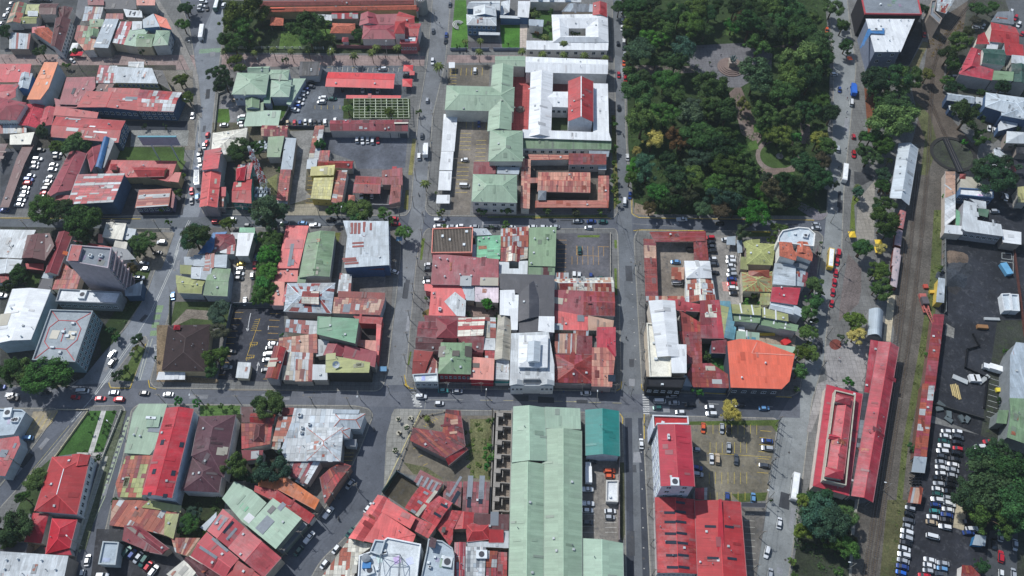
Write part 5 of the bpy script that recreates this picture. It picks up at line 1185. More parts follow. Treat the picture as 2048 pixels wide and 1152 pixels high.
F S 4.2 1160,90 1237,85 1190,360 1105,360|zn||n=2x16:cz r=0.2|long narrow grey and rust roof between two car parks
+F S 4 1100,362 1182,360 1170,432 1090,432|l2
F S 5 1202,290 1282,290 1270,378 1180,400|ru||n=5x5:rz|rust red roofs north of the yellow building
+F G 4.6 1190,370 1470,370 1460,430 1180,412|ru||ax n=10x2:rz
F S 7.4 1130,420 1322,405 1310,482 1120,487|ye|210,190,80|patch=1215,440,2,1.5,cm|yellow building with a raised north part beside the car park
+F D 5.4 1155,517 1316,512 1286,677 1125,667|y2|200,180,90|n=9x7:yy
F D 5 1330,445 1422,445 1372,712 1290,695|ru||n=2x16:rs r=0.2|long rust striped roof east of the yellow building
F G 4.4 1485,490 1697,500 1682,628 1463,622|rd|120,60,60|ax open r=0.7 n=10x1:dk|red ribbed canopy roof over a row of parked cars
F D 4.4 1695,450 1860,425 1862,560 1695,556|ru|170,150,140|r=0.4 n=8x2:dk|rusty red L shaped roof on the street corner
+F D 4.2 1770,560 1850,560 1842,692 1750,716|ru||n=4x7:dk r=0.2
+F S 4.6 1780,418 1815,418 1815,445 1775,445|cr
F P 3 1428,640 1482,645 1477,692 1425,690|s2||name=kiosk|tiny peach coloured hut roof beside the corner trees
# ---- G
G S 6 410,110 507,110 470,246 394,246|wh|206,206,200|r=0.3|white flat roofed house near the round tree on the corner
+G S 5.4 420,80 512,80 510,135 500,140 470,108 415,108|gg|40,140,120
G S 4.6 260,108 345,102 245,228 165,236|bl||r=0.2|blue painted roof terrace beside the corner tree
G H 5 275,115 382,115 395,185 265,228|mar||r=1.2|maroon hipped roof between the blue terrace and the white house
+G S 4.8 365,110 412,110 405,145 372,145|wg
+G S 4.8 300,185 390,182 350,232 300,228|wh
+G S 4.9 345,180 396,180 385,236 340,236|ru||n=4x3:cr
G D 6 145,240 346,240 340,320 140,306|lg||ax patch=230,275,1.5,8,ru;255,275,1.5,8,ru;218,270,1.2,8,ru r=0.3|grey sheet roof with two rust stripes near the diagonal street
+G S 5.5 85,255 150,255 140,302 88,300|lg
G G 6.4 130,312 250,318 234,392 128,382|l2||r=0.3|grey-blue low roof set on the olive hall
G G 5.8 35,362 210,398 190,472 48,466|ol|170,180,190|ax r=1 vent=165,420|olive green hall roof on the street bend
+G D 5.4 66,308 136,312 126,357 60,352|ol
+G G 5.8 240,320 366,325 345,487 198,480|gd||ax r=1
G S 6 700,68 835,70 772,320 645,320|cor|200,180,180|sky=725,240,1.5,12;735,285,1.5,3 r=0.6 patch=745,175,8,5,pk|long salmon red roof with a line of skylights
+G S 5 645,322 770,322 765,402 625,402|sal||vent=665,355;733,358 r=0.2
+G D 4.6 616,402 692,412 682,542 600,540|s2
G G 6 825,110 990,100 955,372 775,377|gd|200,200,190|r=1.4 patch=883,335,1,4,bg|green gabled hall beside the salmon red roof
+G S 5 770,372 822,372 812,408 762,408|gd

G S 9 1040,42 1312,45 1316,302 1300,302 1045,318 1065,130|l2|60,84,124|winE=9x2 patch=1090,80,1.2,6,ru;1112,80,1.2,6,ru;1135,80,1.2,6,ru;1165,85,1.2,8,ru;1205,70,1,4,ru;1128,168,5,1,ru;1128,188,5,1,ru;1075,262,6,1,ru;1080,275,6,1,ru;1090,290,6,1,ru r=1.0|large pale grey roof with rust stripes and a blue east facade
+G S 6 1150,302 1290,302 1285,330 1140,325|ru
G D 5 1020,350 1092,360 1085,462 1003,467|zn||n=5x6:cz r=0.2|narrow rust and grey roof beside an open yard
G H 6.4 705,412 992,410 968,590 683,577|l2|150,140,140|ax r=1.6 n=10x4:lz|broad grey hipped roof with a striped raised monitor
+G G 8 795,460 897,460 895,537 788,530|ru||ax r=0.8 n=2x3:rw
+G S 5.6 700,420 728,425 695,525 672,520|pk
G S 5.6 978,495 1292,507 1262,602 962,590|zn||n=16x7:rz2 sky=1060,560,3,4 r=0.3|mottled rust roof crossing the block beside the street
+G S 6 1010,460 1292,470 1290,507 1008,495|ru
G D 9 888,608 1137,632 1115,780 883,716|gm|150,150,140|ax r=1.2 patch=930,645,5,5,gm|teal green slab roof in the middle of the block
G S 5 1100,610 1278,618 1268,655 1135,650|rd|190,80,84||pinkish red courtyard house beside the teal green roof
+G S 5 1240,655 1270,662 1248,880 1232,880|cor
+G S 5 1118,752 1240,757 1236,822 1112,782|s2
G G 6 950,770 1060,785 1030,850 920,842|m2||r=1|dusky red low roof behind the olive roof
+G G 6 1050,785 1245,828 1232,915 1130,880 1040,850|m2
+G D 6.2 1052,788 1244,828 1230,912 1038,852|m2||
G D 9 938,838 1203,890 1196,952 935,946|ol|60,60,60|ax r=0.8 patch=965,850,4,3,ol dish=1000,905|olive roof with a satellite dish above the dark facade
G S 5 700,630 886,640 880,722 690,702|lg||n=8x3:lz|grey sheets at the north end of the rusty patchwork
G S 5 655,742 885,715 885,830 650,820|rs||n=9x5:rs vent=780,760|orange rust patchwork roof in the centre of the block
G S 4.6 690,822 862,832 852,1000 668,990|zn||n=8x6:cz|grey and rust patchwork roof behind the street front
+G S 5 757,868 860,872 854,1000 750,1000|ru||n=8x2:rs
+G S 5.4 858,900 946,902 945,990 853,990|wg||box=870,870,1.5,1.5;900,880,2,2;860,880,1,1
+G S 4.4 887,748 957,760 930,842 878,850|zn||box=900,870,1.5,3
G G 7 628,785 697,797 645,987 572,980|ru|176,176,180|patch=615,885,4,4,bg n=2x9:rz r=0.8|rust red narrow roof beside the dark car park
G S 3 410,885 488,890 482,930 470,982 394,977|wg||name=guard_hut|white roofed guard hut in the dark car park
# ---- J
J G 7 410,14 642,8 640,82 372,66|wg|96,126,160|ax r=1.6|blue timber mansion with pale roof and veranda
+J G 8 430,55 602,58 610,132 428,128|wg|96,126,160|r=1.6
+J H 7.5 370,118 612,130 612,206 374,200|wg|96,126,160|ax r=1.2 winS=6x2
+J S 4 470,262 640,266 638,282 470,280|wg||open
J S 5 785,12 882,12 870,142 780,136|wh|80,110,150|r=0.2|white arcade wing with an arched gate beside the blue mansion
+J S 4.6 650,20 722,6 715,100 640,130|wg
+J S 4.4 640,128 800,134 800,150 640,146|wg|80,110,150
J C 6.4 1052,118 1502,112 1508,340 1066,338 1190,228 1325,228 1325,288 1190,288|wh|224,222,216|r=1.6 norid|white hipped courtyard house with a planted opening
+J D 5.6 850,335 1508,340 1504,402 850,396|wh||r=0.8 winS=9x1
+J S 5 870,160 990,165 985,215 870,205|lg
J S 5.6 1190,32 1385,40 1385,98 1130,95|mg||n=14x1:bl3|grey ribbed roof north of the white courtyard house
J G 7 1385,22 1492,24 1495,136 1383,122|rd|||crimson roof at the corner of the white courtyard house
J S 6 880,-20 1290,-14 1290,20 880,16|wg||box=960,0,2,2;1050,0,2,2;1180,5,3,1|pale roofs with plant units at the top edge
# green school
J G 8.4 582,520 745,532 727,1042 540,1052|gr|206,206,196|r=1.8|sage green T shaped school range with crossing ridges
+J H 8.6 213,686 757,700 750,892 198,880|gr||ax r=2.4
+J G 7.8 600,452 842,450 842,532 600,525|gr||ax r=0.8
+J S 7 700,476 770,478 768,484 700,484|wh
K H 9.2 562,122 820,127 820,372 548,372|gr|196,198,190|r=2 winS=2x1|sage green gabled pavilion with a small triangular gable
+K P 9.2 560,285 815,292 818,372 548,372|g2||r=0.8
K H 9.6 424,476 776,482 777,702 413,692|gr|206,208,204|ax r=2.2 winS=5x2 vent=472,562|sage green hip roof over a white two storey block with windows
# white convent
J G 8 845,455 1504,482 1502,592 843,578|wh|220,220,218|ax r=1.6 norid|white roofed convent wings around two courts
+J G 8.3 887,580 1062,582 1045,1096 868,1094|wh||r=1.8 norid
+J D 7.6 1382,672 1502,675 1512,1075 1385,1072|wh||r=0.4 norid
+J G 7.8 1003,735 1188,737 1187,858 998,852|wh||ax r=1.2 norid winS=4x1
+K D 8.1 820,122 1512,148 1530,205 820,182|wh||r=0.5 norid
+K D 6.2 820,182 1530,206 1528,275 818,266|gd||r=1.6 winS=11x1 norid
J G 11 1187,648 1384,652 1384,975 1186,970|rd|206,212,222|r=3.4 rid=wh rw=0.5|red roofed church nave with white gable in the white convent
K D 3 190,-5 302,-3 275,290 170,290|wh||open r=0.2 name=carport|long white carport roof, northern bay beside the street
K D 3 170,296 269,296 258,442 154,440|wh||open r=0.2 name=carport|white carport roof, middle bay beside the street
K D 3 155,452 256,452 245,602 144,600|wh||open r=0.2 name=carport|white carport roof, southern bay beside the street
K D 3 135,642 239,642 236,706 129,706|wh||open r=0.2 name=carport|short white carport roof near the street corner
J D 3 230,500 279,500 279,542 230,546|wh||open r=0.2 name=carport|tiny white canopy at the corner of the small yellow lined car park
K S 5.4 430,380 607,382 605,470 424,476|mar|||maroon roof between two sage green roofs
+K S 5 545,385 610,385 608,425 555,420|wg
+K S 5 620,420 800,425 790,475 615,470|lg
K D 4.6 815,350 887,360 877,752 803,745|rs||n=3x22:pz r=0.3|long pinkish rust corridor roof of the old school
+K D 4.6 860,316 1192,325 1192,360 880,362|ru||ax n=16x2:pz r=0.3
K D 6 1190,320 1490,326 1490,397 1188,396|ru|190,186,184|n=16x3:dk winS=4x1|dark red roof of the old school's north-east room
+K D 5 1350,300 1512,304 1508,332 1350,326|l2
+K S 4 1425,397 1490,397 1490,440 1425,438|wg
K G 5.2 946,460 1362,462 1362,622 938,612|rs|90,80,76|ax n=30x2:pz r=1.2|broad faded rust gabled roof in the old school yard
+K S 4.8 880,508 945,508 942,545 878,548|rs||n=4x1:pz
+K P 5.4 945,604 1012,606 1008,682 942,682|mg
K D 4.4 1425,490 1512,490 1512,690 1422,692|rs||n=4x9:pz r=0.3|pale pink rust roof along the street side of the old school
K D 4.5 923,686 1508,690 1506,748 920,742|rs|96,92,100|ax n=34x1:pz r=0.4|long mottled rust roof facing the tree lined avenue
# ---- L
L F 8 195,84 438,75 432,228 188,230|bst|206,130,120|ribs=26 par=s2 name=ribbed_hall|dark ribbed roof with a pink rim on the corner
L D 5 455,125 606,125 600,268 460,265|gg|200,220,210|ax vent=515,255;590,240;475,155;580,160 r=0.3|mint green low roofs beside the ribbed roof
+L S 5.4 440,85 520,85 552,120 440,125|l2
+L S 4.6 405,180 460,182 455,265 400,240|l2
L G 5.4 605,85 772,70 770,192 604,192|ru||ax n=12x2:rs r=1 |orange-brown striped gable beside the green flat roof
L G 5 640,190 722,190 716,285 632,282|ru||n=2x8:rw r=1|narrow striped red gable north of the grey U shaped roof
+L S 4.6 604,195 640,195 632,280 600,278|ru||n=2x5:rz
+L S 4.6 722,195 768,195 765,262 718,270|ru||n=2x6:cz
L S 5 595,282 655,284 655,322 712,322 712,278 767,276 765,356 594,357|wg||r=0.1|grey U shaped roof around a tiny garden
L S 7 775,80 938,75 932,310 770,305|gd|120,140,120|vent=808,145;885,145;922,100;788,292 r=0.5|large flat green roof beside the corner car park
+L D 5.6 770,312 930,314 928,372 769,364|gd||patch=875,340,3,6,br
L D 6.4 200,240 592,275 592,422 185,416|m2|196,150,150|r=1.2 vent=215,310;240,262;285,270;270,372;362,360 patch=395,395,5,5,zn;535,400,8,4,bg|wide maroon-pink roof with small vents near the corner
+L S 7 412,264 556,270 554,300 410,294|wh||n=10x1:wt
L S 4.6 145,416 392,430 392,606 172,604 186,462 148,456|cor|210,120,120|box=240,570,1.2,1.5 r=0.3|coral red house roof facing the west street
L S 5 330,462 396,515 391,610 340,606 265,520|wg||r=0.1|white polygonal roof set into the coral roof
+L S 4.8 370,430 446,432 448,515 398,512|l2
L S 5.2 450,430 592,432 590,527 449,520|pw||r=0.3|pale pink flat roof in the block's middle
L H 5.6 218,622 346,630 342,740 219,737|mar||r=1.4|maroon hipped roof at the centre of the dark red cluster
+L G 5 112,640 226,642 221,740 100,727|mar||ax r=0.8
+L S 4.8 145,605 400,614 380,640 150,640|mar
L D 5.4 350,618 512,622 500,732 344,730|rd||ax n=9x4:rw2|red roof with white slats in the dark red cluster
L G 4.8 95,736 262,740 240,812 93,806|br||ax r=0.8|dark brown tiled roof by the west street
+L D 4.8 338,737 507,737 500,826 430,822|mar
L S 5 503,740 572,741 572,812 500,810|wg||r=0.1|small pale grey square roof beside the long beige gable
+L S 4.6 505,616 576,620 576,740 505,736|zn||n=2x10:cz
+L S 4.4 510,815 572,815 570,862 510,862|ru||n=3x3:cr
L G 5.4 85,810 200,822 150,952 72,956|ru||ax r=1.2|dusty red gable on the south-west corner of the block
+L S 5 202,860 222,880 226,952 150,950|wh||n=5x5:wr
L F 6 75,958 226,950 228,1002 88,1002|wg|176,186,190|winS=4x1|modern white corner building with a banded facade
+L S 3 96,1003 228,1005 228,1014 98,1012|or
L P 8.4 245,765 432,768 426,957 228,952|gd|160,50,60|winS=7x1 r=2 vent=310,870 patch=252,820,3,5,bst;410,820,3,5,bst;335,830,3,3,bst|square green hipped roof over a red and white facade
L D 7 430,855 567,865 562,990 420,984|s2|196,40,60|patch=448,902,4,2,bst r=0.5|peach roofed shop with a red sign facade
L G 7 590,600 668,606 656,872 568,870|bg|200,198,190|norid r=1.6|long beige grey gable beside the white long roof
+L S 5.5 575,877 656,877 656,990 568,986|cm||n=1x8:wt
+L S 3 568,990 656,990 656,1010 568,1010|tl
L S 8 595,362 927,372 925,612 830,706 706,706 712,480 600,450|dg|150,150,154|r=1.4 |big charcoal grey roof in the middle of the block
+L S 9 600,452 687,450 690,480 712,480 706,690 668,690 662,606 598,600|wh||r=0.1
+L S 9 833,608 927,610 925,706 828,697|wh||r=0.1
+L G 8.6 713,470 836,372 836,610 713,640|dg||norid r=0.8
L D 8.6 668,716 892,706 926,900 926,1022 657,1022 662,860|wg|226,228,230|norid|white classical building with twin gabled porches
+L S 8.4 668,716 892,706 926,900 926,1022 657,1022 662,860|wg|226,228,230|r=0.8 winS=11x1
+L H 10.5 712,722 887,722 882,916 708,913|wh||norid r=1.2
+L G 12.5 770,760 842,760 836,882 764,882|l2||norid r=1
+L G 8.9 662,995 746,995 744,1024 660,1024|wg||norid r=1.6 winS=3x1
+L G 8.9 840,995 926,995 926,1024 838,1024|wg||norid r=1.6 winS=3x1
+L G 9.2 740,985 842,985 842,1008 740,1008|mg||ax norid
L S 4.6 930,350 1012,350 1012,400 928,400|zn||n=8x2:cz|small striped rust roof beside the car park wall
L G 5.2 925,387 1277,375 1287,462 925,450|zn|170,160,150|ax n=22x2:rw3 r=1.4 sky=1075,430,2,2|wide cream and rust striped gable south of the car park
L D 5.4 925,455 1102,460 1102,602 925,572|m2||patch=1000,485,1,6,pa;950,515,4,3,bg r=0.8|maroon roof beside a small skylight well
+L P 3 925,520 965,525 965,552 925,552|gm
L G 6 1100,457 1287,465 1290,606 1100,602|m2|190,190,190|ax r=1.4 n=12x2:dk|dark red gabled roof facing the east street
L D 5 925,575 1127,612 1127,692 925,686|cor||sky=1085,595,3,2 patch=1085,620,3,3,mg;950,670,4,3,zn r=0.5|coral sheet roof beneath the maroon one
+L D 4.8 1127,612 1282,642 1276,692 1127,690|pa
L G 5.6 1182,680 1292,680 1294,850 1232,846 1182,802|pr||r=1|rose red roof facing the east street
+L G 5.7 1182,680 1292,680 1294,848 1182,800|pr||r=0.5
L D 5 930,715 1062,715 1057,836 927,830|ru||n=14x1:rs r=0.6|rust striped roof behind the corner house
+L D 5 1062,730 1152,735 1152,836 1058,836|mar
+L S 4.4 1040,695 1132,695 1130,728 1040,724|zn||n=6x1:cz
L H 6 930,837 1157,841 1157,1012 924,1006|ru|150,140,140|r=2 n=8x3:dk|rust red hipped roof near the avenue
L D 6 1152,800 1240,800 1290,862 1272,1032 1148,1027|ru|150,140,140|n=8x6:pz r=0.6 dark=1270,980,3,3|rust pink striped roof on the south-east corner
# ---- O
O D 4 170,145 244,150 259,486 182,488|ru||n=1x26:rz2 open r=0.3|long rusty west wing of the U shaped sheds
+O D 4.3 208,103 542,100 540,162 240,163|ru||ax n=12x2:dk open r=0.4
+O D 4.3 470,160 545,108 562,272 474,272|ru||open r=0.3 n=5x9:dk
+O D 3.8 184,488 412,488 410,508 186,516|rs||n=12x1:rs open r=0.2
O P 6.4 415,275 570,277 583,380 425,380|wh|206,200,196|r=1.6|white pyramid roof in the middle of the yard
O G 5.4 425,378 583,380 604,510 425,530|wg||n=4x9:rw4 r=0.8|white roof with heavy rust below the white pyramid roof
O S 3.4 338,318 414,318 414,388 338,386|rs||n=4x4:rs open|small rusty shelter above a parked van
O G 10.5 203,515 358,515 384,852 255,852 |wh|216,206,190|norid r=0.8|tall white ribbed roof above a black south facade
+O F 9.4 190,650 240,655 258,852 336,855 336,972 208,972|cm|216,200,176|par=cm
+O D 10.2 332,776 428,780 430,946 340,946|wh||norid r=0.3
+O F 8.6 186,974 426,976 402,1040 192,1030|bk2|30,32,36|winS=5x1
O G 5.6 312,510 412,510 425,542 508,545 508,580 372,572|pk|||pink roof strip behind the tall white roof
+O D 5.6 314,508 508,545 508,580 372,572|pk|
O D 6 508,518 625,515 657,740 513,737|pr|150,130,120|r=0.7 patch=575,575,2,6,cm;575,602,5,2,cm;590,570,3,2,bg n=4x3:mm2|maroon-crimson roof with pale patches beside the teal strip
O S 5 385,575 510,645 516,702 398,705|ru||n=6x3:rz|weathered red roofs behind the tall white roof
+O S 5 380,702 517,706 523,892 425,892|ru||n=5x8:dk
O S 5.2 460,896 575,893 682,962 682,1040 470,1034 430,962|ru|90,110,130|n=10x5:dk patch=572,920,4,2,bg;612,1000,4,2,zn|large weathered maroon roof facing the avenue
+O D 5.2 575,765 666,755 670,830 578,827|mar
+O S 4.6 412,965 468,970 465,1030 400,1025|lg
O S 7 628,518 691,520 710,665 727,676 716,752 655,737|tb||n=2x6:tq r=0.2|blue-green strip roof beside the curved green roofs
O D 6.6 693,535 870,552 872,612 703,590|ol|190,196,196|ax patch=755,560,0.6,5,wh;825,570,0.6,5,wh|curved green terrace roofs around an inner yard
+O D 6.5 870,552 1034,605 1035,647 872,612|ol||ax patch=897,585,0.6,5,wh;965,600,0.6,5,wh
+O D 5.4 705,592 872,614 862,658 710,637|gd|190,196,196|ax patch=748,605,0.6,4,wh;815,615,0.6,4,wh;888,625,0.6,4,wh
+O D 5.4 872,614 1097,670 1086,708 862,658|gd||ax patch=953,645,0.6,4,wh;1023,660,0.6,4,wh
+O S 6 724,698 866,710 864,766 718,750|g2||patch=790,725,0.6,5,wh;815,745,4,2,tb
+O D 5.6 868,765 1077,800 1070,838 868,792|g2||ax
O S 9 668,770 742,755 852,762 1074,842 1046,1000 1000,1045 694,1036|oran|70,78,90|vent=902,890;760,978 r=1.6 winS=5x1 line=852,764,820,828;820,828,1070,842 lc=s2|bright orange-red many sided roof beside the boulevard trees
O H 5.6 785,165 965,175 945,302 790,296|ol||rust=0.75 r=1.6 tile|mossy olive and rust hipped house between two yards
+O G 5 765,160 870,145 868,190 780,200|ol||r=0.6
+O D 4.6 750,260 790,262 800,330 750,325|ol
O H 5.4 760,345 942,340 940,462 768,457|ol||rust=0.8 r=1.2|rust stained olive roof south of the mossy house
+O P 6 800,335 925,330 925,378 800,375|rs||r=1.6
+O S 4.4 870,470 932,470 926,542 868,540|ol||n=3x3:oz
O F 12 1003,95 1100,75 1160,80 1200,115 1192,190 1060,175 975,165 980,130|l2|226,226,222|box=1140,130,2,2 name=apartment_block|white curved corner building with a planted roof terrace
+O G 11.5 984,165 1052,170 1066,208 1092,232 1085,276 988,246|tt||tile
+O D 11.5 982,166 1058,172 1086,274 986,246|tt||tile r=0.8
+O D 11.5 1100,162 1152,165 1186,238 1182,278 1084,244|tt||tile
+O G 11.7 1092,164 1150,166 1146,232 1092,228|tt||tile r=0.8
+O S 8 1066,292 1180,282 1150,325 1080,310|mg
O D 7 960,290 1082,302 1080,432 947,416|l2|190,196,200|ax r=0.8|pale blue roofed house beside the taxi road
+O S 6.5 1082,306 1158,352 1142,432 1082,426|lg||n=5x4:tq2
O D 7.2 945,432 1112,442 1090,545 933,520|pr|226,226,226|ax r=0.6 vent=998,438|rose red roof with white edges near the roadside trees
+O G 6.4 933,524 1070,545 1120,610 927,560|l2||ax r=0.5
+O S 6.8 1070,540 1128,572 1118,612 1068,590|l2
O S 3 670,135 723,130 722,182 668,178|lg||open name=carport|small grey car shelter at the top of the rows
+O S 3 728,155 760,155 764,226 735,230|lg||open
# ---- I
I S 5 175,930 262,952 330,965 235,1030 225,1085 190,1200 -20,1200|cm||n=14x10:cz2 r=0.3|cream and rust striped roof along the diagonal street at bottom
I G 8 350,665 420,692 260,946 172,926|cor|120,130,100|norid r=1|bright coral gabled hall on the diagonal street
+I D 8 378,770 576,905 560,945 330,958 260,942|cor||r=0.4
+I D 8.6 405,692 578,802 542,872 370,768|cor||ax r=0.5
+I S 8.1 378,775 576,905 330,956 262,942|cor
I G 7 600,612 795,716 700,856 510,742|rd||ax norid n=9x4:pk1 dark=745,732,3,1;705,785,3,1;672,845,3,1 sky=635,655,2,1;600,710,2,1;560,765,2,1|red roof with a grey valley strip beside the coral hall
+I S 8 690,640 708,648 590,798 570,785|bg
+I S 6.8 578,800 700,855 650,928 546,872|pk||n=5x3:pk1
I D 5.6 605,515 745,597 697,662 565,586|mar|216,216,210|ax sky=600,580,1,4;635,590,1,4;660,605,1,4;690,620,1,4|maroon roof with pale strips touching the derelict yard
I D 5 735,290 755,155 842,160 870,372 |mar|150,140,140|n=6x9:dr r=0.4 patch=805,220,3,1,pa;805,236,3,1,pa;800,292,3,1,pa|maroon Y shaped derelict roof on the open corner lot
+I D 5 560,265 735,291 870,372 750,445 540,342|mar||n=10x7:dr patch=650,325,1,4,pa;670,330,1,4,pa;690,340,1,4,rs;733,346,3,3,pa
+I D 5.2 545,268 733,290 868,374 748,443|mar||r=0.2 n=14x6:dr
+I D 4 755,455 865,372 888,392 770,488|ru||n=6x1:rz
I D 4.6 745,585 852,587 845,740 738,680|mar||sky=815,610,1,8;770,665,2,1 dark=815,680,1.6,5 n=6x4:mm r=0.2|ruined maroon shed with grey strips, western half
I D 4.6 860,585 1020,590 1010,776 853,770|mar||sky=900,620,2,9;970,620,2,9 dark=895,710,1.5,4;965,680,1.5,5 n=8x5:mm r=0.2|ruined maroon shed with grey strips, eastern half
I S 5.6 690,850 757,758 855,765 800,872 795,940 778,970|rd||box=865,800,1,1 dish=868,792 n=7x7:pk1|irregular bright red roof in the bottom cluster
+I G 5.6 805,765 925,772 915,872 800,872|rd||r=0.8
+I S 7 735,860 757,862 750,892 728,890|bst
I H 5.8 872,838 1017,840 1012,932 882,946|rd||ax r=1.2|small bright red hipped roof beside the long green warehouse
+I D 5.4 1015,878 1102,880 1102,950 1012,950|rd
+I D 5.6 925,780 1137,785 1132,876 1012,874 920,830|br||patch=1047,808,3,5,mg
+I S 5 1100,880 1134,880 1132,985 1098,985|wg
I G 6 810,950 872,950 862,1200 808,1200|pk||n=3x14:cr2 r=0.3|narrow pink striped roof in the bottom cluster
I F 11 405,922 606,962 575,1230 225,1230 235,1030 300,1008|wg|206,214,222|par=wh box=300,1120,3,3|white flat roofed block with stepped parapets at the bottom edge
+I F 12 330,935 392,940 365,1030 300,1008|lg|190,200,206
I F 9 650,930 735,942 795,985 806,1030 800,1230 590,1230 640,1000|lg|170,180,186|box=765,1070,3.5,3.5;660,1100,1,1 patch=755,1070,4,4,g2|curved grey roofed building at the bottom edge
+I S 11 665,918 702,933 690,986 650,975|pur
I S 5.4 868,978 997,980 986,1230 862,1230|zn||n=7x10:cz3 box=970,1025,4,3|weathered grey roof beside the orange striped roof at the bottom
I D 5 1005,1005 1066,1008 1060,1102 994,1100|rs||n=4x4:rs|small orange rust roof at the bottom beside the warehouse
+I S 5 1066,1010 1123,1012 1121,1250 1058,1250|mar||n=3x9:rz
+I S 5 998,1104 1060,1105 1056,1250 990,1250|ru||n=3x6:cr
+I S 4.8 882,945 1132,952 1130,985 880,975|wg
# ---- green warehouse
X G 8.6 1027,813 1089,815 1094,922 1024,925|g2|176,180,170|r=1.6|long sage green warehouse with three parallel gables
+X G 7.8 1023,925 1088,928 1088,1260 1015,1260|gr||r=2
+X G 8.2 1089,858 1163,862 1164,1260 1088,1260|gr||r=2
+X D 8.5 1090,815 1160,818 1162,858 1092,856|g2||r=0.6
+X D 6 1024,920 1092,922 1090,934 1052,936|rs
P G 7.4 92,925 346,955 352,1300 90,1300|g2|170,176,170|r=1.8|lower sage green gable at the south end of the vehicle yard
P G 6.6 122,155 323,162 328,434 125,430|tl|186,196,206|r=2 rid=tl|bright teal gabled shed beside the street
P F 3 248,580 320,580 318,710 246,706|wh|200,200,196|name=cargo_container|white box container in the narrow vehicle yard
# ---- P red
P G 19 557,244 752,249 777,616 576,614|pr|206,214,228|r=1 rid=pk winS=2x4 winW=6x5 box=657,590,3,3;620,320,0.8,2 patch=628,527,1.5,1.5,rd|tall crimson roofed tower block with pale walls
P F 15 525,188 738,195 742,242 552,242 530,272|rd|206,214,228|par=wg|low red roofed front of the tall crimson block
P G 7 540,680 776,692 797,1140 555,1134|rd|200,196,194|r=1.2 dark=692,712,3.5,.9;628,772,4,.9;693,768,4,.9;630,828,4,.9;696,828,4,.9;633,898,4,.9;700,896,4,.9;636,950,4,1.2;705,955,4,.9;640,1028,4,.9;709,1028,4,.9;645,1100,4,.9;714,1100,4,.9 winS=8x1|big red hall roof with rows of skylights, west part
P G 7.6 778,700 1052,708 1100,1300 802,1300|rd|200,196,194|r=1.6 dark=872,855,4,.9;985,857,3.5,.9;888,1045,4,.9;1002,1048,3.5,.9 patch=892,1055,4,1,wh vent=810,1070|big red hall roof with a stepped ridge, east part
+P D 8.8 918,697 935,697 957,1010 915,1008|cr
+P D 5 776,630 850,628 852,696 780,692|ru||n=4x3:cr2
P D 3.4 1060,712 1204,716 1202,740 1056,736|dg||open r=0.2 name=carport|dark thin shelter at the south end of the corner car park
# ---- station

T H 6 352,3 567,60 484,672 270,612|pr|214,200,190|norid r=1.2 name=railway_station|old railway station with crimson roofs and a stone balustrade ring
+T F 9.4 400,38 524,68 467,610 328,578|mar|196,186,176|par=bg
+T H 10.2 425,75 508,95 452,570 350,540|pk|||
+T P 11.6 408,62 500,85 492,130 400,105|pr||r=1.6
+T P 11.6 345,498 455,520 450,575 338,556|pr||r=1.6
+T G 10.4 365,300 430,310 428,340 360,330|pr||ax r=0.8
+T D 5.4 572,55 612,60 502,676 482,671|dg||r=0.1 n=1x22:gl
X G 6.6 1758,683 1797,694 1745,1005 1703,992|pr|190,180,176|r=1.8 open rid=pk|long crimson platform roof beside the railway tracks
+S D 5.8 612,602 670,612 617,920 577,913|pr||open r=0.5
S V 5 605,416 692,432 680,592 598,572|lg|150,150,150|norid r=2.4|grey barrel vaulted shed north of the station
R G 7 1048,105 1200,148 1125,602 975,545|l2|170,176,180|norid r=2.2 open|long silver platform roof beside the turntable
S D 4.2 990,446 1056,450 1000,912 933,904|m2|120,90,84|r=0.3 n=1x26:mm2|long narrow maroon shed along the dark yard
T D 4.2 925,0 1000,0 950,452 873,440|rs|110,80,70|r=0.3 n=2x34:rs2|long narrow rust striped shed south of the maroon shed
T D 3.4 868,440 946,446 940,532 860,525|lg||open name=shelter|small grey roof over motorcycles
T D 3.2 848,625 922,630 915,722 836,712|rs||open n=5x1:rs name=shelter|small rust striped shelter by the car park
# ---- east
R D 4.6 1415,335 1496,335 1500,700 1412,772|wg|190,180,170|r=0.2 n=1x14:wr|long whitish weathered roof strip beside the tracks
+R D 5 1410,770 1556,782 1556,836 1408,822|wh
+R S 3.6 1500,640 1530,660 1540,770 1500,760|gg
R D 5 1540,375 1740,392 1812,470 1790,485 1530,468|bg|||beige weathered roof under the big dark tree
+R P 5.4 1535,352 1585,352 1580,395 1530,392|ru
R F 6 1530,465 1802,482 1802,548 1525,522|wh|80,110,146|winS=6x1|white flat roof with blue windows east of the tracks

R S 7 1562,570 1662,592 1672,724 1862,757 1882,852 1580,812 1547,790|wg|150,150,156|winS=6x1 r=0.6|whitish L shaped roof over a windowed wall above the dark yard
+R S 5 1605,555 1740,577 1746,632 1665,626 1662,592|wg
+R D 4 1672,640 1760,650 1755,700 1675,680|gm||open
R D 5.4 1870,795 2022,822 2022,922 1882,900|wh||ax r=0.4|silver white sheet roof at the right of the L shaped building
R D 5 1985,470 2080,458 2080,582 2000,578|y2|||pale yellow roof at the right edge beside parked cars

S S 9 1480,620 1660,640 1660,962 1450,956 1446,700|lg|126,132,136|r=1|large blue-grey roof at the right edge of the dark yard
T S 8 1440,90 1660,100 1660,400 1430,322 1450,190|gd|120,128,128|r=1|green roof at the right edge above the big car park
+T S 6.5 1378,160 1440,160 1430,240 1368,235|gd
S F 3.2 1398,325 1450,322 1460,424 1415,426|l2|210,216,220|name=cargo_container|white container in the dark yard, left of a pair
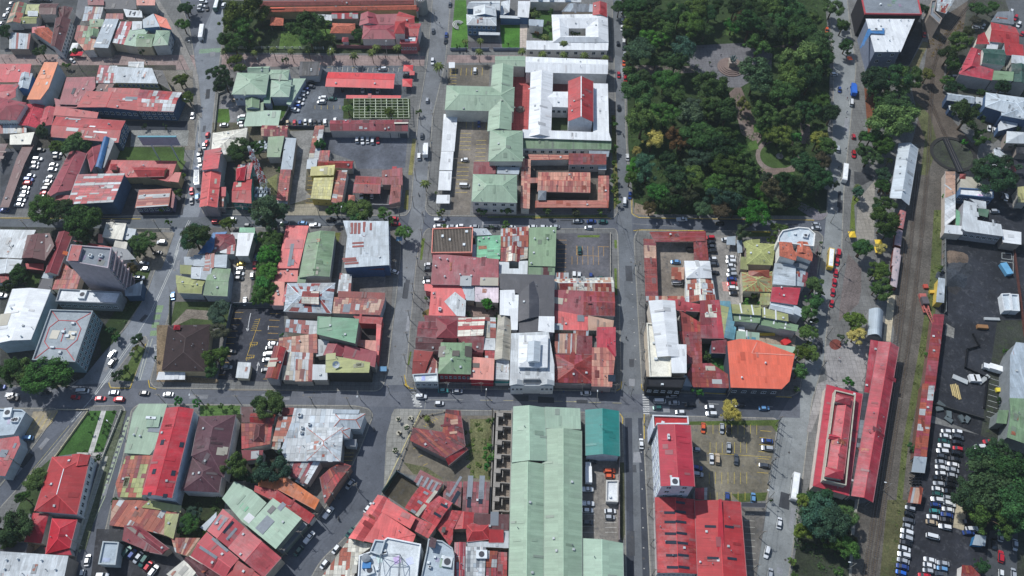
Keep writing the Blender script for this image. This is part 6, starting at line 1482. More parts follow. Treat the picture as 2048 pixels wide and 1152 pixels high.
S F 3.2 1453,326 1500,329 1508,428 1463,426|l2|210,216,220|name=cargo_container|white container in the dark yard, right of a pair
S D 4.6 1020,228 1061,235 1056,378 1008,372|l2|206,180,80|r=0.3|narrow yellow walled shed beside the rusty crane
T D 4 1160,1088 1215,1092 1275,1152 1270,1260 1150,1260|ru|||dark red roof at the bottom of the big car park
T S 3 1240,905 1306,915 1302,974 1225,965|lg|40,110,160|name=kiosk|grey roofed ticket kiosk with a blue side
# ---- Q
Q F 15 738,-60 1190,-60 1228,118 775,112|mg|40,38,44|par=pk name=office_block|big dark block with a pink parapet at the top edge
Q S 13.5 780,155 1172,157 1110,300 1062,416 852,416|wh|120,130,150|r=0.3 winS=2x3 box=860,245,6,2 vent=970,325;950,408;1045,408;1120,165;1060,165;968,165;880,165|white roofed office block with tapering sides and grey south wall
+Q S 14.5 800,232 930,228 930,272 822,268 745,385 735,382|bl||r=0.1 nowall
Q D 8 1345,5 1500,-10 1425,110 1340,85|zn||n=9x7:cz|rusty roofed tall house by the curved track
+Q F 9 1305,10 1350,0 1330,95 1390,150 1370,195 1290,120|mg
Q S 5 1780,175 1832,100 1960,96 1966,196|mg||patch=1870,145,6,1,rs|grey triangular roof beside the car row at top right
Q G 7 1782,180 1982,222 2010,352 1772,332|rd||ax r=1.4|red gabled roof in the upper right group
+Q D 6 1670,300 1722,270 1772,352 1663,352|rd
Q D 6.4 1882,345 2032,370 2047,447 1898,440|rd||r=1|red roof with white yard beside it near the right edge
+Q D 5 1750,345 1840,345 1835,392 1745,390|wh

Q H 8 1628,380 1705,405 1690,540 1527,590 |pr|196,190,186|r=1.6|crimson hipped corner house east of the curved track
+Q D 8 1690,530 1802,562 1792,642 1525,595 1600,540|pr||ax
+Q D 8 1800,565 1957,590 1950,662 1790,640|gd||ax
Q G 10 1712,390 1888,400 1892,526 1712,502|dkg|210,214,206|ax r=1.8|dark green gabled attic among crimson roofs
Q G 8 1950,512 2080,530 2080,690 1952,655|dkg||r=1.4|dark green roof at the right edge below the crimson house
+Q S 6 1945,445 2060,455 2060,515 1945,505|wg
Q H 9 1742,742 2090,790 2090,962 1735,852 |l2|70,96,130|ax r=1.6|blue-grey hipped roof above a blue wall at the right edge
+Q H 8.6 1870,800 2090,860 2090,965 1868,925|lg
+Q S 5 1885,935 1998,945 1992,1012 1842,1050 1838,1000|wg
+Q S 5 1658,780 1742,792 1742,852 1655,832|wg
Q G 6 1430,745 1642,772 1650,828 1428,800|l2|60,80,110|ax r=1.4|pale blue gabled house above the round dark tree
+Q S 4 1440,850 1520,860 1510,905 1450,880|wg

Q P 6 1910,1050 2070,1060 2080,1150 1902,1145|wg||r=1.6|whitish pyramid roof by the parked cars at the right edge
+R S 4 1980,130 2080,140 2080,200 1985,190|bk2
R S 5 1800,160 1850,165 1925,225 1900,235 1810,200|wg|||small white lean-to above the big dark tree
+R S 4.4 1905,235 1940,235 1985,330 1960,345|ru
""")
# ================================================================ TREES AND PLANTS
LM[:] = [(n, x, y, g) for n, x, y, g in [
 ("beside the monument plaza", 1465, 120, "park trees"), ("in the park's north-west corner", 1275, 30, "park trees"), ("along the park's west side", 1270, 160, "park trees"), ("south of the monument plaza in the park", 1430, 220, "park trees"),
 ("in the park's north-east part", 1580, 40, "park trees"), ("at the park's east edge north of the cross street", 1620, 130, "park trees"), ("near the round park lawn", 1560, 300, "park trees"), ("in the park near the yellow flowering tree", 1310, 270, "park trees"),
 ("in the park's south-west corner", 1300, 390, "park trees"), ("in the middle of the park's south edge", 1430, 400, "park trees"), ("in the park's south-east corner", 1590, 390, "park trees"), ("along the park's east side", 1640, 240, "park trees"), ("in the centre of the park", 1450, 310, "park trees"), ("in the park's north part", 1400, 40, "park trees"),
 ("east of the boulevard near the silver platform roof", 1760, 330, "trees by the railway"), ("by the railway above the silver platform roof", 1780, 190, "trees by the railway"), ("beside the curved track at top right", 1850, 120, "trees by the railway"), ("in the boulevard's planted strip", 1690, 60, "boulevard trees"),
 ("by the old coaches east of the paved square", 1765, 520, "trees by the railway"), ("beside the grey barrel vaulted shed", 1715, 640, "trees by the railway"), ("south of the station", 1660, 1030, "trees by the railway"), ("by the big car park at bottom right", 2000, 980, "trees in the east yards"),
 ("among the houses at the right edge", 1980, 300, "trees in the east yards"), ("on the pavement beside the orange-red roof", 1600, 720, "boulevard trees"), ("by the rose red roof on the taxi road", 1625, 590, "boulevard trees"), ("behind the white curved corner building", 1490, 465, "trees on the avenue"),
 ("in the inner garden of the white fronted block", 1410, 710, "garden trees"), ("by the corner car park at bottom", 1460, 820, "trees on the avenue"), ("on the lawn side of the sage green house", 470, 140, "garden trees"), ("in the walled gardens at the top", 600, 60, "garden trees"),
 ("by the curved street at top left", 370, 110, "street trees of the west"), ("by the blue walled school", 380, 180, "street trees of the west"), ("behind the plum red gable", 130, 290, "trees of the west block"), ("in front of the patchwork roof", 140, 430, "trees of the west block"), ("in the alley beside the crimson roofs at left", 85, 270, "trees of the west block"),
 ("by the tower's car park", 290, 490, "trees of the west block"), ("near the huge white hall", 30, 560, "trees of the west block"), ("along the street at the left edge", 80, 745, "trees of the west block"), ("on the triangular traffic island", 260, 720, "trees of the west block"), ("east of the red roofed block", 225, 665, "trees of the west block"),
 ("at the street corner by the round white line", 390, 470, "street trees of the west"), ("beside the lattice mast", 490, 300, "garden trees"), ("on the avenue below the lattice mast", 540, 425, "trees on the avenue"), ("on the avenue by the red corner roof", 710, 425, "trees on the avenue"), ("near the street corner with two red cars", 790, 445, "trees on the avenue"),
 ("on the overgrown plot beside the salmon red roof", 535, 530, "plants on the overgrown plot"), ("in the garden of the dark brown villa", 435, 660, "garden trees"), ("on the avenue beneath the dark car park", 540, 810, "trees on the avenue"), ("in front of the tall crimson block", 370, 800, "trees on the avenue"), ("between the purple-brown roof and the whitish complex", 510, 930, "garden trees"),
 ("beside the mossy roofs at bottom left", 375, 1040, "garden trees"), ("beside the big red villa", 50, 960, "garden trees"), ("in the derelict corner lot", 980, 880, "garden trees"), ("on the lawn of the blue mansion", 930, 60, "garden trees"), ("in the courts of the white houses", 1080, 50, "garden trees"),
 ("on the pavement along the old school", 1230, 340, "clipped street trees"), ("on the avenue side of the old school", 1090, 425, "clipped street trees"), ("in front of the white two storey block", 970, 425, "clipped street trees"), ("by the west car park entrance", 885, 420, "clipped street trees"), ("inside the block of red roofs", 985, 650, "garden trees"),
 ("by the plant frame", 800, 200, "garden trees"), ("on the verge of the west street", 836, 220, "street trees of the west"), ("beside the grassed corner at bottom", 1620, 1140, "trees by the railway"), ("beside the long maroon shed", 1835, 890, "trees by the railway"),
]]
trees('M', "70,30,66 180,50,84 290,30,84 400,130,84,m 250,150,90 110,190,58,m 380,240,92,m 520,100,94 600,180,98,m 680,60,94 560,260,88 760,100,74 820,60,72 960,50,88 720,240,64 200,370,115,g 330,300,88,b 100,270,52 550,390,102,g 480,500,92 240,600,62,m 400,620,110,m 180,730,132,m 470,730,82 760,670,118,m 870,760,56,m 1120,620,130,g 940,190,62,b 1080,200,118 1220,230,112 1150,350,98 1100,60,100 1250,60,110 1330,130,118 1420,60,118,m 1480,200,120 1560,130,76,m 1430,290,84 1620,340,118,m 1640,450,90,m 1500,480,128,m 1380,480,104,m 1420,600,146,m 1570,620,124 1330,740,108 1650,790,68,m 420,900,104,m 600,900,112,g 220,970,128,m 520,1110,88,r 760,860,82,m 900,880,112,m 1030,830,66,o 1220,920,102,m 1400,930,92 1550,880,88,m 1740,900,82 1180,1020,56,b 1330,1070,86,m 1450,1090,48,b 1650,1110,74,o 700,1080,118 870,1100,92,m 30,60,50 130,100,60 1000,150,70,n 660,150,70 1180,130,90 760,500,10 1260,330,50 1680,560,60,m 330,470,50 130,480,60,g 90,560,40,l 640,830,60,g")
trees('N', "300,190,92,y 175,280,44,y 260,420,118,g 150,400,62,b 330,600,82,b 120,500,58,m 490,500,112 640,480,98,m 725,250,48,b 680,330,78,g 860,260,118 960,290,90 880,400,118 1050,420,104,m 780,560,92,m 860,660,104,g 980,560,92 560,640,86,n 460,690,78 690,740,76,g 860,740,86,n 280,740,52,n 1130,780,98,b 960,740,76,n 1180,600,62,b 1270,620,108,n 1370,560,116 1480,560,104 1200,500,52,g 1560,390,118 1620,480,104 1690,250,84,m 1620,200,72,o 1660,360,76,n 420,350,70 600,390,50,g 1450,270,60,m 600,100,80 740,150,80 1230,170,50,m 400,590,60 1060,700,60 400,720,50 1400,690,60,n 1240,700,60,m")
trees('E', "570,80,150,l 480,170,90,l 600,230,95,m 500,330,92,m 430,310,50,m 1080,190,118,m 1110,290,96,m 1180,300,50 520,480,52,l 560,550,50,l 365,570,58 430,640,76 100,190,52,l 120,60,56 70,640,46,l 140,780,42,l 1990,895,26,l 720,130,46 640,370,40 1230,190,46,m 1500,270,46,m 920,470,28,m 1420,860,40,l 1600,880,34,l 1760,900,40,l 1020,660,24,m 1850,250,24,l 1760,310,28,m")
trees('A', "1440,40,40 1400,600,44,l 1440,735,42,l 330,1010,62 570,1085,95 450,1130,62,l 650,1110,50 500,500,28 1180,250,30 90,330,28 310,385,42 20,230,60 560,390,26,m 1080,395,24,m 1110,970,20 1270,970,22")
trees('B', "310,640,108 440,650,96 620,740,128 540,680,70 720,680,60,m 1120,890,84 1480,860,98 1080,960,50 140,1125,62 1370,520,36,l 1290,740,26,m 1230,640,34 1410,390,24,l 640,850,70")
trees('C', "150,210,52 55,275,52 60,950,104,m 170,920,94,l 330,960,142,m 440,990,84,m 240,1020,60,m 1060,680,48 910,950,46 970,920,40,m 850,620,44 880,672,36 1040,755,30,o 1010,800,24,m 1190,830,18 1000,140,50,n 1040,60,36")
trees('D', "200,590,62 130,700,40 70,870,84 40,940,56 120,900,50 1015,150,27,b 1130,160,25,b 1080,840,52,m 1060,880,36,m 660,720,20 505,225,10 545,225,10 655,215,12 515,330,8 590,330,8 600,295,9 610,265,9 565,400,9 550,430,10 490,432,12 560,480,22 230,640,30")
trees('F', "560,270,88 690,260,56,m 905,305,38 870,440,28,m 720,730,66,g 800,790,128,g 880,770,78,g 760,850,60,g 1320,745,56,m 1430,740,66,m 1520,750,84,m 1490,830,70,m 1570,800,56,m 1700,780,46,l 1865,930,56,m 215,960,112 450,870,48,m 495,860,36,m 1200,235,42,b 800,1100,88,b 640,760,30 860,620,22,g 1190,690,16,r 1250,700,14 1760,850,36,m 60,620,38,l 110,490,22,l 1460,1100,1")
trees('G', "600,200,54,m 570,260,44,b 630,230,40,b 590,330,52,b 555,400,48,b 620,340,30,l 600,430,40,m 530,460,46,m 570,490,44,m 510,510,30,m 300,580,62,g 298,690,50,n 190,745,32,b 270,850,66,m 250,930,46,m 320,830,40,m 870,755,14,l 670,720,14,b 620,140,50 575,140,40 640,490,20,l")
trees('H', "1010,125,80 960,110,50 1065,140,40 820,490,84,m 860,540,40 1020,490,104,g 960,520,50,g 910,572,28,m 560,775,44,g 510,830,42,g 520,870,30 630,895,20,m 90,700,16 640,135,16,m 720,135,18,m 790,140,16,m")
trees('I', "1015,215,26,m 1015,385,30,b 1005,450,28,b 1000,500,26,b 1030,420,20,l 900,410,12 625,195,18,n 545,205,12,g 470,210,14,g 520,258,14,g 475,295,12,n 455,400,16,g")
trees('J', "1055,90,28,m 1025,185,28,n 920,110,36,m 910,80,24 940,260,18,r 980,290,24,m 1225,255,26,m 1260,270,22,l 1300,250,16 1690,510,30,l 300,370,22,m 350,330,16,l 705,350,10")
trees('K', "165,770,40,l 488,776,36,l 695,770,38,l 1015,776,36,l 1238,778,34,n 1450,775,30,l 690,880,38,l 195,882,20,l 1550,75,32,l 1560,270,32,l 1552,385,26,l 1558,510,38,l 1562,600,28,l 1572,690,32,l 1545,20,20,l 575,890,14,m 125,620,14,l 1000,700,8")
trees('L', "570,640,24,b 578,600,18,m 575,890,16 410,590,18,m 560,560,14 590,495,12,l 155,500,14,m 150,590,14,n 520,535,40,b")
trees('O', "770,90,48,g 985,75,46,m 940,150,24,m 1490,195,58 1200,420,58,m 1190,510,58,m 1165,590,46,m 1230,480,30 1160,700,46,l 1190,640,30 1110,830,46,l 1185,830,42,l 1105,940,48,l 1150,780,30,m 1450,635,56,m 1450,715,50,y 1370,740,26,g 1412,1000,32,b 500,1065,32,b 445,630,24,m 545,850,28,m 530,820,20 785,522,24,b 865,525,18,b 1235,165,12,m 1220,230,14 1090,1050,20,m 830,480,20,m 1000,110,10,m 1180,100,10,m 625,905,8")
trees('P', "1000,165,66,y 960,200,20,y 1360,1060,22,l 1400,880,20,l 1240,700,8 1450,690,40,l")
trees('Q', "520,50,72,m 600,200,56,l 630,350,54,m 640,420,30,m 860,620,98 1000,600,108 1130,620,98 1280,590,54,o 830,720,70 900,820,60 1030,830,104,m 1010,960,154,m 1110,900,84 890,1100,66 760,1090,50,m 940,740,60 1460,420,84 1530,330,80,m 1480,520,70 1610,900,128 1710,1080,66 1870,690,62 1500,680,66 1720,730,40,m 1250,60,56 1700,70,60 1800,40,50 1430,640,40 1080,720,60 900,560,40,m 1600,250,50,n 1660,150,40,n 1950,1150,40 1570,1140,30,b 2000,1030,30")
trees('R', "820,200,84 940,130,84 930,350,58,g 880,430,40 730,490,58,g 920,440,54,m 935,580,64,m 940,720,108 880,640,60 750,940,68 830,50,70 900,1110,58,m 850,1150,46 900,935,46,y 1830,330,144 1700,320,92 1940,360,60 1940,110,36 1900,250,60 1410,530,20,b 2000,300,40,g 930,490,40,r 540,440,40,g 960,810,60")
trees('S', "690,180,44,m 660,210,34,m 690,300,62,m 650,290,36 1040,170,20,l 1430,660,20,l 950,680,18,b 1390,960,18 300,80,12")
trees('T', "330,780,108,g 300,690,74 400,830,108,g 470,780,58,m 460,970,64,m 510,930,40,n 240,800,60,g 400,920,60 205,700,42,l 205,890,48,l 870,385,28,m 1360,600,170 1300,500,110 1460,480,130 1480,700,140 1240,640,96 1350,790,110 1450,820,70 1400,400,70 1280,1085,52 150,1070,24,l 160,1140,20,l 420,1130,28,m 1530,580,80 1230,740,60")
palms('E', "670,415,0.9 1285,400,1.1 1465,435,1.1 1610,410,1.1 1650,370,1.1 1815,370,1.1 430,400,1 820,390,1 965,405,0.9 1100,385,1 1290,290,1.1 700,310,0.9", "along the pink garden path at the top", "palms along the top path")
palms('J', "470,405,1 815,400,1 980,425,1.1 1150,430,1.1 1150,340,1.1 1315,435,1.1 1485,455,0.9 145,520,1.3 1005,290,1.1 480,320,0.9 365,325,0.8", "near the white courtyard house", "palms along the top path")
palms('K', "40,540,1.1", "on the street verge west of the white carports", "palms along the top path")
palms('R', "975,235,0.8 720,450,0.8", "beside the silver platform roof", "palms by the railway", 6)
palms('I', "640,205,0.6", "in the derelict corner lot", "palms in the corner lot", 4)

undergrowth("undergrowth", 'G', "570,110 690,120 605,540 480,535 540,260", 7.0, 5.0, (0.045,.10,.03), 3.6)
undergrowth("shrubbery", 'X', "1252,-60 1640,-60 1655,140 1650,280 1640,425 1275,425 1258,280", 0.9, 1.6, (0.045,.085,.028), 2.6, ((1462,128,18),(1440,110,13),(1485,130,14),(1500,105,12),(1455,165,9),(1560,312,13),(1530,290,5),(1525,320,5)))
undergrowth("weeds", 'X', "1868,420 1888,420 1880,560 1868,640 1850,720 1815,900 1795,1100 1782,1200 1772,1200 1785,1080 1803,900 1838,700 1860,560", 1.0, .35, (0.07,.09,.03), 1.6)
undergrowth("shrubbery", 'Q', "770,700 850,760 840,1000 800,1080 1150,1080 1180,960 1130,560 850,560", 1.2, 1.4, (0.04,.07,.026), 2.4); undergrowth("weeds", 'Q', "1250,330 1330,560 1400,700 1340,560 1330,420 1600,190 1560,150 1330,300", 1.0, .5, (.12,.08,.03), 1.8)
undergrowth("shrubbery", 'Q', "1420,330 1580,220 1600,280 1530,420 1500,700 1420,700", 1.6, 2.4, (0.04,.075,.028), 2.6); undergrowth("shrubbery", 'E', "420,60 1300,180 1230,400 430,400", 1.0, 1.2, (0.045,.08,.028), 2.2); undergrowth("shrubbery", 'E', "1480,800 1910,800 1915,935 1480,940", 3.0, 2.4, (0.06,.10,.03), 2.0)
undergrowth("shrubbery", 'D', "20,840 160,800 220,560 280,500 200,700 140,950 0,960", 1.6, 1.8, (0.035,.06,.024), 2.4); undergrowth("shrubbery", 'H', "480,740 640,700 760,620 740,740 600,900 470,900", 1.4, 1.4, (.04,.07,.026), 2.0); undergrowth("weeds", 'I', "870,220 1030,215 1025,570 880,560", 1.4, .8, (.07,.10,.03), 1.6)
undergrowth("shrubbery", 'T', "240,640 500,700 490,900 470,1150 300,1150 240,1000 150,1100 160,700", 1.2, 1.6, (0.035,.065,.026), 2.4); undergrowth("shrubbery", 'Q', "1380,640 2060,690 2060,790 1750,740 1420,740", 1.4, 2.0, (0.04,.07,.026), 2.6); undergrowth("shrubbery", 'C', "860,620 960,380 1090,390 900,660 780,780", .8, .8, (.045,.075,.03), 2.0)

# ================================================================ VEHICLES
ROW = "cars parked in the west car park"
cars('B', 'h', "310,190,k 290,260,w 270,292,w 258,322,s 235,388,s 220,418,b 205,447,r 190,483,w 183,517,s 170,548,s 160,577,w 142,612,w", "in the row beside the long brown carport", ROW, 0.16)
cars('B', 'h', "440,220,w 435,250,k 412,305,w 402,340,w 382,400,w 362,432,s 358,463,k 340,490,d 338,522,r 322,552,w", "in the row along the plum red gable", ROW, 0.16)
cars('B', 'h', "30,655,b 1205,980,k 1240,900,s 1105,1062,s 1110,1105,w", "parked off the street west of the double lined road", None, 0.15)
cars('B', 'v', "1470,505,r 1515,560,s 1470,580,d", "queuing on the double lined street", "cars on the diagonal street")
cars('B', 'v', "1513,390,wB 1525,235,w", "on the double lined street beside the coral roof", "cars on the diagonal street")
cars('A', '0.3,-1', "85,25,w 62,75,w 40,120,w 10,178,w", "parked along the lane at the top left corner", "cars in the top left lane", 0.15)
cars('A', '1,0.6', "555,465,s", "driving on the pink path at top left", None, 0.15)
cars('A', 'h', "250,2,k 290,2,d 330,2,k 370,2,d", "parked at the top edge behind the green roof", "cars in the top left lane", 0.15)
cars('A', 'v', "1480,885,w 1318,365,s 1588,60,k", "beside the road at the blue walled school", "cars by the curved street", 0.15)
cars('C', '0.75,-1', "862,800,w 865,860,d", "heading down the diagonal street beside the red lined roof", "cars on the diagonal street")
cars('C', 'h', "632,1080,wv 578,1130,r 770,1140,r 912,1147,r 870,1095,s 1105,1098,k 1290,1108,w 90,1115,sp 345,1095,d", "on the avenue near the triangular island", "cars on the avenue at left")
cars('C', 'v', "1328,350,l", "parked by the olive green hall", None)
cars('C', 'h', "1070,212,w 15,350,w 0,1050,b 100,1140,k", "parked at the roadside in the west", None, 0.15)
cars('D', '0.25,-1', "500,1060,w 470,1142,w", "on the white lined lane at the bottom left", "cars on the lane at bottom left")
cars('D', 'h', "155,360,l 585,1148,w", "parked beside a grey roof at lower left", None, 0.15)
cars('D', '0.75,-1', "727,1010,g 757,1025,b 790,1045,s 822,1065,g 847,1095,r 878,1122,w", "in the slanted row by the angular maroon roof", "cars in the slanted row", 0.15)
cars('E', '0.35,-1', "180,925,w 300,1075,r 290,1145,r 430,40,w", "on the curved street at upper left", "cars by the curved street")
cars('E', 'h', "265,12,w 250,45,w 240,76,s", "parked at the top edge beside the big road", "cars by the curved street", 0.15)
cars('E', '0.22,-1', "252,255,wB 375,28,gB", "on the wide road at the top", "buses on the wide road")
cars('E', 'v', "10,370,k", "beside the half orange roof", None, 0.15)
cars('E', 'h', "1700,550,w", "parked in the front bays north of the bright red canopy", None, 0.16)
cars('E', '1,0.1', "1135,660,k 1125,690,d 1088,712,b 1075,738,w 1060,765,s 1043,790,w 1035,825,w 1015,848,B 1000,878,w", "in the slanted row east of the sage green house", "cars in the red canopy car park", 0.16)
cars('E', 'h', "1222,782,w 1300,788,g 1210,815,w", "in the middle of the car park below the bright red canopy", "cars in the red canopy car park", 0.16)
cars('E', 'v', "940,985,t 995,980,r 1040,980,b 1082,975,w 1122,970,w 1158,980,k 1195,980,d 1240,975,w 1320,965,w", "in the bottom row north of the long maroon shed", "cars in the red canopy car park", 0.16)
cars('E', 'h', "575,935,w 572,960,g 572,985,w 580,1012,w 430,998,w 525,800,t", "in the yard of the sage green house", "cars by the sage green house", 0.15)
cars('E', 'v', "2015,1085,d 1540,715,w 1600,712,b 1380,708,k 1660,718,w", "under or beside the bright red canopy's south edge", "cars in the red canopy car park", 0.16)
cars('E', 'h', "1890,605,k", "between the two small red canopies", None, 0.16)
cars('F', 'v', "240,295,k 240,380,w 218,655,l 272,240,w", "in the traffic beside the coral red gable", "cars on the diagonal street")
cars('F', 'v', "218,500,wB", "in the traffic beside the crimson tall house", "cars on the diagonal street")
cars('F', 'h', "372,855,r 492,832,w 625,882,d 915,868,s 1058,863,l 1160,880,wp 1285,835,k 1790,828,r 1805,870,r", "on the avenue below the lattice mast", "cars on the avenue")
cars('F', 'v', "1497,195,w 1540,205,w 1580,200,w 1620,205,w 1662,200,r", "in the short row against the dark wall", "cars against the dark wall", 0.16)
cars('F', 'v', "1992,330,w", "on the west street near the big truck", "cars on the west street")
cars('F', 'v', "1530,640,w 1575,648,k 1615,642,w 875,708,w", "at the edge of the red ribbed canopy", None, 0.16)
cars('G', 'h', "425,293,y 420,322,w 415,350,w 412,378,d", "in the pale car park beside the olive hall", "cars by the olive hall", 0.16)
cars('G', 'v', "507,300,r 492,360,w 450,515,w 518,252,b", "on the right side of the pale car park", "cars by the olive hall", 0.16)
cars('G', 'h', "380,537,g 368,818,k 340,912,s", "on the left side of the dark car park", "cars in the dark car park", 0.16)
cars('G', 'h', "617,772,w 600,797,d 590,833,w 583,868,s 570,930,d", "in the right row of the dark car park", "cars in the dark car park", 0.16)
cars('G', '1,0.35', "1345,337,w", "parked askew by the blue facade", None, 0.02)
cars('H', '0.8,-1', "1370,772,wp 1255,920,wp 1190,1000,g 1415,990,w 1345,1080,w 1500,600,s", "on the diagonal street at bottom", "cars on the bottom diagonal street")
cars('I', '0.8,-1', "290,742,w 182,888,g", "parked beside the bright coral hall", "cars on the bottom diagonal street")
cars('I', 'h', "740,38,G 825,42,s 607,73,w 715,115,w", "on the avenue near the zebra crossing", "cars on the avenue")
cars('J', '0.1,-1', "240,35,d 210,275,b 205,325,k 105,245,d 100,490,w 58,800,s 15,1085,d", "on the street west of the blue mansion", "cars on the west street")
cars('K', 'v', "45,278,wT", "driving beside the white carports", "cars on the west street")
cars('J', 'v', "440,562,w 472,990,b", "in the yellow lined yard of the sage green school", "cars in the school yard", 0.16)
cars('K', 'h', "358,357,w 355,560,wv", "in the yellow lined yard beside the white carports", "cars in the school yard", 0.16)
cars('J', 'v', "1617,105,s 1618,160,w 1615,220,w 1630,330,w 1632,375,d 1635,435,s 1632,500,o 1637,575,w 1643,632,r 1645,685,g", "parked along the park's west kerb", "cars along the park")
cars('K', 'v', "1660,335,w 1680,640,b 1637,685,wv", "beside the park's west kerb, south part", "cars along the park")
cars('J', 'v', "1585,345,k 1590,595,r 1592,860,k", "driving on the street west of the park", "cars on the park street")
cars('K', 'h', "155,835,wp 1262,848,s 1372,850,b 1465,852,g 1350,900,w", "on the avenue south of the old school", "cars on the avenue")
cars('K', 'h', "145,888,w 250,892,s 322,887,w 435,892,s 530,892,d 600,894,d 730,897,w 900,894,w 990,895,w 1080,893,s", "parked behind the ribbed and green roofs", "cars parked on the avenue's south kerb")
cars('K', 'v', "1277,1080,g", "alone in the middle of the corner car park", None, 0.16)
cars('L', 'h', "175,297,w 172,322,d 160,378,k 165,400,w", "parked beside the maroon-pink roof", "cars on the west pavement", 0.14)
cars('L', 'v', "1045,365,w 1075,365,w 1145,368,b", "at the south wall of the corner car park", "cars in the corner car park", 0.16)
cars('L', 'h', "1200,380,g 1115,1068,w", "near the striped gable or the avenue kerb", None, 0.1)
cars('M', 'v', "1695,238,o 1797,715,b 1910,712,BT 1893,815,wv 1910,1090,r", "on the boulevard beside the park", "cars on the boulevard")
cars('M', 'h', "1755,592,w", "turning at the park's cross street", None)
cars('N', 'v', "1783,268,s 1910,312,r", "on the boulevard near the round lawn", "cars on the boulevard")
cars('N', '0.08,-1', "1840,462,wB", "on the boulevard beside the park", "buses on the boulevard")
cars('N', 'h', "535,834,wp 1610,872,s 1612,902,s 840,866,k", "on the shaded avenue south of the park", "cars on the avenue")
cars('O', 'h', "570,135,r 578,162,k 578,188,d 582,215,k 587,262,w 595,293,d 597,345,k", "in the left row beside the U shaped sheds", "cars in the double row car park", 0.16)
cars('O', 'h', "697,252,w 697,278,w 700,303,w 702,330,s 703,357,s 702,383,b 703,412,r 710,438,w 712,470,k", "in the right row beside the mossy house", "cars in the double row car park", 0.16)
cars('O', 'h', "365,280,l 375,405,wv 455,205,k", "inside the U shaped sheds' yard", "cars in the yard of sheds", 0.16)
cars('O', 'h', "668,146,w", "under the small grey car shelter", None, 0.16)
cars('O', '0.1,-1', "1343,225,r 1333,278,r 1325,345,r 1317,403,r 1307,462,r 1300,530,r", "in the taxi queue along the rough paving", "red taxis in a queue")
cars('O', '0.08,-1', "1293,262,yB", "passing the red taxis", "buses on the boulevard")
cars('P', 'h', "640,70,s 655,112,s 570,100,wv 555,142,g 752,122,k 870,138,w 692,168,w 880,178,w 1195,143,l 1050,125,k", "in the lanes north of the corner car park", "cars on the avenue")
cars('P', 'v', "458,357,w", "driving beside the tall crimson block", None)
cars('P', 'v', "830,262,o 942,265,s 983,275,k 983,380,s 880,447,w 915,448,t 1028,452,d 973,682,b 1130,685,l", "in the brown corner car park", "cars in the brown car park", 0.16)
cars('P', '1,0.12', "1215,340,b 1215,385,s 1198,488,d 787,392,s 790,502,b 795,540,s", "at the side rows of the brown corner car park", "cars in the brown car park", 0.16)
cars('P', '0.18,-1', "1380,615,wB 1287,833,w 1212,1008,w 1232,1140,s", "on the boulevard at bottom", "cars on the lower boulevard")
cars('P', 'h', "165,465,d 130,632,wp 135,717,wp 135,757,w 133,830,d 272,762,w 270,798,s 268,520,o 270,552,o", "in the vehicle yard south of the teal shed", "cars in the vehicle yard", 0.16)
cars('P', 'v', "140,532,wT", "in the vehicle yard south of the teal shed", "cars in the vehicle yard", 0.16)
cars('Q', 'h', "1272,145,s 1285,185,k 1480,615,s 1665,215,w", "parked near the curved track", "cars near the curved track", 0.15)
cars('Q', '0.5,-1', "1725,210,s 1950,85,w 1980,140,r 2005,195,w 2035,265,r", "in the row behind the upper right roofs", "cars at the upper right", 0.15)
cars('Q', 'v', "1252,272,r 1770,1025,w 1810,1035,w", "parked by the pale blue houses or office", "cars at the upper right", 0.15)
cars('R', 'v', "1905,535,w 1875,520,k 2030,175,w", "under the trees at the right edge", "cars at the right edge", 0.15)
cars('R', 'h', "1815,650,s 1850,155,s 1800,290,s", "in the yard by the L shaped whitish roof", "cars at the right edge", 0.15)
cars('S', '-1,-0.3', "1355,770,wT", "parked at the blue-grey warehouse", None, 0.16)
BIG = "cars in the big bottom right car park"
cars('T', '1,0.15', "1070,283,w 1068,312,w 1058,342,g 1057,372,w 1048,403,w 1045,433,d 1040,467,s 1040,500,w 1037,535,w 1025,563,k 1028,597,s 1020,630,w 1020,660,g 1015,693,w 1008,725,b 1003,762,G 990,797,w 985,830,t", "in the double block's left column, big car park", BIG, 0.16)
cars('T', '1,0.2', "1138,285,w 1142,318,d 1138,350,k 1140,387,r 1135,415,k 1120,450,k 1113,483,w 1113,515,s 1108,548,s 1100,577,k 1095,605,k 1090,645,k 1085,683,s 1090,717,w 1082,753,w 1075,785,b 1070,815,k 1063,857,w", "in the double block's right column, big car park", BIG, 0.16)
cars('T', '1,0.2', "993,913,wv", "alone in the middle of the big car park", BIG, 0.16)
cars('T', '1,0.2', "973,1055,w 1052,1075,s 970,1088,w 1047,1108,l 962,1120,s 1040,1140,d 940,1150,r", "in the bottom rows of the big car park", BIG, 0.16)
cars('T', '1,0.3', "855,745,s 850,780,k 847,818,d 842,853,s 835,887,w 832,922,s 828,953,k 820,987,w 817,1025,w 813,1060,s 808,1095,b 800,1132,B", "in the row along the tracks, big car park", BIG, 0.16)
cars('T', 'h', "1272,376,w 1325,345,r 1225,868,w 1205,890,b 1205,825,k", "near the huge dark tree by the big car park", BIG, 0.16)
cars('T', 'v', "1395,908,s 1485,965,s 1357,960,k 1398,1035,r 1400,1142,w 1475,1140,s", "on the road at the bottom right corner", "cars on the bottom right road")

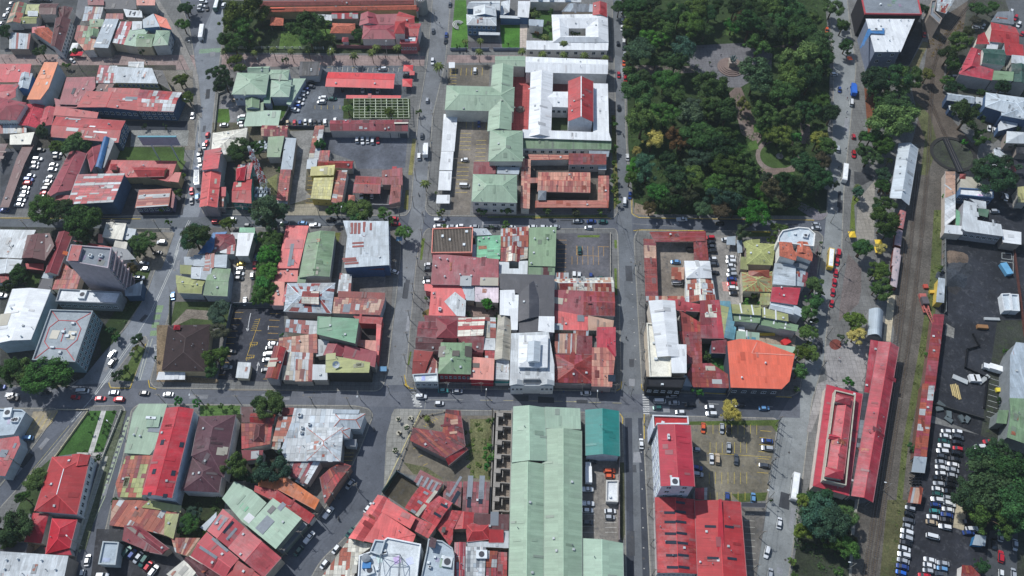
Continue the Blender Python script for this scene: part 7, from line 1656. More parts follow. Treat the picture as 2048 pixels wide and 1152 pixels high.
# ================================================================ OTHER THINGS
# monument on its round steps
def monument(tile, bx, by):
    p = gp(*ab(tile, bx, by)); root = empty("monument", p+Vector((0,0,0.15))); tag(root, "bronze statue group on a stepped round pedestal in the plaza", 'monument', None, ab(tile, bx, by))
    for i, (r, z) in enumerate(((7.2,.0), (6.2,.35), (5.2,.7), (4.2,1.05))):
        mb = MB(); mb.cyl((0,0,z), (0,0,z+0.35), r, r, 28); mb.obj("step", 'wall', colour((128,112,106)), root)
    mb = MB(); mb.box((0,0,2.8), 3.4, 3.4, 2.8); mb.box((0,0,4.4), 3.9, 3.9, 0.4); mb.obj("pedestal", 'wall', colour((168,156,146)), root)
    mb = MB(); G_ = colour((66,104,104))
    for i in range(7):
        t = i*0.9; c = Vector((math.cos(t)*0.9, math.sin(t)*0.9, 4.6)); l = Vector((math.cos(t)*0.3, math.sin(t)*0.3, 1))
        mb.cyl(c, c+l*1.1, 0.34, 0.26, 8); mb.cyl(c+l*1.1, c+l*1.9, 0.36, 0.2, 8); mb.cyl(c+l*1.9, c+l*2.3, 0.2, 0.16, 8); mb.cyl(c+l*1.7, c+l*1.5+Vector((math.cos(t)*0.9, math.sin(t)*0.9, .5)), 0.1, 0.07, 6)
    mb.obj("statue", 'steel', G_, root)
    mb = MB(); mb.cyl((0,0,5.2), (0,0,7.6), 0.4, 0.25, 8); mb.cyl((0,0,7.6), (0,0,8.1), 0.26, 0.2, 8); mb.cyl((0,0,7.2), (0.8,0,8.6), 0.12, 0.08, 6); mb.obj("flag_bearer", 'steel', G_, root)
monument('M', 925, 540)
p = gp(*ab('N', 1315, 335)); root = empty("statue", p+Vector((0,0,.15))); tag(root, "small statue on a plinth in the round park lawn", 'statue', None, ab('N', 1315, 335))
mb = MB(); mb.cyl((0,0,0),(0,0,0.5),1.8,1.8,16); mb.cyl((0,0,0.5),(0,0,2.2),0.6,0.5,8); mb.obj("plinth", 'wall', colour((150,146,140)), root)
mb = MB(); mb.cyl((0,0,2.2),(0,0,3.3),.34,.28,8); mb.cyl((0,0,3.3),(0,0,3.9),.34,.2,8); mb.cyl((0,0,3.9),(0,0,4.3),.2,.14,8); mb.cyl((0,0,3.6),(0.6,0,4.1),.1,.07,6); mb.obj("figure", 'steel', colour((60,70,72)), root)
# round turret
p = gp(*ab('E', 2018, 95)); root = empty("turret", p+Vector((0,0,.12))); tag(root, "round grey turret with battlements at the top", 'tower', None, ab('E', 2018, 50))
mb = MB(); mb.cyl((0,0,0),(0,0,9),3.4,3.2,24); mb.obj("wall", 'wall', colour((150,150,146)), root)
for i in range(14):
    t = i*2*math.pi/14; mb = MB(); mb.box((math.cos(t)*3.1, math.sin(t)*3.1, 9.5), 0.8, 0.6, 1.0, Vector((-math.sin(t), math.cos(t), 0)), Vector((-math.cos(t), -math.sin(t), 0))); mb.obj("battlement", 'wall', colour((188,186,180)), root)
mb = MB(); mb.cyl((0,0,8.9),(0,0,9.04),2.7,2.7,24); mb.obj("roof", 'deck', colour('dg'), root)
# lattice mast
def mast(tile, bx, by, H, label):
    p = gp(*ab(tile, bx, by)); root = empty("lattice_mast", p+Vector((0,0,.15))); tag(root, label, 'mast', None, ab(tile, bx, by))
    n = 9; 
    for k in range(n):
        z0, z1 = H*k/n, H*(k+1)/n; w0, w1 = 1.5-1.1*k/n, 1.5-1.1*(k+1)/n; mb = MB(); C4 = [(-1,-1),(1,-1),(1,1),(-1,1)]
        for i in range(4):
            a, b = C4[i], C4[(i+1) % 4]
            mb.cyl((a[0]*w0,a[1]*w0,z0), (a[0]*w1,a[1]*w1,z1), 0.17, 0.15, 6); mb.cyl((a[0]*w0,a[1]*w0,z0), (b[0]*w1,b[1]*w1,z1), 0.10, 0.10, 5); mb.cyl((b[0]*w0,b[1]*w0,z0), (a[0]*w1,a[1]*w1,z1), 0.10, 0.10, 5)
            mb.cyl((a[0]*w1,a[1]*w1,z1), (b[0]*w1,b[1]*w1,z1), 0.10, 0.10, 5)
        mb.obj("lattice_section", 'paint', colour('wh' if k % 2 == 0 else (190,40,50)), root)
    for k in range(8):
        t = k*0.9; z = H*(0.55+0.05*k); c = Vector((math.cos(t)*1.1, math.sin(t)*1.1, z)); mb = MB(); mb.cyl(c, c+Vector((math.cos(t), math.sin(t), 0))*0.5, 0.7, 0.8, 12); mb.obj("antenna_drum", 'paint', colour('wg'), root)
mast('F', 755, 560, 27, "red and white lattice mast hung with drum antennas")
for k, (x, y) in enumerate(((735,620),(735,650),(740,270),(760,250))):
    p = gp(*ab('F', x, y)); root = empty("equipment_cabinet", p+Vector((0,0,.15))); tag(root, "grey equipment cabinets beside the lattice mast", 'cabinet', "cabinets by the mast", ab('F', x, y))
    mb = MB(); [mb.box((dx, dy, 0.9), 1.3, 1.6, 1.8) for dx in (-2.2,0,2.2) for dy in (-1.1,1.1)]; mb.obj("body", 'paint', colour('lg'), root); mb = MB(); mb.box((0,0,0.1), 8, 5, 0.2); mb.obj("slab", 'concrete', colour((170,168,160)), root)
# billboard
p1, p2 = gp(*ab('B', 1230, 275)), gp(*ab('B', 1375, 275)); root = empty("billboard", p1+Vector((0,0,.15))); tag(root, "billboard seen from behind on two tall pale poles above a grass plot", 'billboard', None, ab('B', 1210, 130)); d = p2-p1; L = d.length; d.normalize(); nrm = Vector((-d.y, d.x, 0))
for q in (Vector((0,0,0)), p2-p1):
    mb = MB(); mb.cyl(q, q+Vector((0,0,11)), 0.35, 0.3, 10); mb.obj("pole", 'steel', colour('lg'), root)
for s in range(7):
    mb = MB(); c = d*(L/2+(s-3)*2.6)+nrm*0.5+Vector((0,0,13.5)); mb.box(c, 2.55, 0.3, 6.0, d, nrm); mb.obj("panel", 'paint', colour((150,156,176), .04), root)
mb = MB(); mb.box(d*(L/2)+nrm*0.5+Vector((0,0,16.6)), 18.4, 0.9, 0.4, d, nrm); mb.obj("top_catwalk", 'paint', colour('tb'), root)
# plant frame
Q4 = [gp(*ab('E', x, y), 4.2) for x, y in ((1470,790),(1905,790),(1912,942),(1470,945))]; root = empty("plant_frame", Q4[0].xy.to_3d()+Vector((0,0,.15))); R0 = Vector(root.location); tag(root, "big cream lattice frame over green plants", 'frame', None, ab('E', 1690, 865))
for i in range(11):
    t = i/10; a, b = Q4[0].lerp(Q4[1], t)-R0, Q4[3].lerp(Q4[2], t)-R0; mb = MB(); mb.box((a+b)/2, (b-a).length, 0.28 if i % 2 == 0 else 0.12, 0.25, (b-a).normalized(), Vector((0,0,1)).cross((b-a).normalized())); mb.obj("beam", 'paint', colour((196,206,180)), root)
    for q in (a, b): mb = MB(); mb.cyl((q.x, q.y, 0), (q.x, q.y, q.z), .12, .12, 6); mb.obj("post", 'paint', colour((196,206,180)), root)
for i in range(8):
    t = i/7; a, b = Q4[0].lerp(Q4[3], t)-R0+Vector((0,0,.26)), Q4[1].lerp(Q4[2], t)-R0+Vector((0,0,.26)); mb = MB(); mb.box((a+b)/2, (b-a).length, 0.16, 0.16, (b-a).normalized(), Vector((0,0,1)).cross((b-a).normalized())); mb.obj("batten", 'paint', colour((196,206,180)), root)
# turntable
cc = gp(*ab('R', 1480, 195)); ra = (gp(*ab('R', 1655, 195))-cc).length; root = empty("turntable", cc+Vector((0,0,.15))); tag(root, "round railway turntable pit with a dark rotating bridge", 'turntable', None, ab('R', 1480, 190))
n = 48; V = []; 
for r, z in ((ra, .1), (ra+.5, .35), (ra-1.2, .35), (ra-1.3, 0.02)): V += [(math.cos(2*math.pi*i/n)*r, math.sin(2*math.pi*i/n)*r, z) for i in range(n)]
F_ = [(k*n+i, k*n+(i+1) % n, (k+1)*n+(i+1) % n, (k+1)*n+i) for k in range(3) for i in range(n)]; mesh_obj("pit_rim", V, F_, 'wall', colour((50,50,50)), root)
mesh_obj("pit_floor", [(math.cos(2*math.pi*i/n)*(ra-.5), math.sin(2*math.pi*i/n)*(ra-.5), .03) for i in range(n)], [tuple(range(n))], 'weedy', colour((66,70,62)), root)
a, b = gp(*ab('R', 1415, 80))-cc, gp(*ab('R', 1535, 345))-cc; mb = MB(); dd = (b-a).normalized(); mb.box((a+b)/2+Vector((0,0,.7)), (b-a).length, 3.0, .5, dd, Vector((-dd.y, dd.x, 0))); mb.obj("bridge", 'steel', colour((34,36,42)), root)
for sg in (-1, 1): mb = MB(); mb.box((a+b)/2+Vector((-dd.y, dd.x, 0))*sg*.55+Vector((0,0,1.02)), (b-a).length, .12, .14, dd, Vector((-dd.y, dd.x, 0))); mb.obj("rail", 'rail', None, root)
# old railway coaches
def coach(tile, a, b, c, lab):
    A_, B_ = gp(*ab(tile, *a), 3.4), gp(*ab(tile, *b), 3.4); m = (A_+B_)/2; d = (B_-A_).xy.to_3d(); L = d.length; d.normalize(); s = Vector((-d.y, d.x, 0)); root = empty("railway_coach", (m.x, m.y, .25)); tag(root, lab, 'coach', "old coaches standing by the trees", ((ab(tile,*a)[0]+ab(tile,*b)[0])/2, (ab(tile,*a)[1]+ab(tile,*b)[1])/2))
    mb = MB(); mb.box((0,0,1.9), L-.6, 2.7, 2.4, d, s); mb.obj("body", 'wall', colour((120,60,52)), root)
    V, Fc = [], []; K = 6
    for i in range(K+1):
        t = math.pi*i/K; o = s*(1.5*math.cos(t))+Vector((0,0,3.1+.5*math.sin(t))); V += [tuple(-d*(L/2-.2)+o), tuple(d*(L/2-.2)+o)]
    for i in range(K): Fc.append((2*i, 2*i+1, 2*i+3, 2*i+2))
    mesh_obj("roof", V, Fc, 'deck', colour(c), root)
    for k in (-1, 1): mb = MB(); mb.box(d*k*(L/2-2.2)+Vector((0,0,.35)), 2.6, 2.0, .6, d, s); mb.obj("bogie", 'steel', colour((30,30,32)), root)
    for k in range(3): mb = MB(); mb.box(d*(L*(k-1)*.3)+Vector((0,0,3.66)), .8, .5, .16, d, s); mb.obj("roof_vent", 'paint', colour('mg'), root)
coach('R', (1082,645), (1055,790), (176,116,116), "old pinkish coach at the north end of the coach row")
coach('R', (1052,800), (1036,930), (168,150,158), "old mauve-grey coach second in the coach row")
coach('R', (1034,945), (1016,1095), (172,158,162), "old grey coach with a rust band, third in the row")
coach('S', (780,85), (752,285), (176,164,168), "old pale coach at the south end of the coach row")
# rusty rail crane
p = gp(*ab('S', 932, 400), .2); root = empty("rail_crane", p); tag(root, "rusty red rail crane standing on the tracks", 'crane', None, ab('S', 928, 420)); R_ = colour((176,96,88))
mb = MB(); mb.box((0,0,.9), 2.6, 7, .5); mb.obj("truck", 'steel', R_, root); mb = MB(); mb.box((0,1.5,2.2), 2.8, 3.6, 2.0); mb.obj("cab", 'steel', colour((90,84,88)), root); mb = MB(); mb.box((0,4.2,1.8), 2.9, 2.2, 1.4); mb.box((-.9,-1,1.8), .5, 3, .9); mb.box((.9,-1,1.8), .5, 3, .9); mb.obj("counterweight", 'steel', R_, root)
mb = MB(); [mb.cyl((sx*.9,-1,2), (sx*.35,-12,3.6), .2, .16, 6) for sx in (-1,1)]; [mb.cyl((-.8+.05*k,-2-k*1.3,2.2+k*.17), (.8-.05*k,-3-k*1.3,2.3+k*.17), .12, .12, 5) for k in range(8)]; mb.obj("boom", 'steel', R_, root)
for yy in (-2.4, -1, 1, 2.4):
    for sx in (-1, 1): mb = MB(); mb.cyl((sx*.7-.1,yy,.4), (sx*.7+.1,yy,.4), .42, .42, 12); mb.obj("wheel", 'steel', colour('dg'), root)
# yellow awnings, loose things in the yards
def box_thing(name, label, cat, tile, x, y, sx, sy, h, col, z0=0.15, legs=False, ang=0.0, group=None):
    p = gp(*ab(tile, x, y), z0+h); p.z = z0; root = empty(name, p); root.rotation_euler = (0,0,ang); tag(root, label, cat, group, ab(tile, x, y)); mb = MB()
    if legs:
        mb.add([(-sx/2,-sy/2,h-.3),(sx/2,-sy/2,h-.3),(sx/2,sy/2,h-.3),(-sx/2,sy/2,h-.3),(0,0,h+.4)], [(0,1,4),(1,2,4),(2,3,4),(3,0,4),(3,2,1,0)]); mb.obj("canopy", 'paint', colour(col), root)
        for i in (-1,1):
            for j in (-1,1): mb = MB(); mb.cyl((i*sx*.45, j*sy*.45, 0), (i*sx*.45, j*sy*.45, h-.25), .06, .06, 6); mb.obj("leg", 'steel', colour('mg'), root)
    else:
        mb.box((0,0,h*.42), sx, sy, h*.84); mb.obj("body", 'paint', colour(col), root); mb = MB(); mb.box((0,0,h*.92), sx+.1, sy+.1, h*.14); mb.obj("lid", 'paint', colour(col, .2), root)
for x, y, l in ((675,832,"yellow square awning at the end of the grass strip"), (888,898,"yellow awning nearest the trees by the coaches"), (885,955,"yellow awning below another yellow awning by the coaches")): box_thing("awning", l, 'awning', 'R', x, y, 3.2, 3.4, 2.6, (226,190,30), legs=True)
box_thing("market_umbrella", "red parasol over tables at the lane corner, left of two", 'parasol', 'A', 563, 410, 3, 3, 2.6, (220,30,60), legs=True); box_thing("market_umbrella", "red parasol over tables at the lane corner, right of two", 'parasol', 'A', 608, 408, 3.4, 3, 2.6, (220,30,60), legs=True)
box_thing("awning", "white awning at the lane corner", 'awning', 'A', 565, 360, 3.6, 7, 2.8, (226,230,232), legs=True)
box_thing("awning", "orange awning under a boulevard tree", 'awning', 'M', 1880, 462, 2.6, 2.6, 2.5, (220,90,50), legs=True)
box_thing("plastic_slide", "red canopy in the yard of the green terraces", 'canopy', 'O', 1027, 757, 3.4, 2.6, 1.8, (220,40,44), ang=.5); box_thing("bench", "long yellow bench in the yard of the green terraces", 'bench', 'O', 908, 713, 7.5, .9, .9, (206,176,50)); box_thing("cabin", "small white cabin in the yard of the green terraces", 'cabin', 'O', 760, 686, 2.6, 2.6, 2.2, (222,226,228))
for x, y, sx, sy, a, l in ((1345,472,6.5,1.2,-.05,"long white beam lying in the dark yard"), (1155,835,6,2,-.5,"grey slab lying in the dark yard"), (1297,835,6,1.6,.6,"white slanted boom by the dark low wall")): box_thing("yard_beam", l, 'beam', 'S', x, y, sx, sy, .8, (160,166,168), ang=a)
box_thing("small_tank", "left white tank beside the dark low wall", 'tank', 'S', 1232, 825, 2.4, 3, 1.8, (222,226,228)); box_thing("small_tank", "right white tank beside the dark low wall", 'tank', 'S', 1258, 827, 2.4, 3, 1.8, (222,226,228)); box_thing("skip", "orange-brown skip in the dark yard", 'skip', 'S', 1290, 517, 4.4, 1.6, 1.4, (150,110,70), ang=-.1); box_thing("crate", "yellow crate beside the pump island", 'crate', 'S', 1388, 897, 2.2, 1.6, 1.2, (206,190,50)); box_thing("crate", "yellow crate west of the yellow walled shed", 'crate', 'S', 992, 308, 3, 1.4, 1.2, (206,170,60)); box_thing("crate", "red crate on the tracks near the rusty crane", 'crate', 'S', 948, 275, 1.8, 1.8, 1.2, (170,70,56)); box_thing("machine", "turquoise machine parked on the dark yard's marked bay", 'machine', 'R', 1912, 1105, 3, 6, 2, (90,150,186), ang=.2)
for k in range(5): box_thing("timber_beam", "pale timber baulks laid out side by side in the dark yard", 'timber', 'S', 1104+k*11, 900+k*3, .3, 7-abs(k-3)*.7, .35+.07*(k % 3), (196,176,120), ang=-.08, group="timber laid out in the dark yard")
for x, y in ((1028,1010),(1088,1045),(1085,1075),(1165,1070),(1195,1075),(1040,985)): box_thing("scrap_heap", "small heap of pale scrap on the dark yard's south part", 'scrap', 'S', x, y, 3, 1.8, .9, (84,96,100), ang=x*.7, group="scrap heaps in the dark yard")
# gravel heaps
for x, y, r, h, c, l in ((1150,175,4.6,2.2,(66,70,76),"dark gravel heap, upper of two in the yard"), (1110,225,5.6,2.4,(60,66,74),"dark gravel heap, lower of two in the yard"), (1130,110,4.5,1.6,(110,96,84),"brown earth heap at the yard's top")):
    p = gp(*ab('S', x, y)); root = empty("gravel_heap", p+Vector((0,0,.13))); tag(root, l, 'heap', None, ab('S', x, y)); V = [(0,0,h)]; n = 16
    for k, f in ((1,.5),(2,1.0)):
        for i in range(n): rr = r*f*random.uniform(.85,1.15); V.append((math.cos(2*math.pi*i/n)*rr*1.3, math.sin(2*math.pi*i/n)*rr, h*(1-f)*random.uniform(.8,1.2)))
    Fc = [(0, 1+i, 1+(i+1) % n) for i in range(n)] + [(1+i, 1+n+i, 1+n+(i+1) % n, 1+(i+1) % n) for i in range(n)]; mesh_obj("mound", V, Fc, 'dirt', colour(c), root)
# lattice steel frame and tanks on the bottom roof
p = gp(*ab('I', 425, 1130), 11); root = empty("steel_frame", p); tag(root, "open steel lattice frame standing on the white flat roof", 'frame', None, ab('I', 425, 1110)); C4 = [(-3.4,-5),(3.4,-5),(3.4,5),(-3.4,5)]
for i in range(4):
    a, b = C4[i], C4[(i+1) % 4]; mb = MB(); mb.cyl((a[0],a[1],-.4),(a[0],a[1],5),.14,.14,6); mb.cyl((a[0],a[1],5),(b[0],b[1],5),.14,.14,6); mb.cyl((a[0],a[1],-.2),(b[0],b[1],5),.1,.1,6); mb.cyl((b[0],b[1],-.2),(a[0],a[1],5),.1,.1,6); mb.obj("truss", 'steel', colour('mg'), root)
for x, y, c, l in ((278,1050,'zn',"round grey water tank on the bottom white roof"), ):
    p = gp(*ab('I', x, y), 11); root = empty("water_tank", p-Vector((0,0,.4))); tag(root, l, 'tank', None, ab('I', x, y)); mb = MB(); mb.cyl((0,0,0),(0,0,2.2),1.5,1.5,16); mb.obj("tank", 'paint', colour(c), root); mb = MB(); mb.cyl((0,0,2.2),(0,0,2.5),1.5,.5,16); mb.obj("lid", 'paint', colour('mg'), root)
p = gp(*ab('I', 282, 1092), 11); root = empty("water_tank", p-Vector((0,0,.4))); tag(root, "blue box tank on the bottom white roof", 'tank', None, ab('I', 282, 1092)); mb = MB(); mb.box((0,0,.8), 3, 2, 1.6); mb.obj("tank", 'paint', colour('bl'), root)
# concrete frames (unfinished)
root = empty("concrete_frame", gp(*ab('I', 1095, 470))); R0 = Vector(root.location); tag(root, "row of roofless unfinished concrete cells beside the green warehouse", 'ruin', None, ab('I', 1095, 470))
def cwall(a, b, h, t=.35):
    A_, B_ = gp(*ab('I', *a))-R0, gp(*ab('I', *b))-R0; d = (B_-A_); L = d.length; d.normalize(); mb = MB(); mb.box((A_+B_)/2+Vector((0,0,h/2)), L, t, h, d, Vector((-d.y, d.x, 0))); mb.obj("cell_wall", 'wall', colour((150,146,140), .1), root)
for k in range(8):
    y = 185+k*84; cwall((1062-k*4, y), (1150-k*1.5, y+6), 3.2); cwall((1062-k*4, y+18), (1100-k*4, y+20), 3.6, 1.6); cwall((1105-k*2, y), (1103-k*2, y+50), 2.4)
cwall((1045,170),(1022,780),2.6); cwall((1066,185),(1040,770),3.4,.9); cwall((1152,170),(1138,780),3.8)
# small solar panels on street corners
for x, y, l in ((1375,145,"blue solar panel on a pole near the corner tree"),(1280,925,"blue solar panel at the south-west corner pavement")):
    p = gp(*ab('G', x, y), 3.4); p.z = .12; root = empty("solar_panel", p); tag(root, l, 'solar panel', None, ab('G', x, y)); mb = MB(); mb.cyl((0,0,0),(0,0,3.4),.1,.1,6); mb.obj("post", 'steel', colour('mg'), root); mb = MB(); mb.box((0,0,3.6),2.8,2.0,.12,Vector((1,0,0)),Vector((0,.94,.34))); mb.obj("panel", 'paint', colour((110,160,196)), root)
# fountain in the tiled court, shell sculpture on the lawn
for t, x, y, r, l, c in (('J',802,880,2.2,"round fountain in the red tiled court",(130,110,104)), ('J',310,208,3.2,"pale shell shaped sculpture on the mansion's lawn",(206,206,202))):
    p = gp(*ab(t, x, y)); root = empty("fountain" if r < 3 else "garden_sculpture", p+Vector((0,0,.15))); tag(root, l, 'fountain' if r < 3 else 'sculpture', None, ab(t, x, y))
    if r < 3:
        mb = MB(); mb.cyl((0,0,0),(0,0,.5),r,r,20); mb.cyl((0,0,.5),(0,0,.55),r*.9,r*.9,20); mb.obj("basin", 'wall', colour(c), root); mb = MB(); mb.cyl((0,0,.5),(0,0,1.8),.3,.2,10); mb.cyl((0,0,1.7),(0,0,1.9),.3,.9,12); mb.obj("column", 'wall', colour('bg'), root)
    else:
        for k in range(3):
            mb = MB(); pr = None
            for i in range(15):
                tt = .8+i*.28; q = Vector((math.cos(tt)*(r-k*.9), math.sin(tt)*(r-k*.9), .3+.9*math.sin(i*.22)))
                if pr: mb.cyl(pr, q, .3, .3, 6, False)
                pr = q
            mb.obj("ring", 'wall', colour(c), root)
# motorcycles
def moto(p, a, lab, at):
    root = empty("motorcycle", p); root.rotation_euler = (0,0,a); tag(root, lab, 'motorcycle', "motorcycles parked under the shelters", at)
    mb = MB(); mb.box((0,0,.75),.3,1.1,.35); mb.box((0,-.5,.95),.28,.7,.12); mb.cyl((-.35,.5,1.05),(.35,.5,1.05),.04,.04,5); mb.cyl((0,.75,.35),(0,.5,1.05),.05,.05,5); mb.obj("body", 'car', colour((30,30,34)), root)
    for yy in (-.7,.75): mb = MB(); mb.cyl((-.06,yy,.32),(.06,yy,.32),.32,.32,12); mb.obj("wheel", 'tyre', None, root)
for k in range(9):
    x, y = 862+(k % 3)*20, 568+(k//3)*16; moto(gp(*ab('T', x, y), .15), 1.3+random.uniform(-.2,.2), "dark motorcycle parked between the two shelters by the tracks", ab('T', x, y))
for k in range(5): x = 868+k*10; moto(gp(*ab('T', x, 536), .15), 1.4, "dark motorcycle at the edge of the grey shelter", ab('T', x, 536))
for t, x, y in (('F',1990,640),('F',228,240),('E',262,335),('M',65,1085),('H',1432,810),('S',258,50),('I',325,275)): moto(gp(*ab(t, x, y), .02), .2, "motorcycle riding on a street", ab(t, x, y))
# people
def person_mesh():
    me = bpy.data.meshes.new("person"); v = [(0,0,.95),(0,0,1.2),(0,0,1.42),(0,0,1.52),(0,0.02,1.68),(.11,.08,.92),(.12,.16,.5),(.12,.10,.06),(-.11,-.06,.92),(-.12,-.12,.5),(-.12,-.22,.07),(.2,0,1.4),(.26,-.08,1.12),(.24,.06,.88),(-.2,0,1.4),(-.26,.08,1.12),(-.24,.2,.9),(.12,.22,.04),(-.12,-.1,.04)]
    e = [(0,1),(1,2),(2,3),(3,4),(0,5),(5,6),(6,7),(0,8),(8,9),(9,10),(2,11),(11,12),(12,13),(2,14),(14,15),(15,16),(7,17),(10,18)]; me.from_pydata(v, e, [])
    o = bpy.data.objects.new("tmp", me); COL.objects.link(o); m = o.modifiers.new("s", 'SKIN'); R = [.17,.15,.16,.07,.12,.1,.075,.05,.1,.075,.05,.08,.055,.04,.08,.055,.04,.045,.045]
    for i, sv in enumerate(me.skin_vertices[0].data if me.skin_vertices else []): sv.radius = (R[i], R[i])
    if not me.skin_vertices: return None
    me.skin_vertices[0].data[0].use_root = True; s = o.modifiers.new("ss", 'SUBSURF'); s.levels = 1; dg = bpy.context.evaluated_depsgraph_get(); out = bpy.data.meshes.new_from_object(o.evaluated_get(dg)); bpy.data.objects.remove(o); out.materials.clear(); out.materials.append(MAT['paint']); return out
try: PM = person_mesh()
except Exception: PM = None
if PM:
    for t, x, y, c, l in (('L',1357,738,(40,44,60),"person in dark clothes walking across the street"),('J',1148,552,(50,50,60),"person in dark clothes on the white convent roof walkway"),('O',68,735,(40,40,52),"person walking on the street beside the tall white roof"),('I',112,812,(30,34,44),"person in dark clothes crossing the diagonal street"),('E',785,470,(60,60,84),"person walking on the pink garden path"),('J',155,185,(44,50,70),"person on the street west of the blue mansion"),('A',75,455,(70,60,90),"person standing on the pink path at left"),('R',565,300,(40,44,54),"person on the boulevard beside the bus")):
        if 'roof' in l and 'walkway' in l: continue
        p = gp(*ab(t, x, y), .9); p.z = .13; o = mesh_obj("person", None, None, None, colour(c), None, loc=p, mesh=PM); o.rotation_euler = (0,0,random.uniform(0,6)); tag(o, l, 'person', None, ab(t, x, y))
# walls and fences
wall_line('G', "380,540 330,790 285,985", 2.6, "dark wall along the west side of the dark car park", (90,100,112)); wall_line('G', "380,545 680,545", 2.6, "wall at the head of the dark car park", (96,104,112))
wall_line('F', "1235,175 1900,185", 3.4, "tall dark wall behind a short row of cars", (86,92,100)); wall_line('F', "1235,175 1230,262", 3.0, "wall beside the striped grey roof", (120,124,130)); wall_line('E', "1090,640 900,1000", 2.2, "low dark wall west of the slanted car row", (60,70,76)); wall_line('F', "950,105 1155,110", 2.0, "dark wall between two car parks", (70,78,90))
wall_line('F', "1500,735 1770,740 1845,700 1858,600", 2.2, "pale wall round the red corner roof", (170,172,174)); wall_line('I', "465,535 380,655", 3.0, "dark green wall around the brown plot, west side", (60,84,84)); wall_line('I', "465,535 592,612", 3.0, "dark wall around the brown plot, north side", (70,84,96))
wall_line('J', "245,405 378,405", 1.8, "low blue-grey garden wall, left piece", (120,130,150)); wall_line('J', "415,405 550,405", 1.8, "low blue-grey garden wall, middle piece", (120,130,150)); wall_line('J', "590,405 830,405", 1.8, "low blue-grey garden wall, right piece", (120,130,150))
wall_line('E', "1340,385 1560,390 1850,395 2000,405", 2.2, "pinkish wall along the garden path", (170,110,112)); wall_line('E', "550,390 1230,395", 1.6, "white fence of the walled gardens", (190,194,190), rails=True); wall_line('I', "745,170 600,200 560,262 470,520", 1.0, "low fence along the derelict corner", (150,140,120), rails=True); wall_line('I', "1035,160 1020,780", 1.8, "fence between derelict lot and concrete cells", (90,86,80))
wall_line('P', "1285,225 1215,600", 3.2, "tall grey mesh fence beside the brown car park", (130,136,140), rails=True, name="mesh_fence", cat="fence"); wall_line('P', "322,435 322,940", 2.4, "wall along the vehicle yard's street side", (140,130,130)); wall_line('D', "335,200 505,202", .6, "low kerb wall above the triangular lawn", (170,166,150)); wall_line('D', "505,215 320,470", .8, "low cream wall on the lawn's left edge", (186,178,150)); wall_line('D', "700,205 590,480 430,1000", 1.0, "long pale wall beside the white lined lane", (176,178,168))
wall_line('S', "1225,570 1262,640 1190,660 1178,770 1310,830 1290,1010", 1.2, "low black wall winding through the dark yard", (26,28,34)); wall_line('S', "985,990 1290,1080", 1.6, "dark fence wall south of the dark yard", (64,66,66)); wall_line('S', "1470,60 1535,580", 1.6, "brown fence at the right side of the dark yard", (96,60,54)); wall_line('S', "1055,10 1058,440", 1.8, "pale wall between tracks and dark yard", (120,124,126))
wall_line('O', "182,545 192,900 175,985", 1.4, "dark railing wall beside the tall white roof", (50,52,58)); wall_line('O', "740,130 755,540", 2.6, "pale wall right of the car rows", (190,184,172)); wall_line('G', "5,500 0,660", 1.4, "low wall west of the villa's lawn", (90,96,80)); wall_line('R', "1400,700 1400,1150", 1.6, "thin pale fence east of the weedy strip", (130,130,124), rails=True); wall_line('L', "1262,115 1262,385", .8, "low kerb wall east of the corner car park", (170,166,156)); wall_line('K', "925,775 1520,775", 1.4, "dark railing along the avenue side of the old school", (40,44,52), rails=True); wall_line('E', "360,1050 390,760 440,740", 1.2, "low wall round the lawn by the curved street", (150,150,140))
# planters
for x, y in ((470,212),(545,207),(520,258),(474,297),(452,402)):
    p = gp(*ab('I', x, y)); root = empty("round_planter", p+Vector((0,0,.15))); tag(root, "round white planter with a shrub on the triangular pavement", 'planter', "planters on the triangular pavement", ab('I', x, y)); mb = MB(); mb.cyl((0,0,0),(0,0,.5),.95,1.05,16); mb.obj("bowl", 'wall', colour('bg'), root)
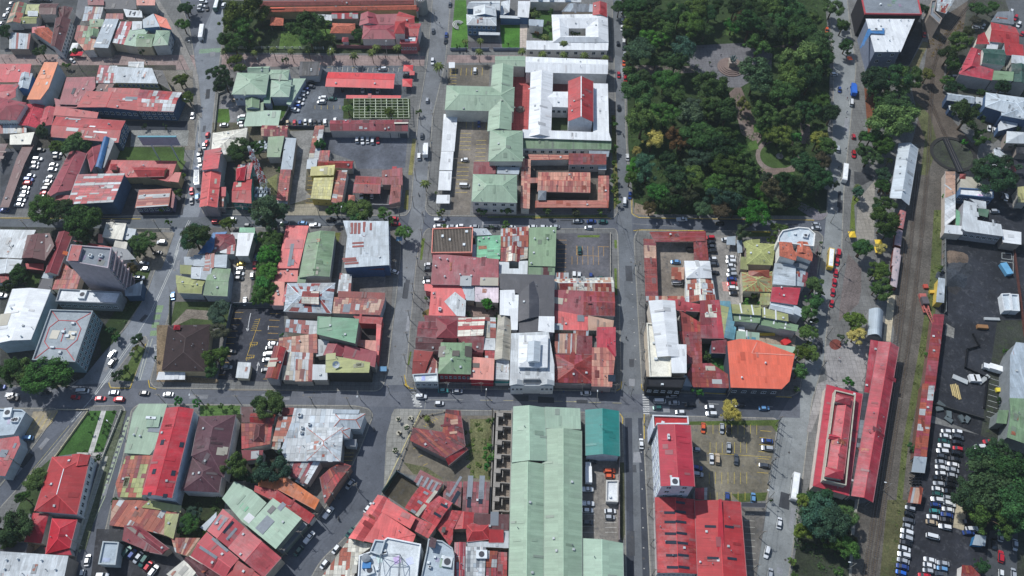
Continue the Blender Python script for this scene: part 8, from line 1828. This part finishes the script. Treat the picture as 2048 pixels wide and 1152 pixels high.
# lamps and poles
for i, (t, x, y, a, lm, l) in enumerate((('C',1140,790,2.4,1,"street lamp at the triangular island"),('C',570,1005,-.6,1,"street lamp near the large trees on the avenue"),('H',585,85,-1.5,1,"street lamp in front of the tall crimson block"),('H',1055,100,-1.5,1,"street lamp beside the dark avenue tree"),('I',245,95,-1.5,1,"street lamp by the whitish complex corner"),('I',998,120,1.5,1,"street lamp north of the derelict lot"),('P',183,130,1.5,1,"street lamp by the teal shed"),
  ('P',345,40,-.8,0,"utility pole at the crossing by the avenue"),('L',1385,1085,2.3,0,"utility pole leaning over the crossing"),('G',1320,1075,2.3,0,"utility pole at the lower west crossing"),('P',1222,690,2.9,1,"street lamp by the dark thin shelter"),('P',975,75,.2,1,"street lamp in the shaded avenue"),('T',690,640,3.0,1,"street lamp beside the tracks"),('T',480,1110,3.0,1,"street lamp at the bottom lawn"),('F',1390,860,1.5,1,"street lamp by the avenue's round trees"),
  ('K',30,860,.8,0,"utility pole at the west crossing"),('N',10,860,2.3,0,"utility pole at the park's crossing"),('R',500,740,2.6,1,"street lamp at the park's south-east corner"),('E',160,440,.5,1,"street lamp on the curved street"),('A',1500,860,3,1,"street lamp by the blue walled school"),('D',690,330,2.5,1,"street lamp over the white lined lane"),('D',470,980,2.5,1,"street lamp near the crimson hipped roof"),('D',120,520,.6,0,"utility pole on the lower diagonal street"),('B',1440,240,2.8,1,"street lamp beside the billboard plot"),('I',230,640,.6,0,"utility pole on the diagonal street"),
  ('P',500,230,0,0,"utility pole beside the tall crimson block"),('L',80,520,3.1,0,"utility pole on the west pavement"),('G',1360,330,0,0,"utility pole beside the slanted white car"),('J',215,640,3.1,0,"utility pole by the small yellow lined car park"),('J',120,180,0,0,"utility pole on the street by the turret"),('O',110,350,3.1,0,"utility pole west of the U shaped sheds"),('S',255,560,2.9,1,"street lamp by the taxi queue"),('E',1740,455,1.5,1,"street lamp on the pink path"),('E',1300,520,1.5,1,"street lamp by the yellow lined bays"))): pole(t, x, y, a, l, lamp=bool(lm), group="street lamps" if lm else "utility poles")
# poles and wires along the pavements
PB = {}
def pole_row(s, n, where):
    P = pts('X', s); root0 = None; prev = None
    for i in range(n):
        t = i/(n-1)*(len(P)-1); k = min(len(P)-2, int(t)); u = t-k; x, y = P[k][0]+(P[k+1][0]-P[k][0])*u, P[k][1]+(P[k+1][1]-P[k][1])*u; p = gp(x, y, .12)
        if 'm' not in PB:
            mb = MB(); mb.cyl((0,0,0),(0,0,9),.17,.11,8); PB['m'] = mb.obj("post", 'steel', colour((138,134,126))); mb = MB(); mb.box((0,0,8.3),2.2,.12,.12); mb.box((0,0,7.4),1.5,.1,.1); PB['a'] = mb.obj("crossarm", 'steel', colour((110,102,92))); mb = MB(); mb.cyl((.35,0,6.1),(.35,0,7.0),.26,.26,10); PB['t'] = mb.obj("transformer", 'paint', colour('mg')); src = list(PB.values())
            for o in src: COL.objects.unlink(o)
        root = empty("utility_pole", p); root.rotation_euler = (0, 0, random.uniform(-.1, .1)); tag(root, f"concrete utility pole {where}", 'pole', "utility poles along the pavements", (x, y))
        for key in ('m', 'a') + (('t',) if i % 3 == 1 else ()): o = PB[key].copy(); COL.objects.link(o); o.parent = root
        if prev is not None:
            A_, B_ = prev, p; w = empty("overhead_wire", (A_.x, A_.y, 8.1)); tag(w, f"thin overhead wires strung {where}", 'wire', "overhead wires", (x, y))
            for o_ in (-.9, .9):
                mb = MB(); pr = None
                for q in range(9):
                    tt = q/8; v = (B_-A_)*tt + Vector((o_, 0, .3-3.2*tt*(1-tt)))
                    if pr: mb.cyl(pr, v, .03, .03, 4, False)
                    pr = v
                mb.obj("strand", 'steel', colour('dg'), w)
        prev = p
pole_row("842,250 828,415", 4, "along the west pavement beside the red corner roof"); pole_row("845,480 820,640 808,770", 7, "along the pavement west of the ribbed roof"); pole_row("1272,480 1280,640 1286,770", 6, "west of the U shaped sheds and tall white roof"); pole_row("1288,850 1296,1000 1304,1150", 6, "on the pavement west of the big red halls")
pole_row("830,782 1030,784 1230,786", 7, "by the white classical facade"); pole_row("330,806 520,809 700,812", 6, "on the avenue north of the tall crimson block"); pole_row("460,138 640,134 840,130", 7, "along the pink garden path"); pole_row("20,140 200,142 370,144", 6, "along the pink path at top left"); pole_row("1552,850 1530,1010 1505,1140", 5, "beside the lower boulevard"); pole_row("700,958 640,1040 575,1110", 5, "along the bottom diagonal street")
pole_row("420,435 600,434 800,436", 6, "on the avenue below the narrow car park"); pole_row("1690,480 1665,610 1640,740", 5, "along the boulevard by the paved square"); pole_row("868,250 856,410", 4, "beside the white carports"); pole_row("60,462 200,462 320,462", 4, "on the side street below the patchwork roof")
for s, n, w in (("470,122 830,120", 9, "walking on the pink garden path"), ("30,122 380,124", 8, "walking on the pink path at top left"), ("1680,700 1660,850", 6, "walking across the paved square"), ("1430,110 1500,150", 5, "standing in the monument plaza"), ("1695,140 1690,330", 5, "walking on the boulevard's east pavement"), ("830,779 1220,784", 6, "walking by the white classical facade")):
    if not PM: break
    A_, B_ = pts('X', s)
    for k in range(n):
        t = (k+random.random())/n; x, y = A_[0]+(B_[0]-A_[0])*t, A_[1]+(B_[1]-A_[1])*t+random.uniform(-4, 4); p = gp(x, y); p.z = .15; cc = random.choice([((40,44,60), "dark clothes"), ((196,200,206), "a white shirt"), ((130,40,50), "a red shirt"), ((60,80,130), "a blue shirt")]); o = mesh_obj("person", None, None, None, colour(cc[0]), None, loc=p, mesh=PM); o.rotation_euler = (0,0,random.uniform(0,6)); tag(o, f"person in {cc[1]} {w}", 'person', None, (x, y))
# overhead wires between poles at the crossings
def wire(t1, a, t2, b, lab):
    A_, B_ = gp(*ab(t1, *a)), gp(*ab(t2, *b)); A_.z = B_.z = 8; root = empty("overhead_wire", A_); tag(root, lab, 'wire', "overhead wires", ((ab(t1,*a)[0]+ab(t2,*b)[0])/2, (ab(t1,*a)[1]+ab(t2,*b)[1])/2))
    for o in (-.5, .5):
        mb = MB(); pr = None
        for i in range(13):
            t = i/12; q = (B_-A_)*t + Vector((0, o, -1.2*4*t*(1-t)))
            if pr: mb.cyl(pr, q, .035, .035, 4, False)
            pr = q
        mb.obj("strand", 'steel', colour('dg'), root)
wire('P', (345,40), 'P', (500,230), "thin wires across the crossing by the tall crimson block"); wire('L', (80,520), 'K', (30,860), "thin wires along the west pavement"); wire('K', (30,860), 'N', (10,860), "thin wires along the avenue south of the old school"); wire('N', (10,860), 'O', (110,350), "thin wires west of the U shaped sheds"); wire('J', (215,640), 'J', (120,180), "thin wires across the street west of the school")

# ================================================================ LABELS THAT SINGLE OUT
ORD = ['', 'second', 'third', 'fourth', 'fifth', 'sixth', 'seventh', 'eighth', 'ninth', 'tenth', 'eleventh', 'twelfth']
def settle_labels():
    by = {}
    for o, at in THINGS:
        if at is not None: by.setdefault(o["label"], []).append((o, at))
    for lab, L in by.items():
        n = len(L)
        if n < 2: continue
        xs = [a[0] for _, a in L]; ys = [a[1] for _, a in L]; horiz = (max(xs)-min(xs)) > (max(ys)-min(ys))
        L.sort(key=lambda t: t[1][0] if horiz else t[1][1]); first, last = ('left', 'right') if horiz else ('top', 'bottom')
        for i, (o, _) in enumerate(L):
            j = n-1-i
            if i == 0: s = f"{first}most one" if horiz else "topmost one"
            elif j == 0: s = f"{last}most one" if horiz else "bottom one"
            elif i <= j: s = f"{ORD[i]} from {first}" if i < 12 else None
            else: s = f"{ORD[j]} from {last}" if j < 12 else None
            if s: 
                w = lab.split(); room = 16-len(s.split()); o["label"] = ' '.join(w[:room]).rstrip(',') + ', ' + s
            if "group" not in o: o["group"] = "alike: " + ' '.join(lab.split()[:6])
settle_labels()
